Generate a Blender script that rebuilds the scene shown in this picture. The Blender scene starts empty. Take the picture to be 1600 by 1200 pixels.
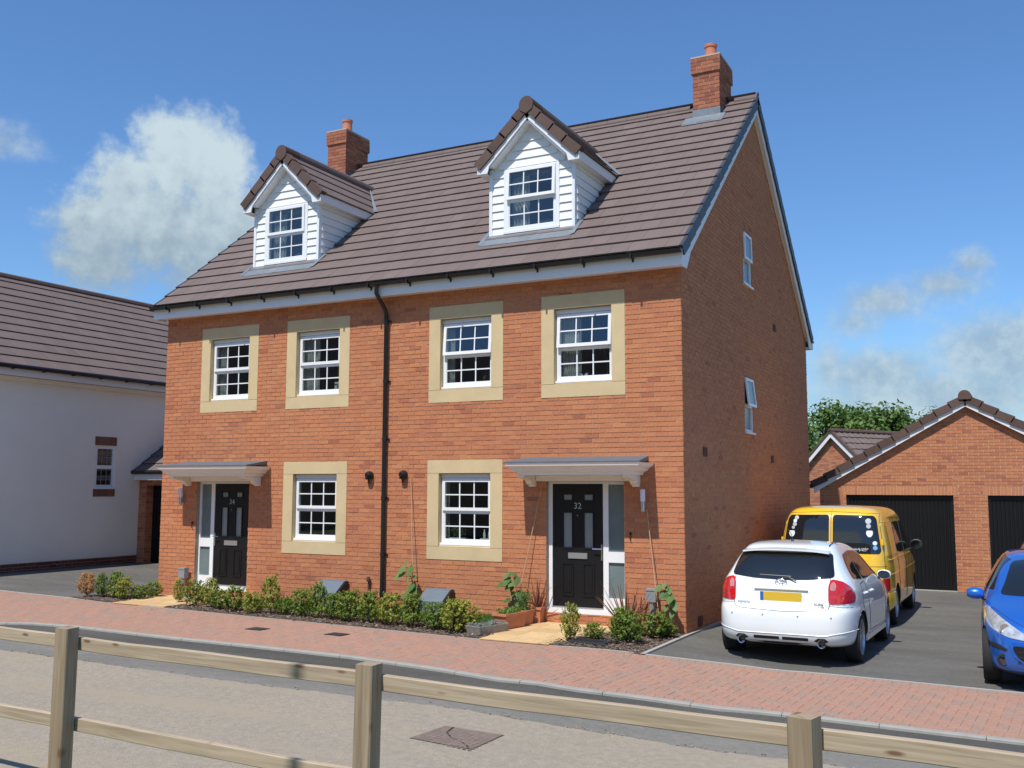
import bpy, bmesh, math, random
import numpy as np
from mathutils import Vector, Matrix
random.seed(7); rng = np.random.default_rng(7)
SC = bpy.context.scene
COL = SC.collection
R_ = math.radians

# ------------------------------------------------------------------ camera
CAM = np.array([4.4527, -14.0700, 2.0716])
CR = np.array([0.88788385, 0.46005899, 0.00282581])
CU = np.array([0.04594674, -0.09478233, 0.99443713])
CF = np.array([-0.45776758, 0.88281484, 0.10529391])
cd = bpy.data.cameras.new('camera'); cam = bpy.data.objects.new('camera', cd); COL.objects.link(cam)
cam.matrix_world = Matrix(((CR[0], CU[0], -CF[0], CAM[0]), (CR[1], CU[1], -CF[1], CAM[1]), (CR[2], CU[2], -CF[2], CAM[2]), (0, 0, 0, 1)))
cd.sensor_width = 36; cd.lens = 1539.77 / 1600 * 36; cd.clip_start = 0.1; cd.clip_end = 3000
SC.camera = cam

# ------------------------------------------------------------------ light
SUN_EL, SUN_AZ = 59.5, 185.0          # azimuth clockwise from +Y, direction towards the sun
W = bpy.data.worlds.new('World'); SC.world = W; W.use_nodes = True
SKY_STRENGTH = 0.15
def build_world():
    nt = W.node_tree; N = nt.nodes; L = nt.links; N.clear()
    out = N.new('ShaderNodeOutputWorld'); bg = N.new('ShaderNodeBackground'); bg.inputs[1].default_value = SKY_STRENGTH
    sky = N.new('ShaderNodeTexSky'); sky.sky_type = 'NISHITA'; sky.sun_disc = False
    sky.sun_elevation = R_(SUN_EL); sky.sun_rotation = R_(SUN_AZ); sky.air_density = 1.15; sky.dust_density = 0.35; sky.ozone_density = 1.6
    tc = N.new('ShaderNodeTexCoord'); sp = N.new('ShaderNodeSeparateXYZ'); L.new(tc.outputs['Generated'], sp.inputs[0])
    def m(op, a, b=None, c=None, clamp=False):
        n = N.new('ShaderNodeMath'); n.operation = op; n.use_clamp = clamp
        for i, v in enumerate((a, b, c)):
            if v is None: continue
            if isinstance(v, (int, float)): n.inputs[i].default_value = v
            else: L.new(v, n.inputs[i])
        return n.outputs[0]
    az = m('MULTIPLY', m('ARCTAN2', sp.outputs[0], sp.outputs[1]), 57.2958)
    el = m('MULTIPLY', m('ARCSINE', sp.outputs[2]), 57.2958)
    cv = N.new('ShaderNodeCombineXYZ'); L.new(az, cv.inputs[0]); L.new(el, cv.inputs[1])
    def noise(scale, detail, rough=0.55, stretch=1.0, dist=0.0):
        mp = N.new('ShaderNodeMapping'); L.new(cv.outputs[0], mp.inputs[0]); mp.inputs['Scale'].default_value = (stretch, 1, 1)
        n = N.new('ShaderNodeTexNoise'); n.inputs['Scale'].default_value = scale; n.inputs['Detail'].default_value = detail
        n.inputs['Roughness'].default_value = rough; n.inputs['Distortion'].default_value = dist
        L.new(mp.outputs[0], n.inputs['Vector']); return n.outputs[0]
    n1 = noise(0.40, 8, 0.62); n2 = noise(0.9, 5, 0.6); n3 = noise(0.16, 4, 0.6, 0.6)
    # az, el, half width, half height, weight
    cum = [(-46.6, 18.2, 3.0, 3.0, 1.0), (-45.0, 17.4, 2.7, 3.0, 1.0), (-49.2, 16.2, 2.7, 2.4, .9), (-50.4, 13.8, 3.4, 2.7, .95), (-47.3, 14.2, 4.6, 3.2, 1.0),
           (-43.8, 14.4, 3.6, 3.0, .95), (-41.2, 15.6, 3.0, 2.6, .85), (-50.5, 12.0, 3.6, 2.0, .7), (-44.0, 12.0, 5.2, 2.2, .75)]
    thin = [(-56.0, 17.6, 2.6, 1.3, .6), (-6.6, 10.2, 2.9, 1.3, .9), (-3.4, 10.9, 2.6, 1.2, .8), (-2.0, 11.9, 1.3, 1.0, .75), (-8.0, 9.2, 2.0, 1.2, .7),
            (-0.4, 7.0, 4.4, 2.5, 1.2), (-7.0, 6.2, 4.5, 1.8, 1.0), (-4.0, 5.0, 9.0, 2.0, 1.0), (6, 7, 8, 3.0, .9), (-9.4, 6.6, 1.3, 2.0, .8), (-53, 9.5, 4.5, 1.5, .55)]
    rnd = random.Random(5)
    for k in range(16):
        a = -170 + k * 21 + rnd.uniform(-5, 5)
        if -66 < a < 14: continue
        cum.append((a, rnd.uniform(9, 24), rnd.uniform(5, 9), rnd.uniform(2.5, 4.5), .85))
        thin.append((a + 8, rnd.uniform(4, 8), 9, 2.4, .8))
    def blobs(lst):
        acc = None
        for a, e, sa, se, w in lst:
            x = m('MULTIPLY', m('SUBTRACT', az, a), 1 / sa); y = m('MULTIPLY', m('SUBTRACT', el, e), 1 / se)
            d = m('SQRT', m('ADD', m('MULTIPLY', x, x), m('MULTIPLY', y, y)))
            v = m('MULTIPLY', m('SUBTRACT', 1.25, d), w)
            acc = v if acc is None else m('SMOOTH_MAX', acc, v, 0.25)
        return acc
    def ramp(v, a, b):
        n = N.new('ShaderNodeMapRange'); n.interpolation_type = 'SMOOTHSTEP'; L.new(v, n.inputs[0])
        n.inputs[1].default_value = a; n.inputs[2].default_value = b; return n.outputs[0]
    wob = m('ADD', m('MULTIPLY', m('SUBTRACT', n1, 0.5), 0.95), m('MULTIPLY', m('SUBTRACT', n2, 0.5), 0.75))
    bc = m('ADD', blobs(cum), wob)
    a_c = m('MULTIPLY', ramp(bc, 0.16, 0.74), 0.96)
    bt = m('ADD', blobs(thin), m('MULTIPLY', wob, 0.9))
    a_t = m('MULTIPLY', ramp(bt, 0.05, 0.95), 0.82)
    # brightness of the cumulus: white crown, greyer base and folds
    sh = m('ADD', m('MULTIPLY', m('SUBTRACT', n2, 0.5), 1.0), m('MULTIPLY', m('SUBTRACT', n1, 0.5), 1.5))
    shade = ramp(m('ADD', m('MULTIPLY', m('SUBTRACT', el, 14.5), 0.15), sh), -0.75, 0.7)
    cc = N.new('ShaderNodeMixRGB'); L.new(shade, cc.inputs[0]); cc.inputs[1].default_value = (1.75, 2.35, 2.85, 1); cc.inputs[2].default_value = (3.5, 4.2, 4.5, 1)
    ct = N.new('ShaderNodeMixRGB'); L.new(ramp(sh, -0.3, 0.35), ct.inputs[0]); ct.inputs[1].default_value = (1.95, 2.6, 3.2, 1); ct.inputs[2].default_value = (3.1, 3.75, 4.15, 1)
    hz = N.new('ShaderNodeMixRGB'); hz.blend_type = 'MULTIPLY'; hz.inputs[0].default_value = 1.0; L.new(sky.outputs[0], hz.inputs[1]); hz.inputs[2].default_value = (0.44, 0.635, 0.87, 1)
    m1 = N.new('ShaderNodeMixRGB'); L.new(a_t, m1.inputs[0]); L.new(hz.outputs[0], m1.inputs[1]); L.new(ct.outputs[0], m1.inputs[2])
    m2 = N.new('ShaderNodeMixRGB'); L.new(a_c, m2.inputs[0]); L.new(m1.outputs[0], m2.inputs[1]); L.new(cc.outputs[0], m2.inputs[2])
    L.new(m2.outputs[0], bg.inputs[0]); L.new(bg.outputs[0], out.inputs[0])
build_world()
sl = bpy.data.lights.new('sun', 'SUN'); sl.energy = 4.4; sl.angle = R_(0.53); sl.color = (1.0, 0.955, 0.88)
so = bpy.data.objects.new('sun', sl); COL.objects.link(so)
sd = Vector((math.sin(R_(SUN_AZ)) * math.cos(R_(SUN_EL)), math.cos(R_(SUN_AZ)) * math.cos(R_(SUN_EL)), math.sin(R_(SUN_EL))))
so.rotation_euler = sd.to_track_quat('Z', 'Y').to_euler(); so.location = (0, -30, 40)
vs = SC.view_settings; vs.view_transform = 'Standard'; vs.look = 'None'; vs.gamma = 1; vs.use_curve_mapping = False; vs.exposure = 0.2
SC.render.engine = 'CYCLES'; SC.cycles.max_bounces = 8

# ------------------------------------------------------------------ helpers
def srgb(r, g, b):
    f = lambda c: (c / 255 / 12.92) if c / 255 <= 0.04045 else ((c / 255 + 0.055) / 1.055) ** 2.4
    return (f(r), f(g), f(b))
def mat(name, col, rough=0.7, metal=0.0, var=0.0, vscale=8.0, bump=0.0, bscale=60.0, col2=None, coat=0.0, spec=0.5, attr=False, ramp=None, translucent=0.0, stretch=(1, 1, 1), dirt=0.0, coord='Object', flake=False):
    m = bpy.data.materials.new(name); m.use_nodes = True; nt = m.node_tree; N = nt.nodes; L = nt.links
    b = N['Principled BSDF']; b.inputs['Roughness'].default_value = rough; b.inputs['Metallic'].default_value = metal
    b.inputs['Specular IOR Level'].default_value = spec
    if coat: b.inputs['Coat Weight'].default_value = coat; b.inputs['Coat Roughness'].default_value = 0.04
    tc = N.new('ShaderNodeTexCoord'); mp = N.new('ShaderNodeMapping'); mp.inputs['Scale'].default_value = stretch
    L.new(tc.outputs[coord], mp.inputs[0])
    base = None
    if attr:
        a = N.new('ShaderNodeAttribute'); a.attribute_name = 'rnd'
        oi = N.new('ShaderNodeObjectInfo')
        r = N.new('ShaderNodeValToRGB'); r.color_ramp.interpolation = 'LINEAR'
        els = r.color_ramp.elements
        for i, (p, c) in enumerate(ramp):
            e = els[i] if i < 2 else els.new(p)
            e.position = p; e.color = (*c, 1)
        L.new(a.outputs['Fac'], r.inputs[0]); base = r.outputs[0]
    else:
        rgb = N.new('ShaderNodeRGB'); rgb.outputs[0].default_value = (*col, 1); base = rgb.outputs[0]
    if var > 0:
        n = N.new('ShaderNodeTexNoise'); n.inputs['Scale'].default_value = vscale; n.inputs['Detail'].default_value = 5; n.inputs['Roughness'].default_value = 0.6
        L.new(mp.outputs[0], n.inputs['Vector'])
        mr = N.new('ShaderNodeMapRange'); mr.inputs[1].default_value = 0.3; mr.inputs[2].default_value = 0.7
        L.new(n.outputs[0], mr.inputs[0])
        if col2 is not None:
            mx = N.new('ShaderNodeMixRGB'); L.new(mr.outputs[0], mx.inputs[0]); L.new(base, mx.inputs[1]); mx.inputs[2].default_value = (*col2, 1)
            base = mx.outputs[0]
        mr2 = N.new('ShaderNodeMapRange'); L.new(n.outputs[0], mr2.inputs[0]); mr2.inputs[1].default_value = 0.25; mr2.inputs[2].default_value = 0.75
        mr2.inputs[3].default_value = 1 - var; mr2.inputs[4].default_value = 1 + var
        mx = N.new('ShaderNodeVectorMath'); mx.operation = 'SCALE'; L.new(base, mx.inputs[0]); L.new(mr2.outputs[0], mx.inputs['Scale']); base = mx.outputs[0]
    L.new(base, b.inputs['Base Color'])
    if bump > 0:
        n = N.new('ShaderNodeTexNoise'); n.inputs['Scale'].default_value = bscale; n.inputs['Detail'].default_value = 4; L.new(mp.outputs[0], n.inputs['Vector'])
        bp = N.new('ShaderNodeBump'); bp.inputs['Strength'].default_value = bump; bp.inputs['Distance'].default_value = 0.01
        L.new(n.outputs[0], bp.inputs['Height']); L.new(bp.outputs[0], b.inputs['Normal'])
    if translucent > 0:
        tr = N.new('ShaderNodeBsdfTranslucent'); L.new(base, tr.inputs[0]); ms = N.new('ShaderNodeMixShader'); ms.inputs[0].default_value = translucent
        L.new(b.outputs[0], ms.inputs[1]); L.new(tr.outputs[0], ms.inputs[2]); L.new(ms.outputs[0], N['Material Output'].inputs[0])
    return m
def glassmat(name, tint=(0.9, 0.95, 0.95), refl=1.5, trans=0.75):
    """thin window pane: mirror reflection by fresnel over a tinted see-through body"""
    m = bpy.data.materials.new(name); m.use_nodes = True; N = m.node_tree.nodes; L = m.node_tree.links; N.clear()
    o = N.new('ShaderNodeOutputMaterial'); t = N.new('ShaderNodeBsdfTransparent'); t.inputs[0].default_value = (*[c * trans for c in tint], 1)
    g = N.new('ShaderNodeBsdfGlossy'); g.inputs['Roughness'].default_value = 0.015; g.inputs[0].default_value = (0.95, 0.97, 1, 1)
    fr = N.new('ShaderNodeFresnel'); fr.inputs[0].default_value = refl
    ge = N.new('ShaderNodeNewGeometry'); mu = N.new('ShaderNodeMath'); mu.operation = 'SUBTRACT'; mu.use_clamp = True; L.new(fr.outputs[0], mu.inputs[0]); L.new(ge.outputs['Backfacing'], mu.inputs[1])
    mx = N.new('ShaderNodeMixShader'); L.new(mu.outputs[0], mx.inputs[0]); L.new(t.outputs[0], mx.inputs[1]); L.new(g.outputs[0], mx.inputs[2])
    L.new(mx.outputs[0], o.inputs[0]); return m

class MB:
    """collects geometry for one mesh"""
    def __init__(s): s.v = []; s.f = []; s.a = []; s.mi = []
    def face(s, idx, a=0.5, m=0): s.f.append(tuple(idx)); s.a.append(a); s.mi.append(m)
    def poly(s, pts, a=0.5, m=0):
        n = len(s.v); s.v += [tuple(map(float, p)) for p in pts]; s.face(range(n, n + len(pts)), a, m)
    def box(s, x0, x1, y0, y1, z0, z1, a=0.5, m=0, skip=()):
        n = len(s.v)
        s.v += [(x0, y0, z0), (x1, y0, z0), (x1, y1, z0), (x0, y1, z0), (x0, y0, z1), (x1, y0, z1), (x1, y1, z1), (x0, y1, z1)]
        F = dict(bot=(0, 3, 2, 1), top=(4, 5, 6, 7), f=(0, 1, 5, 4), r=(1, 2, 6, 5), b=(2, 3, 7, 6), l=(3, 0, 4, 7))
        for k, q in F.items():
            if k not in skip: s.face([n + i for i in q], a, m)
        return s
    def obox(s, c, ax, ay, az, a=0.5, m=0):
        """box by centre and three half-axis vectors"""
        c, ax, ay, az = map(np.array, (c, ax, ay, az)); n = len(s.v)
        for sz in (-1, 1):
            for sx, sy in ((-1, -1), (1, -1), (1, 1), (-1, 1)): s.v.append(tuple(c + sx * ax + sy * ay + sz * az))
        for q in ((0, 3, 2, 1), (4, 5, 6, 7), (0, 1, 5, 4), (1, 2, 6, 5), (2, 3, 7, 6), (3, 0, 4, 7)): s.face([n + i for i in q], a, m)
        return s
    def prism(s, poly, axis, k0, k1, a=0.5, m=0):
        """poly: 2D points in the plane normal to axis (x:(y,z) y:(x,z) z:(x,y))"""
        def P(p, k): return {'x': (k, p[0], p[1]), 'y': (p[0], k, p[1]), 'z': (p[0], p[1], k)}[axis]
        n = len(s.v); c = len(poly)
        s.v += [P(p, k0) for p in poly] + [P(p, k1) for p in poly]
        s.face(range(n, n + c), a, m); s.face(reversed(range(n + c, n + 2 * c)), a, m)
        for i in range(c): j = (i + 1) % c; s.face((n + i, n + c + i, n + c + j, n + j), a, m)
        return s
    def tube(s, pts, r, seg=8, a=0.5, m=0, cap=True):
        pts = [Vector(p) for p in pts]; rs = r if isinstance(r, (list, tuple)) else [r] * len(pts); n0 = len(s.v)
        for i, p in enumerate(pts):
            d = (pts[min(i + 1, len(pts) - 1)] - pts[max(i - 1, 0)]).normalized()
            u = d.cross(Vector((0, 0, 1)));
            if u.length < 1e-3: u = Vector((1, 0, 0))
            u.normalize(); w = d.cross(u)
            for k in range(seg):
                t = 2 * math.pi * k / seg; s.v.append(tuple(p + (u * math.cos(t) + w * math.sin(t)) * rs[i]))
        for i in range(len(pts) - 1):
            for k in range(seg):
                k2 = (k + 1) % seg; s.face((n0 + i * seg + k, n0 + i * seg + k2, n0 + (i + 1) * seg + k2, n0 + (i + 1) * seg + k), a, m)
        if cap:
            s.face([n0 + k for k in reversed(range(seg))], a, m); e = n0 + (len(pts) - 1) * seg; s.face([e + k for k in range(seg)], a, m)
        return s
    def lathe(s, prof, c=(0, 0, 0), axis='z', seg=16, a=0.5, m=0):
        """prof: (radius, height) pairs"""
        n0 = len(s.v)
        for r, h in prof:
            for k in range(seg):
                t = 2 * math.pi * k / seg; x, y = r * math.cos(t), r * math.sin(t)
                p = {'z': (x, y, h), 'x': (h, x, y), 'y': (x, h, y)}[axis]; s.v.append((p[0] + c[0], p[1] + c[1], p[2] + c[2]))
        for i in range(len(prof) - 1):
            for k in range(seg):
                k2 = (k + 1) % seg; s.face((n0 + i * seg + k, n0 + i * seg + k2, n0 + (i + 1) * seg + k2, n0 + (i + 1) * seg + k), a, m)
        return s
    def mesh(s, name, mats, smooth=False, fix=True):
        me = bpy.data.meshes.new(name); me.from_pydata(s.v, [], s.f)
        for m in (mats if isinstance(mats, (list, tuple)) else [mats]): me.materials.append(m)
        if any(s.mi): me.polygons.foreach_set('material_index', s.mi)
        at = me.attributes.new('rnd', 'FLOAT', 'FACE'); at.data.foreach_set('value', s.a)
        if fix:
            bm = bmesh.new(); bm.from_mesh(me); bmesh.ops.recalc_face_normals(bm, faces=bm.faces); bm.to_mesh(me); bm.free()
        if smooth:
            me.shade_smooth()
            me.set_sharp_from_angle(angle=R_(smooth if not isinstance(smooth, bool) else 35))
        me.update(); return me
    def build(s, name, mats, parent=None, smooth=False, loc=None, fix=True):
        o = bpy.data.objects.new(name, s.mesh(name, mats, smooth, fix)); COL.objects.link(o)
        if loc: o.location = loc
        if parent: o.parent = parent
        return o
def fast_mesh(name, V, F, mats, rnd=None, mi=None, smooth=False):
    """V (n,3), F (m,4) arrays"""
    me = bpy.data.meshes.new(name); n = len(V); k = F.shape[1]; mcount = len(F)
    me.vertices.add(n); me.vertices.foreach_set('co', np.ascontiguousarray(V, dtype=np.float32).ravel())
    me.loops.add(mcount * k); me.loops.foreach_set('vertex_index', np.ascontiguousarray(F, dtype=np.int32).ravel())
    me.polygons.add(mcount); me.polygons.foreach_set('loop_start', np.arange(0, mcount * k, k, dtype=np.int32))
    for m in (mats if isinstance(mats, (list, tuple)) else [mats]): me.materials.append(m)
    if rnd is not None:
        at = me.attributes.new('rnd', 'FLOAT', 'FACE'); at.data.foreach_set('value', np.asarray(rnd, dtype=np.float32))
    if mi is not None: me.polygons.foreach_set('material_index', np.asarray(mi, dtype=np.int32))
    me.update(calc_edges=True); me.validate()
    if smooth: me.shade_smooth()
    else: me.shade_flat()
    return me
def link(name, me, parent=None, loc=None, kind=None):
    o = bpy.data.objects.new(name, me); COL.objects.link(o)
    if parent: o.parent = parent
    if loc is not None: o.location = loc
    if kind: o['kind'] = kind
    return o
def thing(name, label, cat, loc=(0, 0, 0), rz=0, group=None):
    o = bpy.data.objects.new(name, None); COL.objects.link(o); o.location = loc; o.rotation_euler = (0, 0, rz); o.empty_display_size = 0.2
    return tag(o, label, cat, group)
def tag(o, label, cat, group=None):
    o['label'] = label; o['category'] = cat
    if group: o['group'] = group
    return o
def struct(o): o['kind'] = 'structure'; return o
def rz(x, lo, hi): return min(max((x - lo) / (hi - lo), 0), 1)
def G(x, y):
    """ground height: level in front of the houses, falling a little down the driveway"""
    r = -.14 * min(max((x + .3) / 1.9, 0), 1)
    if x > -.3: r -= (.03 * min(max(y, 0), 6) - .008 * min(max(y - 6, 0), 8)) * min(x + .3, 1)
    if x < -10.5: r += .027 * min(-10.5 - x, 12)
    return r

# ------------------------------------------------------------------ materials
BR = [(0.0, (0.36, 0.130, 0.074)), (0.18, (0.42, 0.158, 0.086)), (0.4, (0.475, 0.186, 0.094)), (0.62, (0.515, 0.208, 0.099)), (0.82, (0.55, 0.235, 0.108)), (1.0, (0.465, 0.192, 0.115))]
M = {}
M['brick'] = mat('brick', None, 0.88, attr=True, ramp=BR, var=0.14, vscale=25, bump=0.5, bscale=90, spec=0.25)
BR2 = [(p, (c[0] * .97, c[1] * 1.0, c[2] * 1.03)) for p, c in BR]
M['brick_garage'] = mat('brick_garage', None, 0.88, attr=True, ramp=BR2, var=0.15, vscale=25, bump=0.5, bscale=90, spec=0.25)
M['chim_brick'] = mat('chimney_brick', None, 0.88, attr=True, ramp=[(0, (0.24, 0.09, 0.06)), (0.5, (0.33, 0.12, 0.07)), (1, (0.40, 0.16, 0.09))], var=0.1, vscale=25, spec=0.25)
M['mortar'] = mat('mortar', (0.50, 0.30, 0.195), 0.95, var=0.12, vscale=6, spec=0.2)
M['mortar2'] = mat('mortar_pale', (0.55, 0.38, 0.28), 0.95, var=0.12, vscale=6, spec=0.2)
M['stone'] = mat('stone_surround', (0.59, 0.462, 0.265), 0.85, var=0.09, vscale=2.2, bump=0.12, bscale=150, spec=0.3)
M['joint'] = mat('stone_joint', (0.30, 0.25, 0.15), 0.95)
M['upvc'] = mat('white_upvc', (0.80, 0.81, 0.82), 0.28, var=0.02, vscale=3)
M['white'] = mat('white_paint', (0.78, 0.78, 0.78), 0.45, var=0.03, vscale=3)
M['clad'] = mat('white_cladding', (0.80, 0.81, 0.79), 0.5, var=0.03, vscale=5)
M['render'] = mat('white_render', (0.84, 0.81, 0.73), 0.9, var=0.05, vscale=.8, bump=0.25, bscale=120, spec=0.2)
M['glass'] = glassmat('window_glass', refl=1.9, trans=0.86)
M['glass_side'] = mat('frosted_glass', (0.15, 0.20, 0.205), 0.22, var=0.12, vscale=3, spec=0.6)
M['glass_door'] = mat('door_frosted_glass', (0.24, 0.28, 0.28), 0.3, var=0.06, vscale=4, spec=0.6)
M['tile'] = mat('roof_tile', None, 0.82, attr=True, ramp=[(0, (0.142, 0.106, 0.096)), (0.5, (0.156, 0.117, 0.106)), (1, (0.172, 0.130, 0.119))], var=0.07, vscale=6, bump=0.2, bscale=120, spec=0.3)
M['tile_dark'] = mat('verge_tile', None, 0.8, attr=True, ramp=[(0, (0.085, 0.052, 0.042)), (1, (0.125, 0.080, 0.066))], var=0.12, vscale=8, spec=0.35)
M['drip'] = mat('dry_verge_grey', (0.045, 0.050, 0.062), 0.5, var=0.08)
M['lead'] = mat('lead_flashing', (0.17, 0.20, 0.225), 0.55, metal=0.2, var=0.18, vscale=7)
M['black'] = mat('black_plastic', (0.014, 0.014, 0.016), 0.32)
M['door'] = mat('black_door', (0.010, 0.010, 0.011), 0.42, var=0.08, bump=0.05, bscale=200, spec=.3)
M['canopy_lead'] = mat('canopy_roofing', (0.105, 0.125, 0.15), 0.6, var=0.12, vscale=6)
M['chrome'] = mat('chrome', (0.75, 0.75, 0.76), 0.15, metal=1.0)
M['steel'] = mat('satin_steel', (0.55, 0.56, 0.58), 0.35, metal=0.8)
M['terracotta'] = mat('terracotta', (0.52, 0.20, 0.105), 0.8, var=0.12, vscale=9)
M['pot'] = mat('chimney_pot', (0.52, 0.19, 0.11), 0.8, var=0.1, vscale=9)
M['dark'] = mat('dark_interior', (0.03, 0.03, 0.032), 0.9)
M['plaster'] = mat('interior_plaster', (0.32, 0.30, 0.27), 0.9)
M['carpet'] = mat('interior_floor', (0.16, 0.13, 0.10), 0.9)
M['curtain'] = mat('curtain_cloth', (0.62, 0.62, 0.56), 0.9, translucent=0.35)
M['grey_plastic'] = mat('grey_plastic', (0.25, 0.26, 0.27), 0.6, var=0.08)
M['meter'] = mat('meter_box_plastic', (0.115, 0.150, 0.185), 0.55, var=0.08)
M['air'] = mat('air_brick', (.12, .045, .035), .8)
M['canopy_white'] = mat('canopy_white', (.84, .80, .74), .5, var=.03, vscale=3)
# ------------------------------------------------------------------ ground surfaces
def drape(name, xs, ys, off, m, mask=None, ylo=None, yhi=None):
    """sheet following G(x,y); ylo/yhi are functions of x giving its edges"""
    V = []; F = []; nx = len(xs); ny = len(ys)
    for x in xs:
        a = ylo(x) if ylo else ys[0]; b = yhi(x) if yhi else ys[-1]
        for t in ys:
            y = a + (b - a) * t if ylo else t
            V.append((x, y, G(x, y) + off))
    for i in range(nx - 1):
        for j in range(ny - 1): F.append((i * ny + j, (i + 1) * ny + j, (i + 1) * ny + j + 1, i * ny + j + 1))
    me = fast_mesh(name, np.array(V), np.array(F), m)
    return struct(link(name, me))
def interp(tab):
    X = [p[0] for p in tab]; Y = [p[1] for p in tab]
    return lambda x: float(np.interp(x, X, Y))
BACK = interp([(-24, -1.15), (-13.1, -1.40), (-10.8, -1.30), (-6.1, -1.64), (-2, -1.96), (-.3, -1.95), (-.06, -1.92), (0.62, -1.76), (1.23, -1.61), (2.06, -1.54), (2.87, -1.58), (4.34, -1.68), (14, -1.9)])
KERB = interp([(-24, -6.2), (-12.5, -5.6), (-11.0, -4.75), (-10.2, -4.30), (-9.6, -3.98), (-9.2, -3.74), (-8.3, -3.66), (-6.2, -3.78), (-4.7, -3.80), (-3.1, -3.86), (-1.66, -4.06), (-0.75, -4.27), (0.12, -4.22), (0.78, -4.05), (1.8, -3.87), (2.4, -3.85), (3.27, -3.91), (4.34, -3.96), (14, -3.95)])
_e = interp([(-24, -5.2), (-7.4, -5.56), (-3.1, -5.74), (.13, -5.72), (1.3, -5.53), (2.65, -5.52), (14, -5.5)])
def EDGE(x): return _e(x) + 0.014 * math.sin(x * 5.3) + 0.012 * math.sin(x * 17.1 + 1) + 0.010 * math.sin(x * 41 + 2)

def asphalt(name, c1, c2, spk, sc=260, stain=None):
    m = bpy.data.materials.new(name); m.use_nodes = True; N = m.node_tree.nodes; L = m.node_tree.links; b = N['Principled BSDF']
    b.inputs['Roughness'].default_value = 0.9; b.inputs['Specular IOR Level'].default_value = 0.25
    tc = N.new('ShaderNodeTexCoord')
    def no(s, d=4, st=(1, 1, 1)):
        mp = N.new('ShaderNodeMapping'); mp.inputs['Scale'].default_value = st; L.new(tc.outputs['Object'], mp.inputs[0])
        n = N.new('ShaderNodeTexNoise'); n.inputs['Scale'].default_value = s; n.inputs['Detail'].default_value = d; n.inputs['Roughness'].default_value = .65; L.new(mp.outputs[0], n.inputs['Vector']); return n.outputs[0]
    def rp(v, lo, hi, a=0., c=1.):
        n = N.new('ShaderNodeMapRange'); L.new(v, n.inputs[0]); n.inputs[1].default_value = lo; n.inputs[2].default_value = hi; n.inputs[3].default_value = a; n.inputs[4].default_value = c; return n.outputs[0]
    mx = N.new('ShaderNodeMixRGB'); L.new(rp(no(0.9, 6, (.45, 1.6, 1)), .38, .62), mx.inputs[0]); mx.inputs[1].default_value = (*c1, 1); mx.inputs[2].default_value = (*c2, 1)
    fine = no(sc, 2); v = N.new('ShaderNodeVectorMath'); v.operation = 'SCALE'; L.new(mx.outputs[0], v.inputs[0]); L.new(rp(fine, .3, .7, 1 - spk, 1 + spk), v.inputs['Scale'])
    v2 = N.new('ShaderNodeVectorMath'); v2.operation = 'SCALE'; L.new(v.outputs[0], v2.inputs[0]); L.new(rp(no(14, 4), .3, .7, .88, 1.12), v2.inputs['Scale']); last = v2.outputs[0]
    if stain:
        m3 = N.new('ShaderNodeMixRGB'); L.new(rp(no(0.55, 7, (.3, 2.2, 1)), .50, .66, 0, .85), m3.inputs[0]); L.new(last, m3.inputs[1]); m3.inputs[2].default_value = (*stain, 1); last = m3.outputs[0]
    L.new(last, b.inputs['Base Color'])
    bp = N.new('ShaderNodeBump'); bp.inputs['Strength'].default_value = .55; bp.inputs['Distance'].default_value = .006; L.new(fine, bp.inputs['Height']); L.new(bp.outputs[0], b.inputs['Normal'])
    return m
M['tarmac'] = asphalt('driveway_tarmac', (0.108, 0.104, 0.094), (0.140, 0.134, 0.122), .45)
M['tarmac2'] = asphalt('road_tarmac', (0.165, 0.158, 0.142), (0.20, 0.19, 0.168), .5, 200)
M['road'] = asphalt('dusty_road', (0.310, 0.266, 0.203), (0.285, 0.252, 0.202), .50, 190, (0.325, 0.268, 0.196))
M['verge'] = mat('verge_grass', (0.10, 0.13, 0.05), 0.95, var=.3, vscale=3)
M['gold'] = mat('buff_slab', None, 0.9, attr=True, ramp=[(0, (.50, .33, .155)), (1, (.60, .42, .21))], var=.1, vscale=5, bump=.2, bscale=80)
M['gold_joint'] = mat('buff_joint', (0.42, 0.29, 0.15), .95)
M['soil'] = mat('bark_soil', (0.115, 0.085, 0.068), .95, var=.3, vscale=14, bump=.8, bscale=30)
M['kerb'] = mat('concrete_kerb', (0.30, 0.295, 0.265), .85, var=.12, vscale=6, bump=.2, bscale=120)
M['edging'] = mat('concrete_edging', (0.36, 0.345, 0.31), .85, var=.12, vscale=8)
M['pav'] = mat('block_paving', None, .88, attr=True, ramp=[(0, (.290, .212, .168)), (.16, (.305, .213, .166)), (.32, (.335, .208, .155)), (.6, (.358, .206, .150)), (.85, (.378, .212, .153)), (1, (.335, .215, .163))], var=.13, vscale=18, bump=.3, bscale=120, spec=.25)
M['pav_joint'] = mat('paving_joint_sand', (0.285, 0.215, 0.165), .95, var=.2, vscale=9)

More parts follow.
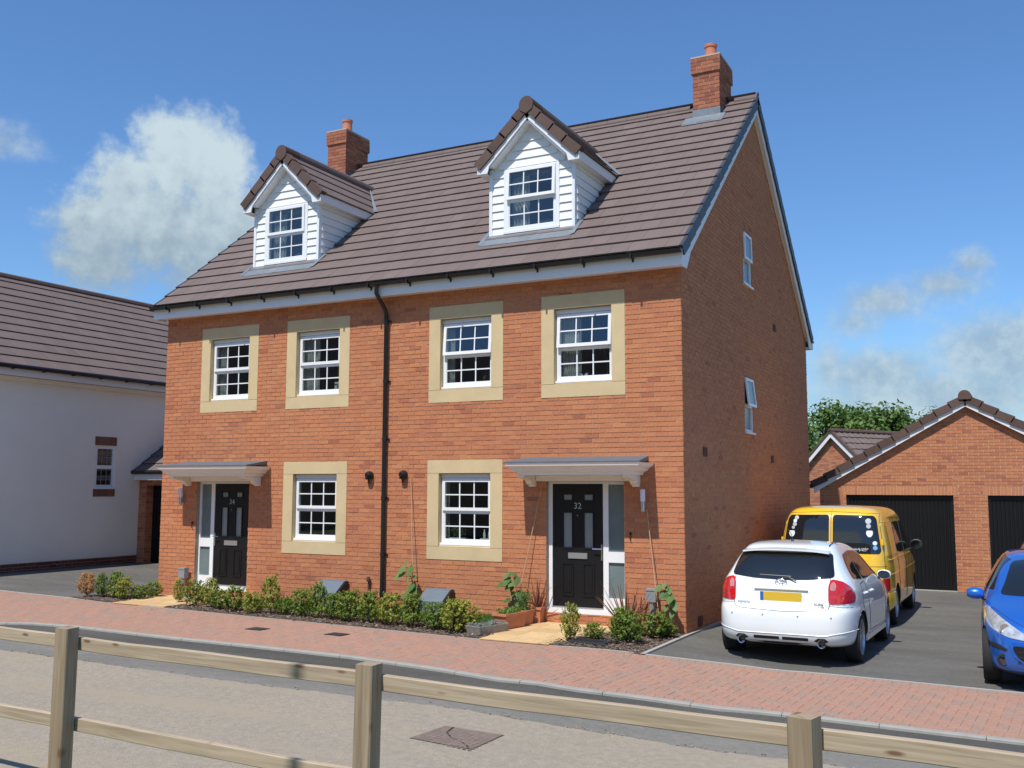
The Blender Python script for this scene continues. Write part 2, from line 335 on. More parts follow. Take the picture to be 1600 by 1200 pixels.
X = np.concatenate([np.array([-400, -150, -60]), np.arange(-26, 16.01, 0.5), np.array([30, 80, 200, 400])])
drape('ground', X, np.array([-400, -200, -80, -40, -20, -9.8, -6, -4, -2, 0, 4, 8, 12, 20, 40, 80, 200, 500]), -0.06, M['verge'])
XR = np.sort(np.concatenate([np.arange(-26, 16.01, 0.25), np.arange(-.4, 1.9, .1) + .013]))
drape('asphalt_channel', XR, [0, .25, .5, .75, 1], -0.030, M['tarmac2'], ylo=lambda x: -6.3, yhi=lambda x: KERB(x) - .02)
M['tarmac3'] = asphalt('gutter_tarmac', (0.070, 0.068, 0.062), (0.095, 0.090, 0.080), .5, 200)
drape('gutter_strip', XR, [0, .5, 1], -0.0255, M['tarmac3'], ylo=lambda x: KERB(x) - .62 - .05 * math.sin(x * 2.1), yhi=lambda x: KERB(x) - .03)
XF = np.arange(-26, 16.01, 0.06)
ro = drape('road', XF, [0, .3, .6, .8, 1], -0.018, M['road'], ylo=lambda x: -9.72, yhi=EDGE)
drape('driveway', XR, [0, .05, .08, .12, .17, .22, .28, .34, .41, .5, .7, 1], -0.012, M['tarmac'], ylo=lambda x: BACK(x) + .02, yhi=lambda x: 22.0)

# crumbly edge between the two road surfaces
mb = MB()
for i in range(1100):
    x = random.uniform(-14, 8); y = EDGE(x) + random.gauss(0.0, .06); s = random.uniform(.003, .008); z = G(x, y) - .024
    t = random.random() * 3; c, q = math.cos(t) * s, math.sin(t) * s
    mb.obox((x, y, z + s * .4), (c, q, 0), (-q, c, 0), (0, 0, s * .6), a=random.random())
o = mb.build('road_edge_grit', mat('grit', None, .9, attr=True, ramp=[(0, (.20, .16, .12)), (1, (.45, .36, .26))])); o['kind'] = 'stuff'

# --- block paving: herringbone, the blocks nearest the viewer each an object
pavement = drape('pavement', XR, [0, .5, 1], -0.0085, M['pav_joint'], ylo=lambda x: KERB(x) + .01, yhi=lambda x: BACK(x))
def paver_geo(hx, hy, c=.006, top=0.0, dep=.03):
    V = [(-hx, -hy, -dep), (hx, -hy, -dep), (hx, hy, -dep), (-hx, hy, -dep), (-hx, -hy, top - c), (hx, -hy, top - c), (hx, hy, top - c), (-hx, hy, top - c),
         (-hx + c, -hy + c, top), (hx - c, -hy + c, top), (hx - c, hy - c, top), (-hx + c, hy - c, top)]
    F = [(0, 1, 5, 4), (1, 2, 6, 5), (2, 3, 7, 6), (3, 0, 4, 7), (4, 5, 9, 8), (5, 6, 10, 9), (6, 7, 11, 10), (7, 4, 8, 11), (8, 9, 10, 11)]
    return np.array(V), np.array(F)
ang = R_(-3.2); ca, sa = math.cos(ang), math.sin(ang)
pl = []
g = .1
for i in range(-260, 220):
    for j in range(-90, 30):
        k = (i + j) % 4
        if k == 0: u, v, r = (i + .5) * g + g / 2, j * g + g / 2, 0       # horizontal block over cells i,i+1
        elif k == 2: u, v, r = i * g + g / 2, (j + .5) * g + g / 2, 1      # vertical block over cells j,j+1
        else: continue
        x, y = u * ca - v * sa, u * sa + v * ca
        if not (-15 < x < 9): continue
        if KERB(x) + .16 < y < BACK(x) - .18: pl.append((x, y, ang + (math.pi / 2 if r else 0)))
# header course along both edges
for fn, sgn in ((KERB, 1), (BACK, -1)):
    x = -15.0
    while x < 9:
        y = fn(x) + sgn * .105; sl_ = math.atan2(fn(x + .05) - fn(x - .05), .1)
        pl.append((x, y, sl_ + math.pi / 2)); x += .1 * math.cos(sl_)
def seen_size(x, y, z=0):
    d = np.array((x, y, z)) - CAM; dz = d @ CF
    if dz < .5: return -1
    u = 800 + 1539.77 * (d @ CR) / dz; v = 600 - 1539.77 * (d @ CU) / dz
    if not (-5 < u < 1605 and -5 < v < 1205): return -1
    return 1 / dz
def palette():
    r = random.random()
    return random.uniform(0, .25) if r < .16 else random.uniform(.3, 1)
pl = [(x, y, a, palette(), seen_size(x, y)) for x, y, a in pl]
pl.sort(key=lambda p: -p[4])
pv, pf = paver_geo(.0983, .0483, .003)
variants = []
for k in range(14):
    a = [0.02, .12, .2, .35, .42, .5, .55, .6, .66, .72, .78, .85, .93, 1.0][k]
    variants.append((a, fast_mesh('paver', pv, pf, M['pav'], rnd=[a] * 9)))
for x, y, a, c, s in pl[:300]:
    me = min(variants, key=lambda t: abs(t[0] - c))[1]
    o = link('paver', me, pavement, (x, y, G(x, y) + random.uniform(-.0015, .0015) - .004)); gx = (G(x + .06, y) - G(x - .06, y)) / .12; o.rotation_euler = (Vector((0, 0, 1)).rotation_difference(Vector((-gx + random.gauss(0, .004), random.gauss(0, .004), 1))) @ Matrix.Rotation(a, 3, 'Z').to_quaternion()).to_euler()
Vs = []; Fs = []; As = []
for n, (x, y, a, c, s) in enumerate(pl[300:]):
    cc, ss = math.cos(a), math.sin(a); Q = pv.copy(); q = Q[:, 0] * cc - Q[:, 1] * ss; w = Q[:, 0] * ss + Q[:, 1] * cc
    tx, ty = random.gauss(0, .004), random.gauss(0, .004); gx = (G(x + .06, y) - G(x - .06, y)) / .12
    Vs.append(np.stack([q + x, w + y, Q[:, 2] + G(x, y) + random.uniform(-.0015, .0015) - .004 + tx * Q[:, 0] + ty * Q[:, 1] + gx * q], 1)); Fs.append(pf + 12 * n); As += [c] * 9
link('paver', fast_mesh('paver_field', np.concatenate(Vs), np.concatenate(Fs), M['pav'], rnd=As), pavement, kind='stuff')

# --- kerb stones and edging
kerb = None
xs = []; x = -14.6
pts = []
while x < 9.5:
    s = math.atan2(KERB(x + .05) - KERB(x - .05), .1); pts.append(x); x += .915 * math.cos(s)
kerb_root = None
kst = []
for i in range(len(pts) - 1):
    mb = MB(); sub = 4; xx = np.linspace(pts[i] + .003, pts[i + 1] - .003, sub + 1)
    a = []
    for x in xx:
        y = KERB(x); z = G(x, y); a.append([(x, y - .088, z - .05), (x, y - .084, z - .004), (x, y - .075, z + .006), (x, y, z + .006), (x, y, z - .05)])
    n = 0; mb.v = [p for q in a for p in q]
    for k in range(sub):
        for j in range(4): mb.face((k * 5 + j, (k + 1) * 5 + j, (k + 1) * 5 + j + 1, k * 5 + j + 1), random.random())
    mb.face([0, 1, 2, 3, 4]); mb.face([sub * 5 + j for j in (4, 3, 2, 1, 0)])
    kst.append(mb)
kerb_root = kst[0].build('kerb', M['kerb']); struct(kerb_root)
for mb in kst[1:]: mb.build('kerb_stone', M['kerb'], kerb_root)
mb = MB(); xx = np.arange(-14, 9.01, .25)
for a, b in zip(xx[:-1], xx[1:]):
    mb.poly([(a, BACK(a) - .002, G(a, BACK(a)) + .003), (b, BACK(b) - .002, G(b, BACK(b)) + .003), (b, BACK(b) + .048, G(b, BACK(b)) + .003), (a, BACK(a) + .048, G(a, BACK(a)) + .003)])
    mb.poly([(a, BACK(a) - .002, G(a, BACK(a)) - .02), (b, BACK(b) - .002, G(b, BACK(b)) - .02), (b, BACK(b) - .002, G(b, BACK(b)) + .003), (a, BACK(a) - .002, G(a, BACK(a)) + .003)])
for a, b in zip(np.arange(-1.93, 9.4, .5), np.arange(-1.43, 9.9, .5)):
    z0, z1 = G(.03, a) + .012, G(.03, b) + .012
    mb.poly([(.004, a, z0), (.062, a, z0), (.062, b, z1), (.004, b, z1)]); mb.poly([(.062, a, z0 - .05), (.062, b, z1 - .05), (.062, b, z1), (.062, a, z0)])
struct(mb.build('edging_strip', M['edging']))

# --- buff slab paths to the two doors, planting beds, lawn
def sheet(name, poly, z, m):
    mb = MB(); mb.poly([(x, y, G(x, y) + z) for x, y in poly]); mb.poly([(x, y, G(x, y) - .05) for x, y in poly][::-1])
    return struct(mb.build(name, m))
def slab_path(name, poly, w, h):
    base = sheet(name, poly, .012, M['gold_joint'])
    px = [p[0] for p in poly]; py = [p[1] for p in poly]
    def inside(x, y):
        c = False
        for i in range(len(poly)):
            (x1, y1), (x2, y2) = poly[i], poly[i - 1]
            if (y1 > y) != (y2 > y) and x < (x2 - x1) * (y - y1) / (y2 - y1) + x1: c = not c
        return c
    x0 = min(px); r = 0; y = min(py)
    while y < max(py):
        # clip each slab row to the path's span at that height
        yy = min(y + h / 2, max(py) - .01); xs_ = [x for x in np.arange(min(px), max(px), .02) if inside(x, yy)]
        if xs_:
            a, b = xs_[0], xs_[-1]; x = a
            while x < b - .08:
                x2 = min(x + w, b); mb = MB(); hx, hy = (x2 - x) / 2 - .004, min(h, max(py) - y) / 2 - .004
                v, f = paver_geo(hx, hy, .004, .006, .01); c = random.random()
                o = link('slab', fast_mesh('slab', v, f, M['gold'], rnd=[c] * 9), base, ((x + x2) / 2, y + hy + .004, G(x, y) + .014 + random.uniform(0, .001)))
                x = x2
        y += h; r += 1
    return base
slab_path('path_left', [(-10.12, -1.34), (-8.92, -1.40), (-8.88, -1.0), (-8.1, -.95), (-8.1, -.01), (-10.4, -.01), (-10.62, -.2), (-10.35, -.75)], .45, .45)
slab_path('path_right', [(-2.28, -1.93), (-1.36, -1.97), (-1.12, -1.5), (-1.02, -.72), (-.72, -.5), (-.72, -.01), (-2.5, -.01), (-2.5, -1.05)], .45, .45)
sheet('planting_bed', [(-8.88, -1.42), (-6.1, -1.63), (-2.3, -1.92), (-2.5, -1.05), (-2.5, -.72), (-8.1, -.72), (-8.1, -.97), (-8.86, -1.02)], .008, M['soil'])
sheet('lawn_soil', [(-8.08, -.71), (-2.52, -.71), (-2.52, -.01), (-8.08, -.01)], .006, M['verge'])
sheet('corner_bed', [(-1.34, -1.95), (0, -1.93), (0, -.01), (-.70, -.01), (-.70, -.5), (-1.0, -.73), (-1.1, -1.5)], .008, M['soil'])
sheet('side_bed', [(-11.5, -1.28), (-10.15, -1.33), (-10.4, -.75), (-10.65, -.2), (-10.55, .3), (-10.95, .35), (-11.15, -.4)], .012, M['soil'])
# bark mulch
bark = mat('bark_chips', None, .95, attr=True, ramp=[(0, (.07, .05, .04)), (.5, (.16, .11, .08)), (.85, (.27, .20, .15)), (1, (.42, .34, .27))], spec=.1)
def chips(name, boxes, n, mt):
    V = []; F = []; A = []; tot = sum((b[1] - b[0]) * (b[3] - b[2]) for b in boxes)
    for b in boxes:
        k = int(n * (b[1] - b[0]) * (b[3] - b[2]) / tot)
        for i in range(k):
            x = random.uniform(b[0], b[1]); y = random.uniform(b[2], b[3])
            if y < BACK(x) + .03 - (random.random() < .03) * .06: continue
            s = random.uniform(.008, .024); t = random.random() * 6.28; q = s * random.uniform(.3, .6)
            z = G(x, y) + .012 + random.random() * .014; n0 = len(V); ti = random.gauss(0, .35)
            for dx, dy in ((-s, -q), (s, -q), (s, q), (-s, q)):
                V.append((x + dx * math.cos(t) - dy * math.sin(t), y + dx * math.sin(t) + dy * math.cos(t), z + dx * ti * .6))
            F.append((n0, n0 + 1, n0 + 2, n0 + 3)); A.append(random.random())
    return link(name, fast_mesh(name, np.array(V), np.array(F), mt, rnd=A), kind='stuff')
chips('bark_mulch', [(-8.9, -2.32, -1.95, -.75), (-1.35, -.02, -2.0, -.5), (-.7, -.02, -.5, -.02), (-11.4, -10.2, -1.35, .2)], 15000, bark)
# lawn blades
def grass(name, boxes, n, hgt, mt):
    V = []; F = []; A = []; tot = sum((b[1] - b[0]) * (b[3] - b[2]) for b in boxes)
    for b in boxes:
        for i in range(int(n * (b[1] - b[0]) * (b[3] - b[2]) / tot)):
            x = random.uniform(b[0], b[1]); y = random.uniform(b[2], b[3]); h = hgt * random.uniform(.5, 1.3); t = random.random() * 6.28; w = .004
            lx, ly = random.gauss(0, .3) * h, random.gauss(0, .3) * h; z = G(x, y); n0 = len(V); c, s = math.cos(t) * w, math.sin(t) * w
            V += [(x - c, y - s, z), (x + c, y + s, z), (x + c * .3 + lx, y + s * .3 + ly, z + h), (x - c * .3 + lx, y - s * .3 + ly, z + h)]
            F.append((n0, n0 + 1, n0 + 2, n0 + 3)); A.append(random.random())
    return link(name, fast_mesh(name, np.array(V), np.array(F), mt, rnd=A), kind='stuff')
M['grass'] = mat('grass_blades', None, .8, attr=True, ramp=[(0, (.05, .12, .015)), (.6, (.09, .20, .03)), (1, (.20, .28, .07))], translucent=.35)
grass('lawn_grass', [(-8.05, -2.55, -.74, -.02)], 22000, .085, M['grass'])
# covers let into the road and pavement
t = thing('manhole_cover', 'large rusty two-part iron cover set in the dusty road in front of the fence', 'manhole cover', (0.09, -6.64, -.0590)); t.rotation_euler = (0, math.atan(.0737), 0)
C4 = [(-0.25 - .09, -6.87 + 6.64), (.32 - .09, -6.80 + 6.64), (.33 - .09, -6.24 + 6.64), (-.21 - .09, -6.34 + 6.64)]
M['iron'] = mat('rusty_iron', (0.21, 0.158, 0.130), .75, metal=.15, var=.25, vscale=20, bump=.6, bscale=160)
M['iron_dark'] = mat('dark_iron', (0.045, 0.04, 0.038), .7, metal=.3)
mb = MB(); mb.prism(C4, 'z', 0.0, .0135); mb.build('frame', M['iron_dark'], t)
ins = [(x * .965 + .0, y * .955) for x, y in C4]
def lerp(a, b, k): return (a[0] + (b[0] - a[0]) * k, a[1] + (b[1] - a[1]) * k)
Acc, Bcc, Ccc, Dcc = ins
e1, e2 = lerp(Dcc, Ccc, .12), lerp(Acc, Bcc, .93)
midl = [e1, (-.19, .12), (-.08, .01), (.05, -.04), (.14, -.10), e2]
midr = [(x + .020, y + .006) for x, y in midl]
def plate(poly): 
    mb = MB(); mb.prism(poly, 'z', .0136, .0175)
    return mb
pa = plate([Acc, e2] + midl[-2:0:-1] + [e1, Dcc]); o1 = pa.build('cover_plate', M['iron'], t)
pb = plate([(x, y) for x, y in midr] [::-1] + [(Ccc[0], Ccc[1])] + [Bcc]) if False else plate([midr[0], Ccc, Bcc, midr[-1]] + midr[-2:0:-1]); pb.build('cover_plate', M['iron'], t)
mb = MB()
for k in range(12):
    for j in range(9):
        x = -.27 + k * .05; y = -.2 + j * .055
        if abs(x) < .28 and -.24 < y < .24: mb.obox((x, y, .0185), (.012, .008, 0), (-.004, .006, 0), (0, 0, .0015))
mb.build('tread_pattern', M['iron'], t)['kind'] = 'stuff'
for (cx, cy), lab in (((-5.70, -2.62), 'small dark square service cover in the block paving before the left house'), ((-4.34, -2.50), 'small dark square service cover in the block paving nearer the centre of the picture')):
    c = thing('water_cover', lab, 'service cover', (cx, cy, .0), ang, 'small service covers in the pavement')
    mb = MB(); mb.box(-.15, .15, -.11, .11, -.01, .004); mb.build('frame', M['iron_dark'], c)
    mb = MB(); mb.box(-.13, .13, -.09, .09, .0045, .0075); mb.build('lid', M['iron_dark'], c)
# ------------------------------------------------------------------ brickwork
def rect_sub(r, o):
    x0, x1, z0, z1 = r; a0, a1, b0, b1 = o
    if a1 <= x0 or a0 >= x1 or b1 <= z0 or b0 >= z1: return [r]
    out = []
    if a0 > x0: out.append((x0, a0, z0, z1))
    if a1 < x1: out.append((a1, x1, z0, z1))
    cx0, cx1 = max(x0, a0), min(x1, a1)
    if b0 > z0: out.append((cx0, cx1, z0, b0))
    if b1 < z1: out.append((cx0, cx1, b1, z1))
    return out
def plate_holes(w0, w1, z0, z1, holes, top=None):
    """rect cells covering [w0,w1]x[z0,z1] minus the holes"""
    xs = sorted({w0, w1, *[min(max(h[i], w0), w1) for h in holes for i in (0, 1)]}); zs = sorted({z0, z1, *[min(max(h[i], z0), z1) for h in holes for i in (2, 3)]})
    cells = []
    for a, b in zip(xs[:-1], xs[1:]):
        for c, d in zip(zs[:-1], zs[1:]):
            mx, mz = (a + b) / 2, (c + d) / 2
            if not any(h[0] < mx < h[1] and h[2] < mz < h[3] for h in holes): cells.append((a, b, c, d))
    return cells
BV = np.array([(0, 0, 0), (1, 0, 0), (1, 0, 1), (0, 0, 1), (0, 1, 0), (1, 1, 0), (1, 1, 1), (0, 1, 1)], float)   # y=0 front, y=1 back
BF = np.array([(0, 1, 2, 3), (1, 5, 6, 2), (4, 0, 3, 7), (3, 2, 6, 7), (4, 5, 1, 0)])
def brick_list(w0, w1, z0, z1, holes, keep=lambda x, z: True, phase=0.0, rowh=.075, bl=.225):
    out = []; r = 0; z = z0
    while z < z1 - .01:
        x = w0 - (bl / 2 if (r + int(phase)) % 2 else 0)
        zt = min(z + rowh - .010, z1)
        while x < w1:
            a, b = max(x, w0), min(x + bl - .010, w1)
            if b - a > .02:
                parts = [(a, b, z, zt)]
                for h in holes: parts = [q for p in parts for q in rect_sub(p, h)]
                for p in parts:
                    if p[1] - p[0] > .018 and p[3] - p[2] > .012 and keep((p[0] + p[1]) / 2, p[3]): out.append(p)
            x += bl
        z += rowh; r += 1
    return out
BRV = {}
def brick_mesh(key, m):
    if key in BRV: return BRV[key]
    V = BV.copy(); V[:, 0] = (V[:, 0] - .5) * .215; V[:, 2] = (V[:, 2] - .5) * .065; V[:, 1] = V[:, 1] * .02
    V += rng.normal(0, .0007, V.shape)
    BRV[key] = fast_mesh('brick', V, BF, m, rnd=[key[0]] * 5); return BRV[key]
def brickwork(parent, lst, P, ux, nrm, m, nind=0, proud=.0065, tone=None, name='brick'):
    """lst of (a,b,z0,z1) in wall coords; P origin, ux wall direction, nrm outward normal (2D)"""
    ux = np.array((*ux, 0.)); nn = np.array((*nrm, 0.)); P = np.array(P, float); uz = np.array((0, 0, 1.))
    items = []
    for (a, b, c, d) in lst:
        col = tone((a + b) / 2, c) if tone else random.random()
        ctr = P + ux * (a + b) / 2 + uz * (c + d) / 2
        full = abs(b - a - .215) < .002 and abs(d - c - .065) < .002
        items.append((a, b, c, d, min(max(col, 0), 1), seen_size(*ctr) if nind else 0, full, ctr))
    ind = sorted([i for i in items if i[6]], key=lambda i: -i[5])[:nind]; ids = {id(i) for i in ind}
    rzv = math.atan2(ux[1], ux[0])
    for i in ind:
        key = (round(i[4] * 11) / 11, random.randrange(2), m.name); o = bpy.data.objects.new(name, brick_mesh(key, m)); COL.objects.link(o); o.parent = parent
        o.location = Vector(i[7] + nn * (proud + random.gauss(0, .0012))) - Vector(parent.location); o.rotation_euler = (random.gauss(0, .006), 0, rzv + random.gauss(0, .004))
    rest = [i for i in items if id(i) not in ids]; n = len(rest)
    if not n: return
    A = np.array([[i[0], i[1], i[2], i[3]] for i in rest]); col = np.array([i[4] for i in rest])
    U = A[:, 0:1] + (A[:, 1:2] - A[:, 0:1]) * BV[None, :, 0]; Z = A[:, 2:3] + (A[:, 3:4] - A[:, 2:3]) * BV[None, :, 2]
    pr = proud + rng.normal(0, .0014, (n, 1)); D = np.where(BV[None, :, 1] > .5, -.012, pr); D = D + np.where(BV[None, :, 1] > .5, 0, rng.normal(0, .0007, (n, 8)))
    U = U + rng.normal(0, .0010, U.shape); Z = Z + rng.normal(0, .0007, Z.shape)
    V = P[None, None] + U[..., None] * ux + D[..., None] * nn + Z[..., None] * uz - np.array(parent.location)
    F = (BF[None] + 8 * np.arange(n)[:, None, None]).reshape(-1, 4)
    link(name, fast_mesh(name + '_field', V.reshape(-1, 3), F, m, rnd=np.repeat(col, 5)), parent, kind='stuff')
def tone_fn(seed, amp=.13, odd=.05):
    r = random.Random(seed); ph = [r.uniform(0, 6.28) for _ in range(6)]
    def f(x, z):
        row = (math.sin(z * 83.7 + ph[3]) * 43758.5453) % 1.0
        base = .5 + .07 * math.sin(x * .9 + ph[0]) * math.sin(z * 1.3 + ph[1]) + .10 * (row - .5)
        q = random.random()
        if q < odd: return random.uniform(0, .2)
        return base + random.gauss(0, amp)
    return f

# ------------------------------------------------------------------ windows
def casement(parent, x0, x1, z0, z1, y, head=0.0, cols=3, rows=2, tilt=0.0, lower_h=None, name='window', sill=True, top_gap=0.0):
    """white framed window, an opening top light over a fixed bottom light, georgian bars. Front face of frame at y. Returns the window part."""
    fw = .055; dep = .07
    mb = MB()
    if head: mb.box(x0, x1, y - .02, y + dep, z1 - head, z1); z1 = z1 - head - .0005
    mb.box(x0, x0 + fw, y, y + dep, z0, z1); mb.box(x1 - fw, x1, y, y + dep, z0, z1)
    mb.box(x0 + fw, x1 - fw, y, y + dep, z1 - fw, z1); mb.box(x0 + fw, x1 - fw, y, y + dep, z0, z0 + fw)
    zm = z0 + (z1 - z0) * .485
    mb.box(x0 + fw, x1 - fw, y, y + dep, zm - .028, zm + .028)
    w = mb.build(name, M['upvc'], parent)
    if sill:
        mb = MB(); mb.prism([(y - .055, z0 - .035), (y + .05, z0 - .035), (y + .05, z0 + .004), (y - .003, z0 + .004), (y - .055, z0 - .012)], 'x', x0 - .012, x1 + .012); mb.build('sill', M['upvc'], w)
    def bars(px0, px1, pz0, pz1, yy, tl, hz):
        """glass panes and bars; tl tilts about the top edge"""
        c, s = math.cos(tl), math.sin(tl)
        def T(x, d, z):   # d towards viewer
            h = hz - z
            return (x, yy - d * c - h * s, hz - h * c + d * s * 0)
        def tb(a, b, zc, zd, d0, d1, mbx):
            n = len(mbx.v)
            for d in (d0, d1):
                for (x, z) in ((a, zc), (b, zc), (b, zd), (a, zd)): mbx.v.append(T(x, d, z))
            for q in ((0, 1, 2, 3), (7, 6, 5, 4), (0, 4, 5, 1), (1, 5, 6, 2), (2, 6, 7, 3), (3, 7, 4, 0)): mbx.face([n + i for i in q])
        return tb
    # top light: sash frame proud of the outer frame
    sx0, sx1, sz0, sz1 = x0 + .022, x1 - .022, zm + .008, z1 - .022
    tb = bars(0, 0, 0, 0, y - .012, tilt, sz1)
    f = .052; mb = MB()
    for r in ((sx0, sx0 + f, sz0, sz1), (sx1 - f, sx1, sz0, sz1), (sx0 + f, sx1 - f, sz1 - f, sz1), (sx0 + f, sx1 - f, sz0, sz0 + f)): tb(*r, -.045, .012, mb)
    mb.build('sash', M['upvc'], w)
    def glaze(gx0, gx1, gz0, gz1, tbf, dg):
        for i in range(cols):
            for j in range(rows):
                a = gx0 + (gx1 - gx0) * i / cols; b = gx0 + (gx1 - gx0) * (i + 1) / cols; c_ = gz0 + (gz1 - gz0) * j / rows; d = gz0 + (gz1 - gz0) * (j + 1) / rows
                m2 = MB(); tbf(a + .001, b - .001, c_ + .001, d - .001, dg - .004, dg, m2); m2.build('pane', M['glass'], w)
        for i in range(1, cols):
            m2 = MB(); xx = gx0 + (gx1 - gx0) * i / cols; tbf(xx - .010, xx + .010, gz0, gz1, dg, dg + .010, m2); m2.build('glazing_bar', M['upvc'], w)
        for j in range(1, rows):
            m2 = MB(); zz = gz0 + (gz1 - gz0) * j / rows; tbf(gx0, gx1, zz - .010, zz + .010, dg + .0005, dg + .0095, m2); m2.build('glazing_bar', M['upvc'], w)
    glaze(sx0 + f, sx1 - f, sz0 + f, sz1 - f, tb, -.015)
    tb2 = bars(0, 0, 0, 0, y + .02, 0, 0)
    def tbl(a, b, c_, d, d0, d1, mbx):
        mbx.box(a, b, y + .015 - d1, y + .015 - d0, c_, d)
    lx0, lx1, lz0, lz1 = x0 + fw, x1 - fw, z0 + fw, zm - .028
    mb = MB(); g = .014
    for r in ((lx0, lx0 + g, lz0, lz1), (lx1 - g, lx1, lz0, lz1), (lx0 + g, lx1 - g, lz1 - g, lz1), (lx0 + g, lx1 - g, lz0, lz0 + g)): tbl(*r, 0, .008, mb)
    mb.build('bead', M['upvc'], w)
    glaze(lx0 + g, lx1 - g, lz0 + g, lz1 - g, tbl, -.004)
    return w
def curtain(x0, x1, z0, z1, y, label, m='curtain', folds=9, group=None):
    n = 40; V = []; F = []
    for i in range(n + 1):
        x = x0 + (x1 - x0) * i / n; d = .022 * math.sin(i / n * folds * 6.28) + .01 * math.sin(i * 1.7)
        V += [(x, y + d, z0), (x, y + d * .8, z1)]
    for i in range(n): F.append((2 * i, 2 * i + 2, 2 * i + 3, 2 * i + 1))
    o = link('curtain', fast_mesh('curtain', np.array(V), np.array(F), M[m], smooth=True)); return tag(o, label, 'curtain', group)

# ------------------------------------------------------------------ the pair of brick houses
H_ = 5.40; WD = 10.55; DP = 9.55
house = thing('brick_house', 'large orange brick pair of houses numbered 34 and 32 with white dormers', 'house', (0, 0, 0))
XC = -WD / 2
stones = []   # (x0,x1,z0,z1)
for x0, z0, z1 in ((-9.612, 3.498, 5.128), (-7.508, 3.498, 5.128), (-4.424, 3.498, 5.128), (-2.312, 3.498, 5.128), (-7.512, .905, 2.535), (-4.428, .905, 2.535)):
    stones.append((x0, x0 + 1.42, z0, z1))
doors = [(-9.62, -8.32), (-2.23, -.93)]; DZ0, DZ1 = .17, 2.18
holes = [s for s in stones] + [(a, b, DZ0, DZ1) for a, b in doors]
# front wall backing (mortar plane) with real openings
mb = MB()
openings = [(x0 + .21, x1 - .21, z0 + .21, z1 - .215) for x0, x1, z0, z1 in stones] + [(a, b, DZ0, DZ1) for a, b in doors]
for a, b, c, d in plate_holes(-WD, 0, -.3, H_ + .1, openings): mb.poly([(a, 0, c), (b, 0, c), (b, 0, d), (a, 0, d)])
for a, b, c, d in openings:   # reveals
    for q in ([(a, 0, c), (a, .16, c), (a, .16, d), (a, 0, d)], [(b, 0, c), (b, .16, c), (b, .16, d), (b, 0, d)], [(a, 0, d), (b, 0, d), (b, .16, d), (a, .16, d)], [(a, 0, c), (b, 0, c), (b, .16, c), (a, .16, c)]): mb.poly(q, m=1)
    for q in plate_holes(a - .3, b + .3, c - .3, d + .3, [(a + .01, b - .01, c + .01, d - .01)]): mb.poly([(q[0], .16, q[2]), (q[1], .16, q[2]), (q[1], .16, q[3]), (q[0], .16, q[3])], m=1)
mb.build('wall', [M['mortar'], M['plaster']], house, fix=False)
# gable walls and back
ROOFZ = lambda y: 5.6255 + (9.7365 - 5.6255) * ((y + .25) / (DP / 2 + .25)) if y < DP / 2 else 5.6255 + (9.7365 - 5.6255) * ((DP + .25 - y) / (DP / 2 + .25))
gw = [(3.80, 4.38, 5.86, 6.84), (3.68, 4.28, 3.10, 4.10)]
mb = MB()
cells = plate_holes(0, DP, -.6, 5.5, [gw[1]]); 
for a, b, c, d in cells: mb.poly([(0, a, c), (0, b, c), (0, b, d), (0, a, d)])
ys = [0, 3.80, 4.38, DP]
g0 = gw[0]
for a, b in ((0, g0[0]), (g0[1], DP)):
    pts = [(a, 5.5), (b, 5.5), (b, ROOFZ(b) - .08)] + ([(DP / 2, ROOFZ(DP / 2) - .08)] if a < DP / 2 < b else []) + [(a, ROOFZ(a) - .08)]
    mb.poly([(0, y, z) for y, z in pts])
mb.poly([(0, g0[0], 5.5), (0, g0[1], 5.5), (0, g0[1], g0[2]), (0, g0[0], g0[2])]); mb.poly([(0, g0[0], g0[3]), (0, g0[1], g0[3]), (0, g0[1], ROOFZ(g0[1]) - .08), (0, g0[0], ROOFZ(g0[0]) - .08)])
mb.poly([(-WD, y, z) for y, z in ((0, -.3), (DP, -.3), (DP, 5.5), (DP / 2, 9.6), (0, 5.5))][::-1])
mb.poly([(-WD, DP, -.3), (0, DP, -.6), (0, DP, 5.5), (-WD, DP, 5.5)])
for a, b, c, d in gw:
    for q in ([(0, a, c), (-.1, a, c), (-.1, a, d), (0, a, d)], [(0, b, c), (-.1, b, c), (-.1, b, d), (0, b, d)], [(0, a, d), (-.1, a, d), (-.1, b, d), (0, b, d)], [(0, a, c), (-.1, a, c), (-.1, b, c), (0, b, c)]): mb.poly(q)
mb.build('wall', M['mortar'], house, fix=False)
# interior: floors, back partition, party wall
mb = MB()
mb.box(-WD + .05, -.2, .2, 4.2, 2.66, 2.9); mb.box(-WD + .05, -.2, .2, 4.2, .0, .12); mb.box(-WD + .05, -.2, .2, DP, 5.3, 5.5); mb.box(XC - .1, XC + .1, .17, 4.2, .12, 5.3)
mb.box(-WD + .05, -.2, 4.2, 4.3, .12, 5.3); mb.box(-8.0, -7.9, .17, 4.2, .12, 5.3); mb.box(-2.62, -2.52, .17, 4.2, .12, 5.3)
mb.build('interior_wall', M['plaster'], house)

tf = tone_fn(3, .12, .035)
bl = brick_list(-WD, 0, -.0, H_ + .02, holes)
brickwork(house, bl, (0, 0, 0), (1, 0), (0, -1), M['brick'], nind=300, tone=tf)
bl = brick_list(-.0, DP, -.375, 9.7, gw, keep=lambda y, z: z < ROOFZ(y) - .10)
brickwork(house, bl, (0, 0, 0), (0, 1), (1, 0), M['brick'], tone=tone_fn(9, .10, .015))
bl = brick_list(0, DP, 0, 9.7, [], keep=lambda y, z: z < ROOFZ(y) - .10)
brickwork(house, bl, (-WD, 0, 0), (0, 1), (-1, 0), M['brick'], tone=tone_fn(10))
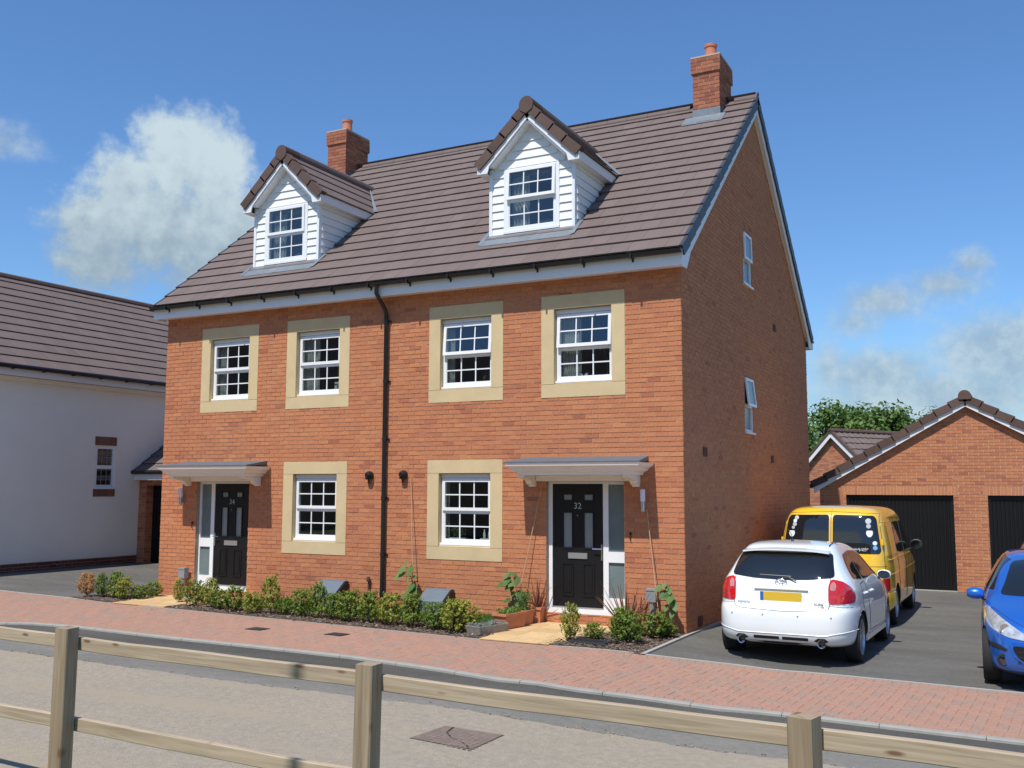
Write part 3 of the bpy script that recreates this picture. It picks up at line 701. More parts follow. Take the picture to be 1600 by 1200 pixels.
# stone surrounds: lintel, sill stone, two jambs for every window; windows
wins = []
for i, (x0, x1, z0, z1) in enumerate(stones):
    yy = -.012; j = .22
    mb = MB(); mb.box(x0, x1, yy, .13, z1 - .215, z1, skip=('b',)); mb.build('lintel', M['stone'], house)
    mb = MB(); mb.prism([(yy, z0), (.13, z0), (.13, z0 + .208), (.0, z0 + .208), (yy, z0 + .208)], 'x', x0, x1); mb.build('sill_stone', M['stone'], house)
    mb = MB(); mb.prism([(yy + .02, z0 + .2085), (.12, z0 + .2085), (.12, z0 + .255), (yy + .02, z0 + .215)], 'x', x0 + j + .002, x1 - j - .002); mb.build('weathering', M['stone'], house)
    for a, b in ((x0, x0 + j), (x1 - j, x1)):
        mb = MB(); mb.box(a, b, yy + .0005, .13, z0 + .214, z1 - .2205, skip=('b',)); mb.build('jamb', M['stone'], house)
    for zj in (z0 + .2075, z1 - .221): mb = MB(); mb.box(x0 + .003, x1 - .003, yy + .006, .12, zj, zj + .007); mb.build('joint', M['joint'], house)
    tl = {2: R_(4.5), 3: R_(4.5)}.get(i, R_(0))
    wins.append(casement(house, x0 + j + .006, x1 - j - .006, z0 + .268, z1 - .224, .088, head=.062, tilt=tl))
# small gable side windows
for gi, (a, b, c, d) in enumerate(gw):
    mb = MB(); f = .055
    X0, X1 = -.06, -.005
    for r in ((a, a + f, c, d), (b - f, b, c, d), (a + f, b - f, c, c + f), (a + f, b - f, d - f, d), (a + f, b - f, c + .46, c + .52)): mb.box(X0, X1, r[0], r[1], r[2], r[3])
    w = mb.build('window', M['upvc'], house)
    mb = MB(); mb.box(-.05, .045, a - .03, b + .03, c - .03, c + .004); mb.build('sill', M['upvc'], w)
    mb = MB(); mb.box(-.04, -.036, a + f, b - f, c + f, c + .46); mb.build('pane', M['glass_side'], w)
    tl = R_(6 if gi == 1 else 1); sz0, sz1 = c + .47, d - .01
    def T(h, dd): return (.004 + math.sin(tl) * h + dd, sz1 - math.cos(tl) * h)
    mb = MB(); hh = sz1 - sz0
    for (h0, h1, ya, yb) in ((0, .05, a + .02, b - .02), (hh - .05, hh, a + .02, b - .02), (.05, hh - .05, a + .02, a + .07), (.05, hh - .05, b - .07, b - .02)):
        p = [T(h0, 0), T(h0, .03), T(h1, .03), T(h1, 0)]; mb.prism([(ya, 0)] * 0 or [(ya, ya)], 'x', 0, 0) if False else None
        n = len(mb.v)
        for yv in (ya, yb):
            for (xx, zz) in p: mb.v.append((xx, yv, zz))
        for q in ((0, 1, 2, 3), (7, 6, 5, 4), (0, 4, 5, 1), (1, 5, 6, 2), (2, 6, 7, 3), (3, 7, 4, 0)): mb.face([n + k for k in q])
    mb.build('sash', M['upvc'], w)
    mb = MB(); p = [T(.05, .012), T(hh - .05, .012)]; mb.poly([(p[0][0], a + .07, p[0][1]), (p[0][0], b - .07, p[0][1]), (p[1][0], b - .07, p[1][1]), (p[1][0], a + .07, p[1][1])]); mb.build('pane', M['glass_side'], w)
# air bricks on the gable
for (y, z) in ((1.1, 2.65), (5.75, 2.66), (6.22, 5.37), (.68, .09)):
    mb = MB(); mb.box(.004, .016, y - .11, y + .11, z - .075, z + .075)
    for k in range(6): mb.box(.016, .022, y - .10, y + .10, z - .065 + k * .024, z - .053 + k * .024)
    mb.build('air_brick', M['air'], house)

# ------------------------------------------------------------------ doors
def digits(txt, size, m, parent, loc, rot, name='door_number', ext=.003, align='CENTER', bold=0.0, shear=0.0):
    cu = bpy.data.curves.new(name, 'FONT'); cu.body = txt; cu.size = size; cu.extrude = ext; cu.align_x = align; cu.align_y = 'CENTER'; cu.offset = bold; cu.shear = shear; cu.resolution_u = 3
    tmp = bpy.data.objects.new('tmp', cu); COL.objects.link(tmp); dg = bpy.context.evaluated_depsgraph_get(); me = bpy.data.meshes.new_from_object(tmp.evaluated_get(dg))
    bpy.data.objects.remove(tmp); bpy.data.curves.remove(cu); me.name = name; me.materials.clear(); me.materials.append(m)
    o = link(name, me, parent, loc); o.rotation_euler = rot; return o
def front_door(mir, number, parent):
    """mir maps the right-hand door's x to this door's x"""
    Y = .08
    def B(mb, a, b, y0, y1, z0, z1): a, b = mir(a), mir(b); mb.box(min(a, b), max(a, b), y0, y1, z0, z1); return mb
    fr = MB()
    for r in ((-2.23, -2.163, .24, 2.18), (-1.308, -1.222, .24, 2.18), (-.965, -.93, .24, 2.18)): B(fr, r[0], r[1], Y, Y + .08, r[2], r[3])
    B(fr, -2.163, -1.308, Y, Y + .08, 2.145, 2.18); B(fr, -1.222, -.965, Y, Y + .08, 2.135, 2.18); B(fr, -1.222, -.965, Y, Y + .08, .955, 1.115); B(fr, -1.222, -.965, Y, Y + .08, .24, .42)
    f = fr.build('door_frame', M['upvc'], parent)
    s = MB(); B(s, -2.24, -.935, Y - .055, Y + .08, .17, .239); s.build('threshold', M['upvc'], f)
    s = MB(); B(s, -2.16, -1.31, Y - .02, Y + .03, .241, .262); s.build('weather_bar', M['steel'], f)
    g = MB(); B(g, -1.222, -.965, Y + .03, Y + .036, 1.115, 2.135); g.build('pane', M['glass_side'], f)
    g = MB(); B(g, -1.222, -.965, Y + .03, Y + .036, .42, .955); g.build('pane', M['glass_side'], f)
    ho = [(-1.985, -1.825, 1.885, 1.985), (-1.635, -1.475, 1.885, 1.985), (-1.985, -1.825, 1.155, 1.705), (-1.635, -1.475, 1.155, 1.705)]
    d = MB()
    for a, b, c, e in plate_holes(-2.161, -1.31, .262, 2.143, ho): B(d, a, b, Y + .015, Y + .06, c, e)
    dr = d.build('door', M['door'], parent)
    for a, b, c, e in ho:
        g = MB(); B(g, a + .008, b - .008, Y + .030, Y + .036, c + .008, e - .008); g.build('pane', M['glass_door'], dr)
        r = MB()
        for q in ((a - .015, a + .008, c - .015, e + .015), (b - .008, b + .015, c - .015, e + .015), (a + .008, b - .008, c - .015, c + .008), (a + .008, b - .008, e - .008, e + .015)): B(r, q[0], q[1], Y + .006, Y + .028, q[2], q[3])
        r.build('moulding', M['door'], dr)
    for a, b in ((-2.0, -1.81), (-1.65, -1.46)):      # lower raised panels
        r = MB(); t = .014
        for q in ((a, b, .905, .925), (a, b, .42, .44), (a, a + .02, .44, .905), (b - .02, b, .44, .905)): B(r, q[0], q[1], Y + .004, Y + .015, q[2], q[3])
        B(r, a + .04, b - .04, Y + .008, Y + .015, .48, .865); r.build('door_panel', M['door'], dr)
    l = MB(); B(l, -1.895, -1.575, Y - .0, Y + .015, .995, 1.083); l.build('letterbox', M['steel'], dr)
    h = MB(); B(h, -1.345, -1.322, Y + .001, Y + .015, .98, 1.22)
    x = mir(-1.333); x2 = mir(-1.47); h.tube([(x, Y + .01, 1.155), (x, Y - .045, 1.155), (x2, Y - .045, 1.155)], .009, 8); h.build('handle', M['chrome'], dr)
    k = MB(); k.lathe([(0, Y - .002), (.013, Y - .002), (.014, Y + .014)], (mir(-1.735), 0, 1.655), 'y', 12); k.build('spyhole', M['chrome'], dr)
    digits(number, .135, M['steel'], dr, (mir(-1.735), Y + .010, 1.80), (R_(90), 0, 0))
front_door(lambda x: x, '32', house)
front_door(lambda x: -WD - x, '34', house)

# ------------------------------------------------------------------ door canopies
def canopy(x0, x1, parent):
    """flat lead-topped canopy on scrolled brackets; x0,x1 = edges at the wall"""
    P = .66
    tp = MB(); a, b = x0, x1
    V = [(a, 0, 2.50), (b, 0, 2.50), (b + .10, -P, 2.452), (a - .03, -P, 2.452), (a + .05, 0, 2.562), (b - .0, 0, 2.562), (b + .10, -P, 2.475), (a - .03, -P, 2.475)]
    n = len(tp.v); tp.v += V
    for q in ((3, 2, 1, 0), (4, 5, 6, 7)[::-1], (0, 4, 7, 3), (1, 2, 6, 5), (3, 7, 6, 2)): tp.face(q)
    c = tp.build('canopy', M['canopy_lead'], parent)
    # stepped cornice, front and both sides, narrowing downwards
    prof = [(0.0, 2.452), (.012, 2.435), (.02, 2.41), (.055, 2.385), (.075, 2.36), (.082, 2.34), (.11, 2.325), (.13, 2.31), (.135, 2.275)]
    fl, fr = a - .03, b + .10
    cm = MB(); rings = []
    for off, z in prof:
        s = off * 1.35; rings.append([(fl + s, 0, z), (fl + s, -P + off, z), (fr - s, -P + off, z), (fr - s, 0, z)])
    for r in rings: cm.v += r
    for i in range(len(rings) - 1):
        for k in range(3): cm.face((i * 4 + k, (i + 1) * 4 + k, (i + 1) * 4 + k + 1, i * 4 + k + 1))
    e = (len(rings) - 1) * 4; cm.face((e, e + 1, e + 2, e + 3))
    cm.build('cornice', M['canopy_white'], c)
    for xb in (fl + .20, fr - .28):
        pf = [(0, 2.275), (0, 2.10), (-.075, 2.10), (-.085, 2.125), (-.13, 2.13), (-.17, 2.15), (-.20, 2.19), (-.24, 2.205), (-.32, 2.212), (-.40, 2.225), (-.46, 2.235), (-.47, 2.275)]
        m2 = MB(); m2.prism(pf, 'x', xb - .05, xb + .05); m2.build('bracket', M['canopy_white'], c)
    m2 = MB(); m2.box(fl + .26, fr - .34, -.05, .075, 2.185, 2.274); m2.build('head_board', M['canopy_white'], c)
canopy(-2.62, -.54, house)
canopy(-9.99, -7.91, house)

# ------------------------------------------------------------------ main roof
Y0, Z0 = -.25, 5.6255; YR, ZR = DP / 2, 9.7365
SL = math.hypot(YR - Y0, ZR - Z0); PV = np.array([0, (YR - Y0) / SL, (ZR - Z0) / SL]); NV = np.array([0, -PV[2], PV[1]])
def roof_tiles(parent, x0, x1, O, up, nv, ncourse, gauge, ax=np.array([1., 0, 0]), wid=.30, nind=0, keepout=lambda s, x: False, m=None, name='roof_tile', lift=.032, thick=.014, bond=True):
    """tiles laid on the plane through O; s along 'up', x along ax"""
    T = [(0, 0), (0, 1)]
    items = []
    tl = gauge + .03
    for r in range(ncourse):
        s0 = r * gauge - .02; x = x0 - (wid / 2 if (r % 2 and bond) else 0)
        while x < x1 - .01:
            a, b = max(x, x0), min(x + wid - .003, x1)
            if b - a > .02 and not keepout(s0 + gauge / 2, (a + b) / 2): items.append((a, b, s0, min(s0 + tl, ncourse * gauge + .005)))
            x += wid
    def verts(a, b, s0, s1):
        l0 = lift + random.gauss(0, .0012); out = []
        for s, l in ((s0, l0), (s1, .002)):
            for xx in (a, b):
                out.append(O + ax * xx + up * s + nv * (l + thick)); out.append(O + ax * xx + up * s + nv * (l - .010))
        return out   # 0 at,1 ab,2 bt,3 bb,4.. top end
    FQ = [(0, 2, 6, 4), (1, 3, 2, 0), (0, 4, 5, 1), (3, 7, 6, 2)]
    sc = []
    for it in items:
        c = O + ax * (it[0] + it[1]) / 2 + up * (it[2] + it[3]) / 2; sc.append(seen_size(*c) if nind else 0)
    order = sorted(range(len(items)), key=lambda i: -sc[i]); ind = set(order[:nind]); V = []; F = []; A = []
    po = np.array(parent.location)
    for i, it in enumerate(items):
        vv = verts(*it); c = min(max(random.gauss(.5, .2), 0), 1)
        if i in ind:
            ctr = sum(vv) / 8
            o = link(name, fast_mesh(name, np.array(vv) - ctr, np.array(FQ), m, rnd=[c] * 4), parent, tuple(ctr - po))
        else:
            n = len(V); V += [v - po for v in vv]; F += [tuple(n + k for k in q) for q in FQ]; A += [c] * 4
    if V: link(name, fast_mesh(name + '_field', np.array(V), np.array(F), m, rnd=A), parent, kind='stuff')
NC = 18; GA = SL / (NC - .35)
O_f = np.array([0, Y0, Z0])
DORM = [(-2.84, 'right'), (-8.21, 'left')]
def ko(s, x):
    y = Y0 + PV[1] * s
    for cx, _ in DORM:
        if abs(x - cx) < .75 and .95 < y < 1.9: return True
    for c0, c1 in ((-1.05, -.49), (-10.06, -9.50)):
        if c0 < x < c1 and 4.3 < y < 5.3: return True
    return False
XL, XRr = -WD - .10, .10
roof_tiles(house, XL, XRr, O_f, PV, NV, NC, GA, nind=300, keepout=ko, m=M['tile'])
PVb = np.array([0, -PV[1], PV[2]]); NVb = np.array([0, PV[2], PV[1]])
roof_tiles(house, XL, XRr, np.array([0, DP - Y0, Z0]), PVb, NVb, NC, GA, wid=1.2, keepout=lambda s, x: False, m=M['tile'])
mb = MB()   # felt/deck under the tiles
for sg, yb in ((1, Y0), (-1, DP - Y0)): mb.poly([(XL + .02, yb, Z0 - .01), (XRr - .02, yb, Z0 - .01), (XRr - .02, YR, ZR - .01), (XL + .02, YR, ZR - .01)])
mb.build('roof_deck', M['dark'], house, fix=False)
# ridge tiles
x = XL - .02; k = 0
while x < XRr - .02:
    if not any(c0 - .2 < x + .22 < c1 + .22 - .0 for c0, c1 in ((-1.03, -.52), (-10.03, -9.53))):
        m2 = MB(); x2 = min(x + .445, XRr + .03); n0 = len(m2.v)
        for xx in (x, x2):
            for j in range(9):
                t = R_(-20 + j * 27.5); m2.v.append((xx, YR + .125 * math.cos(t), ZR - .035 + .115 * math.sin(t)))
        for j in range(8): m2.face((j, j + 1, 9 + j + 1, 9 + j), .5)
        m2.face(list(range(9))[::-1]); m2.face(list(range(9, 18)))
        o = m2.build('ridge_tile', M['tile'], house)
        m2 = MB(); m2.box(x2 - .012, x2 + .012, YR - .04, YR + .04, ZR + .06, ZR + .105); m2.build('ridge_clip', M['tile_dark'], o)
    x += .45; k += 1
# dry verge caps, stepped, on all four slopes (one per course)
for (xe, sx) in ((XRr, 1), (XL, -1)):
    for side in (0, 1):
        O2, pv, nv = (O_f, PV, NV) if side == 0 else (np.array([0, DP - Y0, Z0]), PVb, NVb)
        for r in range(NC):
            s0, s1 = r * GA - .03, min((r + 1) * GA - .02, SL); l0, l1 = .052, .026
            m2 = MB(); n0 = 0; a, b = (xe - .02, xe + .035) if sx > 0 else (xe - .035, xe + .02)
            for s, l in ((s0, l0), (s1, l1)):
                for xx in (a, b):
                    for h in (l, l - .17): m2.v.append(tuple(O2 + np.array([xx, 0, 0]) + pv * s + nv * h))
            for q in ((0, 2, 6, 4), (1, 5, 7, 3), (0, 4, 5, 1), (2, 3, 7, 6), (0, 1, 3, 2), (4, 6, 7, 5)): m2.face(q)
            m2.build('verge_cap', M['drip'], house)
# bargeboards, fascia, soffit
for xe, sx in ((.098, 1), (-WD - .098, -1)):
    for side in (0, 1):
        f = (lambda y: y) if side == 0 else (lambda y: DP - y)
        k = (ZR - Z0) / (YR - Y0)
        ya, yb = Y0 - .02, YR
        pts = [(f(ya), Z0 + k * (ya - Y0) - .12), (f(yb), ZR - .12), (f(yb), ZR - .12 - .20), (f(.22), Z0 + k * (.22 - Y0) - .36), (f(.02), 5.36), (f(ya), 5.36)]
        m2 = MB(); m2.prism(pts, 'x', xe - .022, xe); m2.build('bargeboard', M['white'], house)
        so_ = MB(); a, b = sorted((0, xe - .022 * sx)) if sx > 0 else sorted((-WD, xe + .022))
        so_.poly([(a, f(.0), Z0 + k * .25 - .30), (b, f(.0), Z0 + k * .25 - .30), (b, f(YR), ZR - .30), (a, f(YR), ZR - .30)]); so_.build('soffit', M['white'], house, fix=False)
for side in (0, 1):
    f = (lambda y: y) if side == 0 else (lambda y: DP - y)
    m2 = MB(); y0, y1 = sorted((f(-.272), f(-.25))); m2.box(-WD - .12, .12, y0, y1, 5.36, 5.57); m2.build('fascia', M['white'], house)
    m2 = MB(); y0, y1 = sorted((f(-.249), f(-.009))); m2.box(-WD - .075, .075, y0, y1, 5.385, 5.40); m2.build('soffit', M['white'], house)
    # gutter: half-round channel
    m2 = MB(); n = 9; yc = f(-.335); xs_ = (-WD - .13, .13)
    for xx in xs_:
        for rr in (.060, .053):
            for j in range(n): t = math.pi + math.pi * j / (n - 1); m2.v.append((xx, yc + rr * math.cos(t), 5.585 + rr * math.sin(t)))
    for j in range(n - 1): m2.face((j, j + 1, 2 * n + j + 1, 2 * n + j)); m2.face((n + j, 3 * n + j, 3 * n + j + 1, n + j + 1))
    m2.face((0, 2 * n, 3 * n, n)); m2.face((n - 1, 2 * n - 1, 4 * n - 1, 3 * n - 1))
    for b_ in (0, 2 * n): m2.face([b_ + j for j in range(n)])
    gt = m2.build('gutter', M['black'], house, smooth=40)
    if side == 0:
        x = -WD + .3
        while x < 0:
            m2 = MB(); m2.box(x - .014, x + .014, -.3995, -.274, 5.51, 5.532); m2.box(x - .014, x + .014, -.285, -.2735, 5.47, 5.56); m2.box(x - .016, x + .016, -.405, -.397, 5.51, 5.59); m2.build('gutter_bracket', M['black'], gt); x += .80
# downpipe at the party line
m2 = MB(); px = -5.27
m2.tube([(px - .03, -.335, 5.53), (px - .03, -.335, 5.40), (px - .01, -.30, 5.33), (px, -.10, 5.14), (px, -.07, 5.06), (px, -.07, .02)], .036, 12)
dpn = m2.build('downpipe', M['black'], house, smooth=40)
for z in (4.95, 3.9, 2.9, 1.9, .95, .3):
    m2 = MB(); m2.lathe([(.036, z - .03), (.042, z - .03), (.042, z + .03), (.036, z + .03)], (px, -.07, 0), 'z', 12); m2.box(px - .075, px + .075, -.035, -.009, z - .012, z + .012); m2.build('pipe_clip', M['black'], dpn)

# ------------------------------------------------------------------ chimneys
for (c0, c1) in ((-1.03, -.50), (-10.04, -9.51)):
    y0, y1 = 4.25, 5.13; zt = 10.55; cor = 10.24
    m2 = MB(); m2.box(c0 + .008, c1 - .008, y0 + .008, y1 - .008, 8.9, cor + .01); m2.box(c0 - .022, c1 + .022, y0 - .022, y1 + .022, cor, zt - .004)
    ch = m2.build('chimney', M['mortar2'], house)
    for (p, u, nn, wdt) in (((c0, y0), (1, 0), (0, -1), c1 - c0), ((c1, y0), (0, 1), (1, 0), y1 - y0), ((c0, y0), (0, 1), (-1, 0), y1 - y0), ((c0, y1), (1, 0), (0, 1), c1 - c0)):
        bl = brick_list(0, wdt, 9.15, cor - .003, []); brickwork(ch, bl, (*p, 0), u, nn, M['chim_brick'], proud=.002)
        bl = brick_list(-.03 if u[0] else -.03, wdt + .03, cor, zt, []); brickwork(ch, bl, (p[0] + nn[0] * .03, p[1] + nn[1] * .03, 0), u, nn, M['chim_brick'], proud=.002)
    m2 = MB(); m2.box(c0 - .03, c1 + .03, y0 - .03, y1 + .03, zt, zt + .03); m2.build('flaunching', M['mortar2'], ch)
    m2 = MB(); cx, cy = (c0 + c1) / 2, (y0 + y1) / 2 - .05
    m2.lathe([(.135, zt + .02), (.12, zt + .10), (.112, zt + .33), (.128, zt + .345), (.130, zt + .40), (.112, zt + .405), (.10, zt + .40), (.095, zt + .1), (0, zt + .1)], (cx, cy, 0), 'z', 20); m2.build('chimney_pot', M['pot'], ch, smooth=30)
    zf = lambda y: Z0 + (ZR - Z0) / (YR - Y0) * (y - Y0)
    m2 = MB(); m2.box(c0 - .012, c1 + .012, y0 - .012, y0 - .004, zf(y0) - .06, zf(y0) + .19)
    m2.prism([(y0 - .30, zf(y0 - .30) + .045), (y0 - .01, zf(y0 - .01) + .045), (y0 - .01, zf(y0 - .01) + .058), (y0 - .30, zf(y0 - .30) + .058)], 'x', c0 - .16, c1 + .12)
    for k in range(3):
        ya = y0 + k * .13; 
        for (xa, xb) in ((c1 + .004, c1 + .012), (c0 - .012, c0 - .004)): m2.box(xa, xb, ya, ya + .13, zf(ya) - .05, zf(ya) + .15)
    m2.build('flashing', M['lead'], ch)

# ------------------------------------------------------------------ dormers
def dormer(cx):
    fy = .72; hw = .81; zb = 6.42; ze = 7.58; za = 8.40; y_o = fy - .20
    k = (ZR - Z0) / (YR - Y0); roofz = lambda y: Z0 + k * (y - Y0)
    roofy = lambda z: Y0 + (z - Z0) / k
    wx0, wx1, wz0, wz1 = cx - .485, cx + .485, zb + .07, zb + 1.17
    m2 = MB()
    for a, b, c, d in plate_holes(cx - hw, cx + hw, zb - .1, ze, [(wx0, wx1, wz0, wz1)]): m2.poly([(a, fy, c), (b, fy, c), (b, fy, d), (a, fy, d)])
    m2.poly([(cx - hw, fy, ze), (cx + hw, fy, ze), (cx, fy, ze + hw)])
    for s in (-1, 1): m2.poly([(cx + s * hw, fy, zb - .1), (cx + s * hw, fy, ze), (cx + s * hw, roofy(ze) + .1, ze), (cx + s * hw, roofy(zb - .1) + .1, zb - .1)])
    for q in ([(wx0, fy, wz0), (wx0, fy + .12, wz0), (wx0, fy + .12, wz1), (wx0, fy, wz1)], [(wx1, fy, wz0), (wx1, fy + .12, wz0), (wx1, fy + .12, wz1), (wx1, fy, wz1)], [(wx0, fy, wz1), (wx1, fy, wz1), (wx1, fy + .12, wz1), (wx0, fy + .12, wz1)]): m2.poly(q)
    D = m2.build('dormer', M['clad'], house, fix=False)
    # inside of the attic room behind the window
    m2 = MB(); m2.box(cx - .75, cx + .75, fy + 1.9, fy + 1.95, 5.7, 7.5); m2.box(cx - .78, cx - .75, fy + .13, fy + 1.9, 5.7, 7.5); m2.box(cx + .75, cx + .78, fy + .13, fy + 1.9, 5.7, 7.5); m2.box(cx - .75, cx + .75, fy + .12, fy + 1.9, 7.5, 7.54); m2.build('interior_wall', M['plaster'], D)
    cw = MB(); w = casement(house, wx0, wx1, wz0, wz1, fy - .035, tilt=R_(3.5) if cx > -5 else 0.0, sill=False)
    # lap boards: one strip each side of the window, full rows above, and the cheeks
    def board(x0, x1, z0, z1, zmax=None):
        m2 = MB(); n = 0
        m2.v += [(x0, fy - .028, z0), (x1, fy - .028, z0), (x1, fy - .008, z1), (x0, fy - .008, z1), (x0, fy - .001, z0), (x1, fy - .001, z0), (x1, fy - .001, z1), (x0, fy - .001, z1)]
        for q in ((0, 1, 2, 3), (4, 5, 1, 0), (1, 5, 6, 2), (4, 0, 3, 7), (3, 2, 6, 7)): m2.face(q)
        m2.build('cladding_board', M['clad'], D)
    bh = .147; z = zb + .01
    while z < ze + hw - .12:
        z1 = z + bh
        if z < wz1 - .06:
            board(cx - hw + .05, wx0 - .045, z, z1 - .004); board(wx1 + .045, cx + hw - .05, z, z1 - .004)
        else:
            e = min(hw - .05, (ze + hw - z1) + .0)
            if e > .06: board(cx - e, cx + e, z, z1 - .004)
        z = z1
    for s in (-1, 1):   # corner trims
        m2 = MB(); a, b = sorted((cx + s * hw, cx + s * (hw - .05))); m2.box(a - (.006 if s < 0 else -.0), b + (.006 if s > 0 else 0), fy - .036, fy + .05, zb - .02, ze + .05); m2.build('corner_trim', M['upvc'], D)
        a, b = sorted((cx + s * .485, cx + s * .53)); m2 = MB(); m2.box(a, b, fy - .034, fy, wz0 - .04, wz1 + .04); m2.build('window_trim', M['clad'], D)
        # cheek boards
        z = zb + .01
        while z < ze:
            z1 = min(z + bh, ze); ya, yb = fy + .05, roofy(z) + .02; yc = roofy(z1) + .02
            if yb < ya + .02: z = z1; continue
            m2 = MB(); xo, xi = cx + s * (hw + .028), cx + s * (hw + .008)
            m2.v += [(xo, ya, z), (xo, yb, z), (xi, yc, z1 - .004), (xi, ya, z1 - .004), (cx + s * (hw + .001), ya, z), (cx + s * (hw + .001), yb, z)]
            m2.face((0, 1, 2, 3)); m2.face((4, 5, 1, 0)); m2.face((4, 0, 3)); m2.build('cladding_board', M['clad'], D); z = z1
    m2 = MB(); m2.box(wx0 - .045, wx1 + .045, fy - .05, fy + .02, wz0 - .045, wz0 - .004); m2.build('sill', M['upvc'], D)
    # roof of the dormer
    ov = .16; L_ = (hw + ov) * math.sqrt(2); ridge = ze + .10 + (hw + ov) ; eav = ze + .10
    for s in (-1, 1):
        up = np.array([-s * math.sqrt(.5), 0, math.sqrt(.5)]); nv = np.array([s * math.sqrt(.5), 0, math.sqrt(.5)]); O = np.array([cx + s * (hw + ov), 0, eav])
        def kot(sp, y, O=O, up=up): return y > roofy((O + up * sp)[2]) + .16
        roof_tiles_d(D, y_o, 3.9, O, up, nv, 4, L_ / 3.9, kot, s)
        m2 = MB(); pts = [(O + up * 0), (O + up * L_)]
        zE, zR_ = eav - .02, ridge - .02
        yE, yR_ = roofy(zE) + .1, roofy(zR_) + .1
        m2.poly([(O[0], y_o + .01, zE), (O[0], yE, zE), (cx, yR_, zR_), (cx, y_o + .01, zR_)]); m2.build('roof_deck', M['white'], D, fix=False)
        # verge tiles on the front edge
        for i in range(4):
            s0 = i * L_ / 4 - .02; s1 = (i + 1) * L_ / 4 + .01; m2 = MB()
            for sp, l in ((s0, .058), (s1, .040)):
                for yy in (y_o - .035, y_o + .12):
                    for h in (l, l - .165): m2.v.append(tuple(O + np.array([0, yy, 0]) + up * sp + nv * h))
            for q in ((0, 2, 6, 4), (1, 5, 7, 3), (0, 4, 5, 1), (2, 3, 7, 6), (0, 1, 3, 2), (4, 6, 7, 5)): m2.face(q, random.random())
            m2.build('verge_tile', M['tile_dark'], D)
        # bargeboard and box end
        def BP(sp, h): q = O + up * sp + nv * h; return (q[0], q[2])
        pts = [BP(-.03, -.055), BP(L_, -.055), BP(L_ - .14, -.19), BP(.14, -.19), (O[0] - s * .20, eav - .16), (O[0] - s * .02, eav - .16)]
        m2 = MB(); m2.prism(pts, 'y', y_o + .0, y_o + .022); m2.build('bargeboard', M['white'], D)
        pts = [BP(.0, -.056), BP(L_ - .1, -.056), BP(L_ - .1, -.09), BP(.06, -.09)]
        m2 = MB(); m2.prism([BP(.1, -.15), BP(L_ - .14, -.15), BP(L_ - .19, -.22), BP(.16, -.22)], 'y', y_o + .023, fy); m2.build('verge_soffit', M['white'], D)
        # eaves fascia along the side and its soffit
        m2 = MB(); xa, xb = sorted((O[0] - s * .025, O[0] - s * .0)); m2.box(xa, xb, y_o, roofy(eav - .02), eav - .16, eav - .0); m2.build('fascia', M['white'], D)
        m2 = MB(); xa, xb = sorted((O[0] - s * .026, cx + s * hw)); m2.box(xa, xb, y_o + .023, roofy(eav - .14), eav - .16, eav - .145); m2.build('soffit', M['white'], D)
        # valley lead up the junction with the main roof
        m2 = MB(); pa = Vector((O[0] + s * .03, roofy(eav) - .03, eav + .045)); pb = Vector((cx, roofy(ridge) - .02, ridge + .05)); d = Vector((s * .07, -.0, 0))
        q = Vector((0, -k, 1)).normalized() * .012
        m2.poly([pa + q, pa + d + q + Vector((0, .02, .0)), pb + d * .3 + q, pb + q]); m2.build('valley_lead', M['lead'], D, fix=False)
    m2 = MB(); m2.prism([(cx - .13, ridge - .165), (cx + .13, ridge - .165), (cx + .05, ridge - .06), (cx, ridge - .01), (cx - .05, ridge - .06)], 'y', y_o - .004, y_o + .0235); m2.build('apex_plate', M['white'], D)
    m2 = MB(); m2.prism([(cx + .135 * math.cos(t_), ridge - .045 + .150 * math.sin(t_)) for t_ in np.linspace(-.6, math.pi + .6, 13)] + [(cx, ridge - .20)], 'y', y_o - .05, y_o - .036); m2.build('ridge_end', M['tile_dark'], D)
    # ridge tiles of the dormer
    y = y_o - .04; i = 0; yend = roofy(ridge) + .05
    while y < yend:
        m2 = MB(); y2 = min(y + .43, yend)
        for yy in (y, y2):
            for j in range(9):
                t = R_(-35 + j * 31.25); m2.v.append((cx + .125 * math.cos(t), yy, ridge + .0 + .115 * math.sin(t)))
        for j in range(8): m2.face((j, j + 1, 9 + j + 1, 9 + j))
        m2.face(list(range(9))); m2.face(list(range(9, 18))); m2.build('ridge_tile', M['tile_dark'] if i == 0 else M['tile'], D); y += .435; i += 1
    # lead apron below the window
    m2 = MB(); ya = fy - .03; yb = fy - .34
    m2.v += [(cx - hw - .03, ya, zb + .0), (cx + hw + .03, ya, zb + .0), (cx + hw + .05, yb, roofz(yb) + .055), (cx - hw - .07, yb, roofz(yb) + .055), (cx + hw + .03, ya, roofz(ya) + .05), (cx - hw - .03, ya, roofz(ya) + .05)]
    m2.face((5, 4, 1, 0)); m2.face((3, 2, 4, 5))
    for s in (-1, 1):
        xa = cx + s * (hw + .02); xb = cx + s * (hw + .10)
        m2.poly([(xa, yb + .02, roofz(yb + .02) + .06), (xb, yb + .05, roofz(yb + .05) + .062), (xb, fy + .1, roofz(fy + .1) + .062), (xa, fy + .1, roofz(fy + .1) + .06)])
    m2.build('lead_apron', M['lead'], D, fix=False)
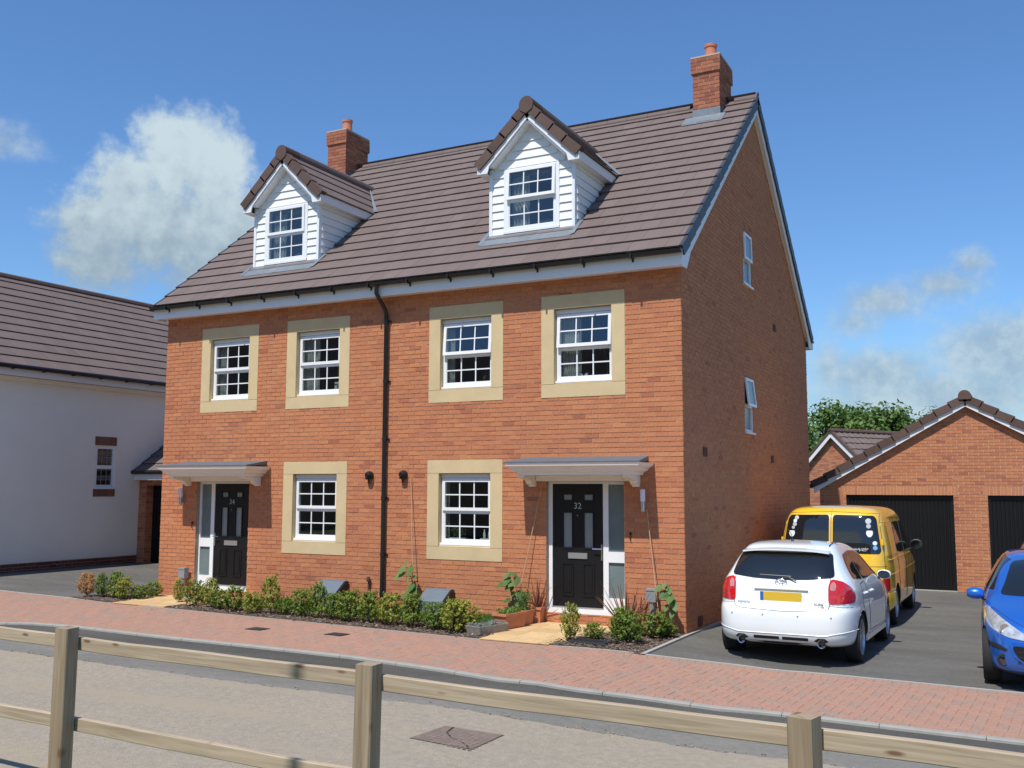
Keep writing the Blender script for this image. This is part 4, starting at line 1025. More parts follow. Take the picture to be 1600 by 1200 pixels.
def roof_tiles_d(D, ya, yb, O, up, nv, nc, ga, kot, s):
    V = []
    for r in range(nc):
        y = ya - (.15 if r % 2 else 0); s0 = r * ga - .02
        while y < yb:
            a, b = max(y, ya), y + .297
            if b > ya + .02 and not kot(s0 + ga * .7, (a + b) / 2 - .1):
                m2 = MB(); c = min(max(random.gauss(.5, .2), 0), 1); l0 = .024
                for sp, l in ((s0, l0), (min(s0 + ga + .03, (nc - .08) * ga), .002)):
                    for yy in (a, b): 
                        for h in (l + .014, l - .01): m2.v.append(tuple(O + np.array([0, yy, 0]) + up * sp + nv * h))
                for q in ((0, 2, 6, 4), (1, 3, 2, 0), (0, 4, 5, 1), (3, 7, 6, 2)): m2.face(q, c)
                m2.build('roof_tile', M['tile'], D, fix=False)
            y += .30
for cx, _ in DORM: dormer(cx)
# ------------------------------------------------------------------ wall fittings of the brick house (parts of it)
for (x, z) in ((-5.585, 2.29), (-4.885, 2.30)):     # round flue terminals
    m2 = MB(); m2.lathe([(.0, -.13), (.035, -.13), (.062, -.10), (.072, -.06), (.07, -.02), (.05, -.008), (.0, -.008)], (x, 0, z), 'y', 18)
    m2.box(x - .05, x + .05, -.10, -.02, z - .075, z - .05); o = m2.build('flue_vent', M['black'], house, smooth=40)
    m2 = MB(); m2.tube([(x, -.07, z - .06), (x, -.05, z - .14)], [.02, .012], 8); m2.build('drip_spout', M['black'], o)
M['lampglass'] = mat('lamp_diffuser', (0.75, 0.76, 0.85), .3)
for x in (-.60, -9.95):
    m2 = MB(); m2.lathe([(0, 1.735), (.028, 1.735), (.03, 1.75), (.03, 1.865), (.034, 1.87), (.034, 1.885)], (x, -.10, 0), 'z', 16); m2.box(x - .03, x + .03, -.08, -.008, 1.78, 1.90); o = m2.build('wall_light', M['steel'], house, smooth=30)
    m2 = MB(); m2.lathe([(.036, 1.885), (.038, 1.90), (.038, 2.05), (.034, 2.06), (0, 2.062)], (x, -.10, 0), 'z', 16); m2.build('lamp_shade', M['lampglass'], o, smooth=30)
for (x, y) in ((-.83, -.01), (-9.70, -.01)):           # small fittings beside doors
    m2 = MB(); m2.tube([(x, -.03, 1.30), (x, -.035, 1.42)], .008, 6); m2.box(x - .012, x + .012, -.03, -.008, 1.38, 1.42); m2.build('bell_push', M['black'], house)
def meter_box(x0, x1, h, lab):
    t = thing('meter_box', lab, 'meter box', ((x0 + x1) / 2, 0, 0), 0, 'gas meter boxes against the front wall'); w = (x1 - x0) / 2
    h *= 1.08; pf = [(-.36, -.02), (-.36, h * .60), (-.34, h * .66), (-.13, h * .98), (-.10, h), (-.015, h * 1.01), (-.015, -.02)]
    m2 = MB(); m2.prism(pf, 'x', -w, w); m2.build('lid', M['meter'], t)
    m2 = MB(); m2.prism([(-.35, 0), (-.35, h * .60), (-.13, h * .96), (-.03, h * .98), (-.03, 0)], 'x', w, w + .03); m2.build('end_panel', M['black'], t)
    m2 = MB(); m2.tube([(w + .02, -.15, h * .4), (w + .12, -.12, h * .42), (w + .18, -.02, h * .55)], .016, 8); m2.build('gas_pipe', M['black'], t, smooth=40)
    return t
meter_box(-6.52, -6.02, .44, 'dark blue-grey meter box behind the shrubs left of the downpipe')
meter_box(-4.36, -3.90, .40, 'blue-grey meter box behind the shrubs below the right ground floor window')
t = thing('standpipe', 'short brown pipe with a rounded head on the wall just left of the downpipe', 'pipe', (-5.56, -.05, 0))
m2 = MB(); m2.tube([(0, 0, 0), (0, 0, .50)], .014, 8); m2.build('pipe', mat('brown_pipe', (.11, .05, .04), .6), t)
m2 = MB(); m2.lathe([(0, .48), (.03, .49), (.035, .53), (.028, .565), (0, .57)], (0, -.01, 0), 'z', 12); m2.build('pipe_head', bpy.data.materials['brown_pipe'], t, smooth=40)
for x, zz, lab in ((-.47, .62, 'grey square-topped service post in the right-hand bed beside the corner of house 32'), (-9.78, .56, 'grey square-topped service post against the wall left of door 34')):
    t = thing('service_post', lab, 'post', (x, -.12, 0)); m2 = MB(); m2.tube([(0, 0, 0), (0, 0, zz - .18)], .042, 12); m2.build('pipe', M['grey_plastic'], t, smooth=40)
    m2 = MB(); m2.box(-.078, .078, -.055, .055, zz - .19, zz - .03); m2.box(-.085, .085, -.062, .062, zz - .03, zz - .012); m2.box(-.07, .07, -.05, .05, zz - .012, zz); m2.build('cap', M['grey_plastic'], t)
# ------------------------------------------------------------------ things behind the windows
def opening(i):
    x0, x1, z0, z1 = stones[i]; return x0 + .3, x1 - .3, z0 + .33, z1 - .3
cur = [(0, 0, .36, 'pale curtain inside the upper far-left window'), (1, 0, .50, 'gathered pale curtain inside the upper window left of the downpipe'), (2, 0, .24, 'narrow grey curtain inside the upper window right of the downpipe'),
       (3, 0.02, .50, 'long cream curtain inside the upper window above door 32'), (5, 0, .14, 'edge of a pale curtain inside the ground floor window left of door 32')]
for i, a, b, lab in cur:
    x0, x1, z0, z1 = opening(i); w = x1 - x0; curtain(x0 - .10 + a * w, x0 - .10 + b * w, z0 - .08, z1 + .05, .20, lab)
for cx, lab in ((-2.84, 'cream curtain inside the right dormer window'), (-8.21, 'cream curtain inside the left dormer window')): curtain(cx - .44, cx - .10, 6.45, 7.48, .84, lab, folds=5)
M['whiteglaze'] = mat('white_ceramic', (.72, .73, .74), .35)
def leafset(n, ctr, rad, ls, flat=.6):
    V = []; F = []; A = []
    for i in range(n):
        d = rng.normal(0, 1, 3); d /= np.linalg.norm(d); p = np.array(ctr) + d * np.array(rad) * rng.random() ** .4
        a = rng.normal(0, 1, 3); a /= np.linalg.norm(a); b = np.cross(a, rng.normal(0, 1, 3)); b /= np.linalg.norm(b); s = ls * rng.uniform(.6, 1.3); n0 = len(V)
        V += [p - a * s, p + b * s * flat * .5, p + a * s, p - b * s * flat * .5]; F.append((n0, n0 + 1, n0 + 2, n0 + 3)); A.append(rng.random())
    return V, F, A
LEAF = [(0, (.035, .075, .015)), (.5, (.075, .14, .03)), (1, (.14, .21, .06))]
M['leaf'] = mat('houseplant_leaf', None, .6, attr=True, ramp=LEAF, translucent=.3)
x0, x1, z0, z1 = opening(5)
for xa, wd, lab, gr in ((x0 + .02, .30, 'white trough of bushy greenery on the sill inside the window left of door 32', True), (x1 - .22, .24, 'white box with two bottles on the sill inside the window left of door 32', False)):
    t = thing('window_sill_planter' if gr else 'sill_box', lab, 'planter' if gr else 'box', (xa, .24, z0 - .10)); m2 = MB(); m2.box(0, wd, -.05, .05, 0, .12); m2.build('trough', M['whiteglaze'], t)
    if gr:
        V, F, A = leafset(260, (wd / 2, 0, .22), (wd / 2, .06, .13), .03); o = link('foliage', fast_mesh('foliage', np.array(V), np.array(F), M['leaf'], rnd=A), t); o['kind'] = 'stuff'
    else:
        for k in (.06, .15): m2 = MB(); m2.lathe([(.02, .12), (.022, .2), (.01, .24), (.01, .27), (0, .27)], (k, 0, 0), 'z', 10); m2.build('bottle', M['whiteglaze'], t, smooth=40)
x0, x1, z0, z1 = opening(3)
t = thing('orchid', 'white orchid in a white pot on the sill inside the window above door 32', 'plant', (x1 - .08, .24, z0 - .1))
m2 = MB(); m2.lathe([(0, 0), (.05, 0), (.065, .12), (.06, .12), (.055, .02)], (0, 0, 0), 'z', 14); m2.build('pot', M['whiteglaze'], t, smooth=40)
m2 = MB(); m2.tube([(0, 0, .1), (-.02, 0, .35), (-.06, -.01, .52), (-.14, -.01, .60)], .004, 5); m2.build('stem', M['leaf'], t)
V, F, A = leafset(26, (-.12, -.01, .59), (.07, .02, .05), .035, 1.4); link('flower', fast_mesh('flower', np.array(V), np.array(F), M['whiteglaze'], rnd=A), t)
t = digits('Mo', .2, M['whiteglaze'], None, (x0 + .40, .20, z0 - .02), (R_(90), 0, 0), name='letter_ornament', ext=.012, bold=.006); tag(t, 'white letter ornament standing on the sill inside the window above door 32', 'ornament')
x0, x1, z0, z1 = opening(2)
t = thing('sill_plant', 'small leafy plant inside the upper window right of the downpipe', 'plant', (x1 - .12, .24, z0 - .1))
m2 = MB(); m2.lathe([(0, 0), (.04, 0), (.05, .09), (0, .09)], (0, 0, 0), 'z', 12); m2.build('pot', M['grey_plastic'], t)
V, F, A = leafset(60, (0, 0, .2), (.1, .04, .12), .035); link('foliage', fast_mesh('foliage', np.array(V), np.array(F), M['leaf'], rnd=A), t)
x0, x1, z0, z1 = opening(1)
t = thing('dressing_mirror', 'white framed mirror standing inside the upper window left of the downpipe', 'mirror', (x1 - .22, .45, z0 - .1))
m2 = MB(); m2.box(-.14, .14, -.012, .012, .0, .28); m2.build('frame', M['whiteglaze'], t); m2 = MB(); m2.lathe([(0, -.03), (.10, -.03), (.10, -.02)], (.02, 0, .16), 'y', 18); m2.build('glass_disc', M['steel'], t)

# ------------------------------------------------------------------ white rendered house on the left
wh = thing('white_house', 'white rendered house with a brown roof at the left edge of the picture', 'house', (0, 0, 0))
xw = -16.1; yA, yB = -3.0, 9.5
wz = (3.02, 3.63, 2.06, 3.10)
m2 = MB()
for a, b, c, d in plate_holes(yA, yB, .33, 5.0, [wz]): m2.poly([(xw, a, c), (xw, b, c), (xw, b, d), (xw, a, d)])
a, b, c, d = wz
for q in ([(xw, a, c), (xw - .1, a, c), (xw - .1, a, d), (xw, a, d)], [(xw, b, c), (xw - .1, b, c), (xw - .1, b, d), (xw, b, d)], [(xw, a, d), (xw - .1, a, d), (xw - .1, b, d), (xw, b, d)], [(xw, a, c), (xw - .1, a, c), (xw - .1, b, c), (xw, b, c)]): m2.poly(q)
for yy in (yA, yB): m2.poly([(xw, yy, .0), (xw, yy, 4.9), (-19.1, yy, 7.4), (-22.1, yy, 4.9), (-22.1, yy, 0)])
m2.poly([(-22.1, yA, 0), (-22.1, yB, 0), (-22.1, yB, 4.9), (-22.1, yA, 4.9)])
m2.build('wall', M['render'], wh, fix=False)
m2 = MB(); m2.box(xw - .5, xw - .012, yA, yB, -.1, .33); m2.build('plinth', M['mortar'], wh)
darkbr = mat('plinth_brick', None, .9, attr=True, ramp=[(0, (.10, .045, .035)), (1, (.17, .075, .055))], var=.15, vscale=20)
brickwork(wh, brick_list(yA, yB, -.05, .325, []), (xw - .012, 0, 0), (0, 1), (1, 0), darkbr, nind=90)
sol = mat('soldier_brick', None, .9, attr=True, ramp=[(0, (.16, .075, .05)), (1, (.24, .115, .075))], var=.15, vscale=20)
for zc in (3.12, 1.84):
    y = 2.99; 
    while y < 3.62:
        m2 = MB(); m2.box(xw - .03, xw + .010 + random.uniform(0, .003), y, y + .064, zc, zc + .213, a=random.random()); m2.build('brick', sol, wh); y += .0735
    m2 = MB(); m2.box(xw - .03, xw + .004, 2.985, 3.65, zc - .003, zc + .216); m2.build('soldier_course', M['mortar'], wh)
m2 = MB(); f = .07
X0, X1 = xw - .09, xw - .02
for r in ((wz[0], wz[0] + f, wz[2], wz[3]), (wz[1] - f, wz[1], wz[2], wz[3]), (wz[0] + f, wz[1] - f, wz[3] - f, wz[3]), (wz[0] + f, wz[1] - f, wz[2], wz[2] + f), (wz[0] + f, wz[1] - f, 2.53, 2.62)): m2.box(X0, X1, *r)
w = m2.build('window', M['upvc'], wh)
for c, d in ((wz[2] + f, 2.53), (2.62, wz[3] - f)):
    ya, yb = wz[0] + f, wz[1] - f
    for i in range(3):
        for j in range(2):
            m2 = MB(); m2.box(xw - .055, xw - .051, ya + (yb - ya) * i / 3 + .002, ya + (yb - ya) * (i + 1) / 3 - .002, c + (d - c) * j / 2 + .002, c + (d - c) * (j + 1) / 2 - .002); m2.build('pane', M['glass'], w)
    m2 = MB()
    for i in (1, 2): yy = ya + (yb - ya) * i / 3; m2.box(xw - .051, xw - .044, yy - .006, yy + .006, c, d)
    m2.box(xw - .0505, xw - .0445, ya, yb, (c + d) / 2 - .006, (c + d) / 2 + .006); m2.build('glazing_bar', M['grey_plastic'], w)
m2 = MB(); m2.box(xw - .5, xw - .12, wz[0] - .1, wz[1] + .1, wz[2] - .1, wz[3] + .1, skip=('r',)); m2.build('interior_wall', M['dark'], wh)
m2 = MB(); m2.box(xw - .09, xw + .04, wz[0] - .03, wz[1] + .03, wz[2] - .035, wz[2] - .001); m2.build('sill', M['upvc'], w)
Ow = np.array([-15.8, 0, 4.83]); upw = np.array([-3.3, 0, 2.72]); LW = np.linalg.norm(upw); upw = upw / LW; nvw = np.array([-upw[2] * -1, 0, -upw[0]]); nvw = np.array([upw[2], 0, -upw[0]])
roof_tiles(wh, yA - .1, yB + .1, Ow, upw, nvw, 12, LW / 11.7, ax=np.array([0, 1., 0]), nind=200, m=M['tile'])
m2 = MB(); m2.poly([(-15.82, yA - .1, 4.82), (-15.82, yB + .1, 4.82), (-19.1, yB + .1, 7.53), (-19.1, yA - .1, 7.53)]); m2.poly([(-19.1, yA - .1, 7.53), (-19.1, yB + .1, 7.53), (-22.4, yB + .1, 4.82), (-22.4, yA - .1, 4.82)]); m2.build('roof_deck', M['dark'], wh, fix=False)
y = yA - .1
while y < yB:
    m2 = MB(); m2.tube([(-19.1, y, 7.55), (-19.1, min(y + .44, yB + .1), 7.55)], .11, 10); m2.build('ridge_tile', M['tile_dark'], wh); y += .45
m2 = MB(); m2.box(-15.86, -15.835, yA - .1, yB + .1, 4.60, 4.78); m2.box(-16.09, -15.861, yA - .1, yB + .1, 4.61, 4.625); m2.build('fascia', M['white'], wh)
m2 = MB(); m2.box(-16.09, -16.03, yA, yB, 4.50, 4.60); m2.build('render_bead', M['render'], wh)
m2 = MB(); m2.tube([(-15.77, yA - .1, 4.80), (-15.77, yB + .1, 4.80)], .055, 10); gt = m2.build('gutter', M['black'], wh, smooth=40)
y = yA + .2
while y < yB: m2 = MB(); m2.box(-15.835, -15.72, y - .012, y + .012, 4.73, 4.75); m2.build('gutter_bracket', M['black'], gt); y += .8
# ------------------------------------------------------------------ small garage between the white house and house 34
lg = thing('side_garage', 'small brick garage with a black door squeezed between the white house and house 34', 'garage', (0, 0, 0))
yl = 4.43; zg = .08; xr = -12.6
m2 = MB()
for a, b, c, d in plate_holes(xw + .005, xr, zg - .3, 2.42, [(-15.83, -13.5, zg - .1, 2.12)]): m2.poly([(a, yl, c), (b, yl, c), (b, yl, d), (a, yl, d)])
m2.poly([(-15.83, yl, zg - .1), (-15.83, yl + .30, zg - .1), (-15.83, yl + .30, 2.12), (-15.83, yl, 2.12)]); m2.poly([(-15.83, yl, 2.12), (-15.83, yl + .3, 2.12), (-13.5, yl + .3, 2.12), (-13.5, yl, 2.12)])
m2.box(xw + .006, xr, yl + 5.0, yl + 5.02, -.2, 2.4); m2.poly([(xr, yl, -.2), (xr, yl + 5, -.2), (xr, yl + 5, 2.4), (xr, yl, 2.4)]); m2.build('wall', M['mortar'], lg, fix=False)
brickwork(lg, brick_list(xw + .01, xr, zg - .15, 2.35, [(-15.83, -13.5, zg - .2, 2.12)]), (0, yl, 0), (1, 0), (0, -1), M['brick'], nind=40)
brickwork(lg, brick_list(yl, yl + .26, zg - .15, 2.12, []), (-15.83, 0, 0), (0, 1), (1, 0), M['brick'])
m2 = MB(); m2.box(-15.82, -13.5, yl + .22, yl + .26, zg + .02, 2.12); dr = m2.build('garage_door', M['door'], lg)
for k in range(22): m2 = MB(); xx = -15.72 + k * .1; m2.box(xx, xx + .06, yl + .208, yl + .222, zg + .05, 2.05); m2.build('door_rib', M['door'], dr)
m2 = MB(); m2.box(-15.82, -13.5, yl - .06, yl + .22, zg - .05, zg + .012); m2.build('threshold', M['edging'], lg)
kL = (3.02 - 2.48) / 1.05
m2 = MB(); m2.box(xw + .01, xr + .2, yl - .20, yl - .178, 2.26, 2.43); m2.build('fascia', M['white'], lg)
m2 = MB(); m2.box(xw + .01, xr + .2, yl - .177, yl, 2.27, 2.285); m2.build('soffit', M['white'], lg)
m2 = MB(); m2.tube([(xw - .1, yl - .25, 2.46), (xr + .2, yl - .25, 2.46)], .055, 10); m2.build('gutter', M['black'], lg, smooth=40)
up = np.array([0, math.cos(R_(35)), math.sin(R_(35))]); nv = np.array([0, -up[2], up[1]])
roof_tiles(lg, xw + .02, xr + .2, np.array([0, yl - .20, 2.47]), up, nv, 8, .36, m=M['tile'], nind=60)
m2 = MB(); O = np.array([0, yl - .2, 2.46]); p = O + up * 2.9; m2.poly([(xw + .01, O[1], O[2]), (xr + .2, O[1], O[2]), (xr + .2, p[1], p[2]), (xw + .01, p[1], p[2])]); m2.build('roof_deck', M['dark'], lg, fix=False)
for r in range(8):
    m2 = MB()
    for s, l in ((r * .36 - .03, .06), ((r + 1) * .36 - .02, .035)):
        for xx in (xw - .05, xw + .03):
            for h in (l, l - .12): m2.v.append(tuple(np.array([xx, yl - .2, 2.47]) + up * s + nv * h))
    for q in ((0, 2, 6, 4), (1, 5, 7, 3), (0, 4, 5, 1), (2, 3, 7, 6), (0, 1, 3, 2), (4, 6, 7, 5)): m2.face(q)
    m2.build('verge_cap', M['drip'], lg)

# ------------------------------------------------------------------ double garage on the right
gz = -.275
gar = thing('double_garage', 'orange brick double garage with two black doors and a low gable roof', 'garage', (0, 0, 0))
gy = 11.28; g0, g1, gxc = -.08, 6.66, 3.29; ga_z = 3.99; ge = 2.10
dh = [(.54, 2.95, gz - .2, 1.94), (3.67, 6.08, gz - .2, 1.94)]
slope = (4.20 - 2.17) / (gxc + .22)
gtop = lambda x: 4.20 - slope * abs(x - gxc) - .10
m2 = MB()
for a, b, c, d in plate_holes(g0, g1, gz - .3, ge, dh): m2.poly([(a, gy, c), (b, gy, c), (b, gy, d), (a, gy, d)])
m2.poly([(g0, gy, ge), (g1, gy, ge), (g1, gy, gtop(g1)), (gxc, gy, gtop(gxc)), (g0, gy, gtop(g0))])
for xx in (g0, g1): m2.poly([(xx, gy, gz - .3), (xx, gy + 5.4, gz - .3), (xx, gy + 5.4, 2.2), (xx, gy, 2.2)])
for a, b, c, d in dh:
    for q in ([(a, gy, c), (a, gy + .12, c), (a, gy + .12, d), (a, gy, d)], [(b, gy, c), (b, gy + .12, c), (b, gy + .12, d), (b, gy, d)], [(a, gy, d), (b, gy, d), (b, gy + .12, d), (a, gy + .12, d)]): m2.poly(q)
m2.build('wall', M['mortar2'], gar, fix=False)
sold = [(a - .10, b + .10, 1.94, 2.165) for a, b, c, d in dh]
brickwork(gar, brick_list(g0, g1, gz - .01, 4.1, dh + sold, keep=lambda x, z: z < gtop(x) + .02), (0, gy, 0), (1, 0), (0, -1), M['brick_garage'], nind=300, tone=tone_fn(21, .16, .06))
for a, b, c, d in sold:
    x = a
    while x < b - .03:
        m2 = MB(); m2.box(x, x + .065, gy - .007 - random.uniform(0, .002), gy + .01, c + .001, c + .215, a=min(max(random.gauss(.7, .15), 0), 1)); m2.build('brick', M['brick_garage'], gar); x += .075
for i, (a, b, c, d) in enumerate(dh):
    m2 = MB(); m2.box(a + .005, b - .005, gy + .085, gy + .12, gz + .01, d - .001); dr = m2.build('garage_door', M['door'], gar)
    m2 = MB()
    for q in ((a + .005, a + .055, gz + .0, d - .002), (b - .055, b - .005, gz + .0, d - .002), (a + .055, b - .055, d - .10, d - .002)): m2.box(q[0], q[1], gy + .05, gy + .084, q[2], q[3])
    m2.build('door_frame', M['door'], dr)
    n = 26
    for k in range(n):
        xa = a + .08 + (b - a - .16) * k / n; m2 = MB(); m2.prism([(xa, gy + .086), (xa + .018, gy + .070), (xa + .052, gy + .070), (xa + .07, gy + .086)], 'z', gz + .04, d - .13); m2.build('door_rib', M['door'], dr)
    m2 = MB(); xm = (a + b) / 2; m2.box(xm - .05, xm + .05, gy + .05, gy + .068, .75, .78); m2.box(xm - .015, xm + .015, gy + .055, gy + .075, .68, .85); m2.build('handle', M['black'], dr)
    m2 = MB(); m2.box(a, b, gy - .01, gy + .12, gz - .06, gz + .004); m2.build('threshold', M['edging'], gar)
# roof with verge tiles
for s in (-1, 1):
    half = gxc + .22; Lg = math.hypot(half, slope * half); up = np.array([-s * half / Lg, 0, slope * half / Lg]); nv = np.array([s * up[2] if s > 0 else -up[2], 0, abs(up[0])])
    O = np.array([gxc + s * half, 0, 4.20 - slope * half + .0])
    roof_tiles(gar, gy - .12, gy + 5.5, O, up, nv, 11, Lg / 10.7, ax=np.array([0, 1., 0]), m=M['tile'])
    m2 = MB(); p = O + up * Lg; m2.poly([(O[0], gy - .12, O[2] - .01), (O[0], gy + 5.5, O[2] - .01), (p[0], gy + 5.5, p[2] - .01), (p[0], gy - .12, p[2] - .01)]); m2.build('roof_deck', M['dark'], gar, fix=False)
    nt_ = 11
    for r in range(nt_):
        m2 = MB(); s0, s1 = r * Lg / nt_ - .02, (r + 1) * Lg / nt_ + .005
        for sp, l in ((s0, .115), (s1, .075)):
            for yy in (gy - .17, gy + .1):
                for h in (l, l - .165): m2.v.append(tuple(O + np.array([0, yy, 0]) + up * sp + nv * h))
        for q in ((0, 2, 6, 4), (1, 5, 7, 3), (0, 4, 5, 1), (2, 3, 7, 6), (0, 1, 3, 2), (4, 6, 7, 5)): m2.face(q, random.random())
        m2.build('verge_tile', M['tile_dark'], gar)
    def BP(sp, h): q = O + up * sp + nv * h; return (q[0], q[2])
    m2 = MB(); m2.prism([BP(-.02, -.052), BP(Lg, -.052), BP(Lg - .08, -.17), BP(.12, -.17), (O[0] - s * .03, O[2] - .20)], 'y', gy - .125, gy - .10); m2.build('bargeboard', M['white'], gar)
    m2 = MB(); m2.prism([BP(.06, -.14), BP(Lg - .08, -.14), BP(Lg - .10, -.16), BP(.10, -.16)], 'y', gy - .099, gy + .0); m2.build('verge_soffit', M['white'], gar)
    m2 = MB(); m2.tube([(O[0] + s * .04, gy - .18, O[2] - .02), (O[0] + s * .04, gy + 5.5, O[2] - .02)], .055, 10); m2.build('gutter', M['black'], gar, smooth=40)
y = gy - .20; i = 0
while y < gy + 5.4:
    m2 = MB(); 
    for yy in (y, y + .44):
        for j in range(11):
            t = R_(-30 + j * 24); m2.v.append((gxc + .145 * math.cos(t), yy, 4.24 + .145 * math.sin(t)))
    for j in range(10): m2.face((j, j + 1, 11 + j + 1, 11 + j), .6)
    m2.face(list(range(11)), .7); m2.face(list(range(11, 22))); m2.build('ridge_tile', M['tile_dark'], gar); y += .45; i += 1

# ------------------------------------------------------------------ smaller brick house behind the garage
def simple_house(name, label, P, ux, w, dep, ze, zr, z0, wallm, tilem, windows=(), pan=False):
    """gable front of width w centred on P (x,y), along ux; ridge runs back"""
    t = thing(name, label, 'house', (P[0], P[1], 0), math.atan2(ux[1], ux[0]))
    m2 = MB(); h = w / 2
    m2.poly([(-h, 0, z0), (h, 0, z0), (h, 0, ze), (0, 0, zr - .12), (-h, 0, ze)]); m2.poly([(-h, dep, z0), (h, dep, z0), (h, dep, ze), (0, dep, zr - .12), (-h, dep, ze)])
    for s in (-1, 1): m2.poly([(s * h, 0, z0), (s * h, dep, z0), (s * h, dep, ze), (s * h, 0, ze)])
    m2.build('wall', M['mortar2'], t, fix=False)
    k = (zr - ze) / h
    for (lst, Pq, u, n) in ((brick_list(-h, h, z0, zr, [], keep=lambda x, z: z < zr - .15 - k * abs(x)), (0, 0, 0), (1, 0), (0, -1)),):
        A = np.array([[i[0], i[1], i[2], i[3]] for i in lst]); nb = len(lst)
        V = np.zeros((nb, 8, 3)); V[..., 0] = A[:, 0:1] + (A[:, 1:2] - A[:, 0:1]) * BV[None, :, 0]; V[..., 2] = A[:, 2:3] + (A[:, 3:4] - A[:, 2:3]) * BV[None, :, 2]; V[..., 1] = np.where(BV[None, :, 1] > .5, .01, -.006)
        link('brick', fast_mesh('brick_field', V.reshape(-1, 3), (BF[None] + 8 * np.arange(nb)[:, None, None]).reshape(-1, 4), wallm, rnd=np.repeat(rng.random(nb), 5)), t, kind='stuff')
    ov = .25
    for s in (-1, 1):
        L_ = math.hypot(h + ov, k * (h + ov)); n = int(L_ / .33); V = []; F = []; A = []
        up = np.array([-s * (h + ov) / L_, 0, k * (h + ov) / L_]); nv = np.array([s * up[2], 0, abs(up[0])]); O = np.array([s * (h + ov), 0, zr - k * (h + ov)])
        yy = -.15; nw = int((dep + .3) / .3)
        for r in range(n):
            for j in range(nw):
                a = -.15 + j * .3
                for q in (([r * L_ / n, .04], [(r + 1) * L_ / n, .01]),):
                    b = len(V)
                    prof = ((a, 0), (a + .08, .025), (a + .15, 0), (a + .297, 0)) if pan else ((a, 0), (a + .297, 0))
                    for sp, l in q:
                        for y_, hh in prof: V.append(O + np.array([0, y_, 0]) + up * sp + nv * (l + hh))
                    c = len(prof)
                    for i in range(c - 1): F.append((b + i, b + i + 1, b + c + i + 1, b + c + i)); A.append(min(max(random.gauss(.6, .2), 0), 1))
        link('roof_tile', fast_mesh('roof_tile_field', np.array(V), np.array(F), tilem, rnd=A), t, kind='stuff')
        m2 = MB(); p = O + up * L_; m2.poly([(O[0], -.15, O[2] - .01), (O[0], dep + .15, O[2] - .01), (p[0], dep + .15, p[2] - .01), (p[0], -.15, p[2] - .01)]); m2.build('roof_deck', M['dark'], t, fix=False)
        m2 = MB(); q0, q1 = O, O + up * L_
        m2.prism([(q0[0], q0[2] - .03), (q1[0], q1[2] - .03), (q1[0], q1[2] - .22), (q0[0], q0[2] - .22)], 'y', -.17, -.14); m2.build('bargeboard', M['white'], t)
        m2 = MB(); m2.prism([(q0[0] + s * .04, q0[2] + .05), (q1[0], q1[2] + .07), (q1[0], q1[2] - .03), (q0[0] + s * .04, q0[2] - .04)], 'y', -.20, -.05); m2.build('verge', M['tile_dark'], t)
    m2 = MB(); m2.tube([(0, -.2, zr + .02), (0, dep + .2, zr + .02)], .10, 8); m2.build('ridge', M['tile_dark'], t)
    for (x, z, ww, hh) in windows:
        m2 = MB(); m2.box(x - ww / 2, x + ww / 2, -.03, .02, z, z + hh); w_ = m2.build('window', M['upvc'], t)
        m2 = MB(); m2.box(x - ww / 2 + .07, x - .03, -.036, -.031, z + .07, z + hh - .07); m2.build('pane', bpy.data.materials['far_glass'], w_)
        m2 = MB(); m2.box(x + .03, x + ww / 2 - .07, -.036, -.031, z + .07, z + hh - .07); m2.build('pane', bpy.data.materials['far_glass'], w_)
    return t
simple_house('brick_cottage', 'distant small brick house gable and brown roof behind the left end of the double garage', (-1.77, 23.8), (.86, -.51), 5.2, 6.0, 1.9, 4.2, -.6, M['brick_garage'], M['tile'], pan=True)

mat('far_glass', (.03, .04, .05), .1)
# terrace across the road, behind the viewer: it shows only in the window glass and car bodies
for k, (px, lab) in enumerate(((-43, 'brick house across the road mirrored in the upper far-left window'), (-29, 'brick house across the road mirrored in the windows left of the downpipe'), (-14, 'brick house across the road mirrored in the windows right of the downpipe'), (2, 'brick house across the road behind the viewer mirrored in the car glass'))):
    t = thing('facing_house', lab, 'house', (px, -30, 0), math.pi); t.scale = (1.15, 1, 1.22)
    m2 = MB(); m2.box(-5.2, 5.2, -8, 0, -.2, 5.2); m2.build('wall', bpy.data.materials['soldier_brick'] if False else M['mortar'], t)
    m2 = MB(); m2.prism([(-8.3, 5.15), (.3, 5.15), (-4, 9.4)], 'x', -5.3, 5.3, a=.5); m2.build('roof', M['tile'], t)
    for x in (-3.6, -1.3, 1.3, 3.6):
        for z in (.9, 3.4):
            m2 = MB(); m2.box(x - .5, x + .5, .0, .05, z, z + 1.25); w_ = m2.build('window', M['upvc'], t)
            m2 = MB(); m2.box(x - .42, x + .42, .051, .056, z + .08, z + 1.17); m2.build('pane', bpy.data.materials['far_glass'], w_)

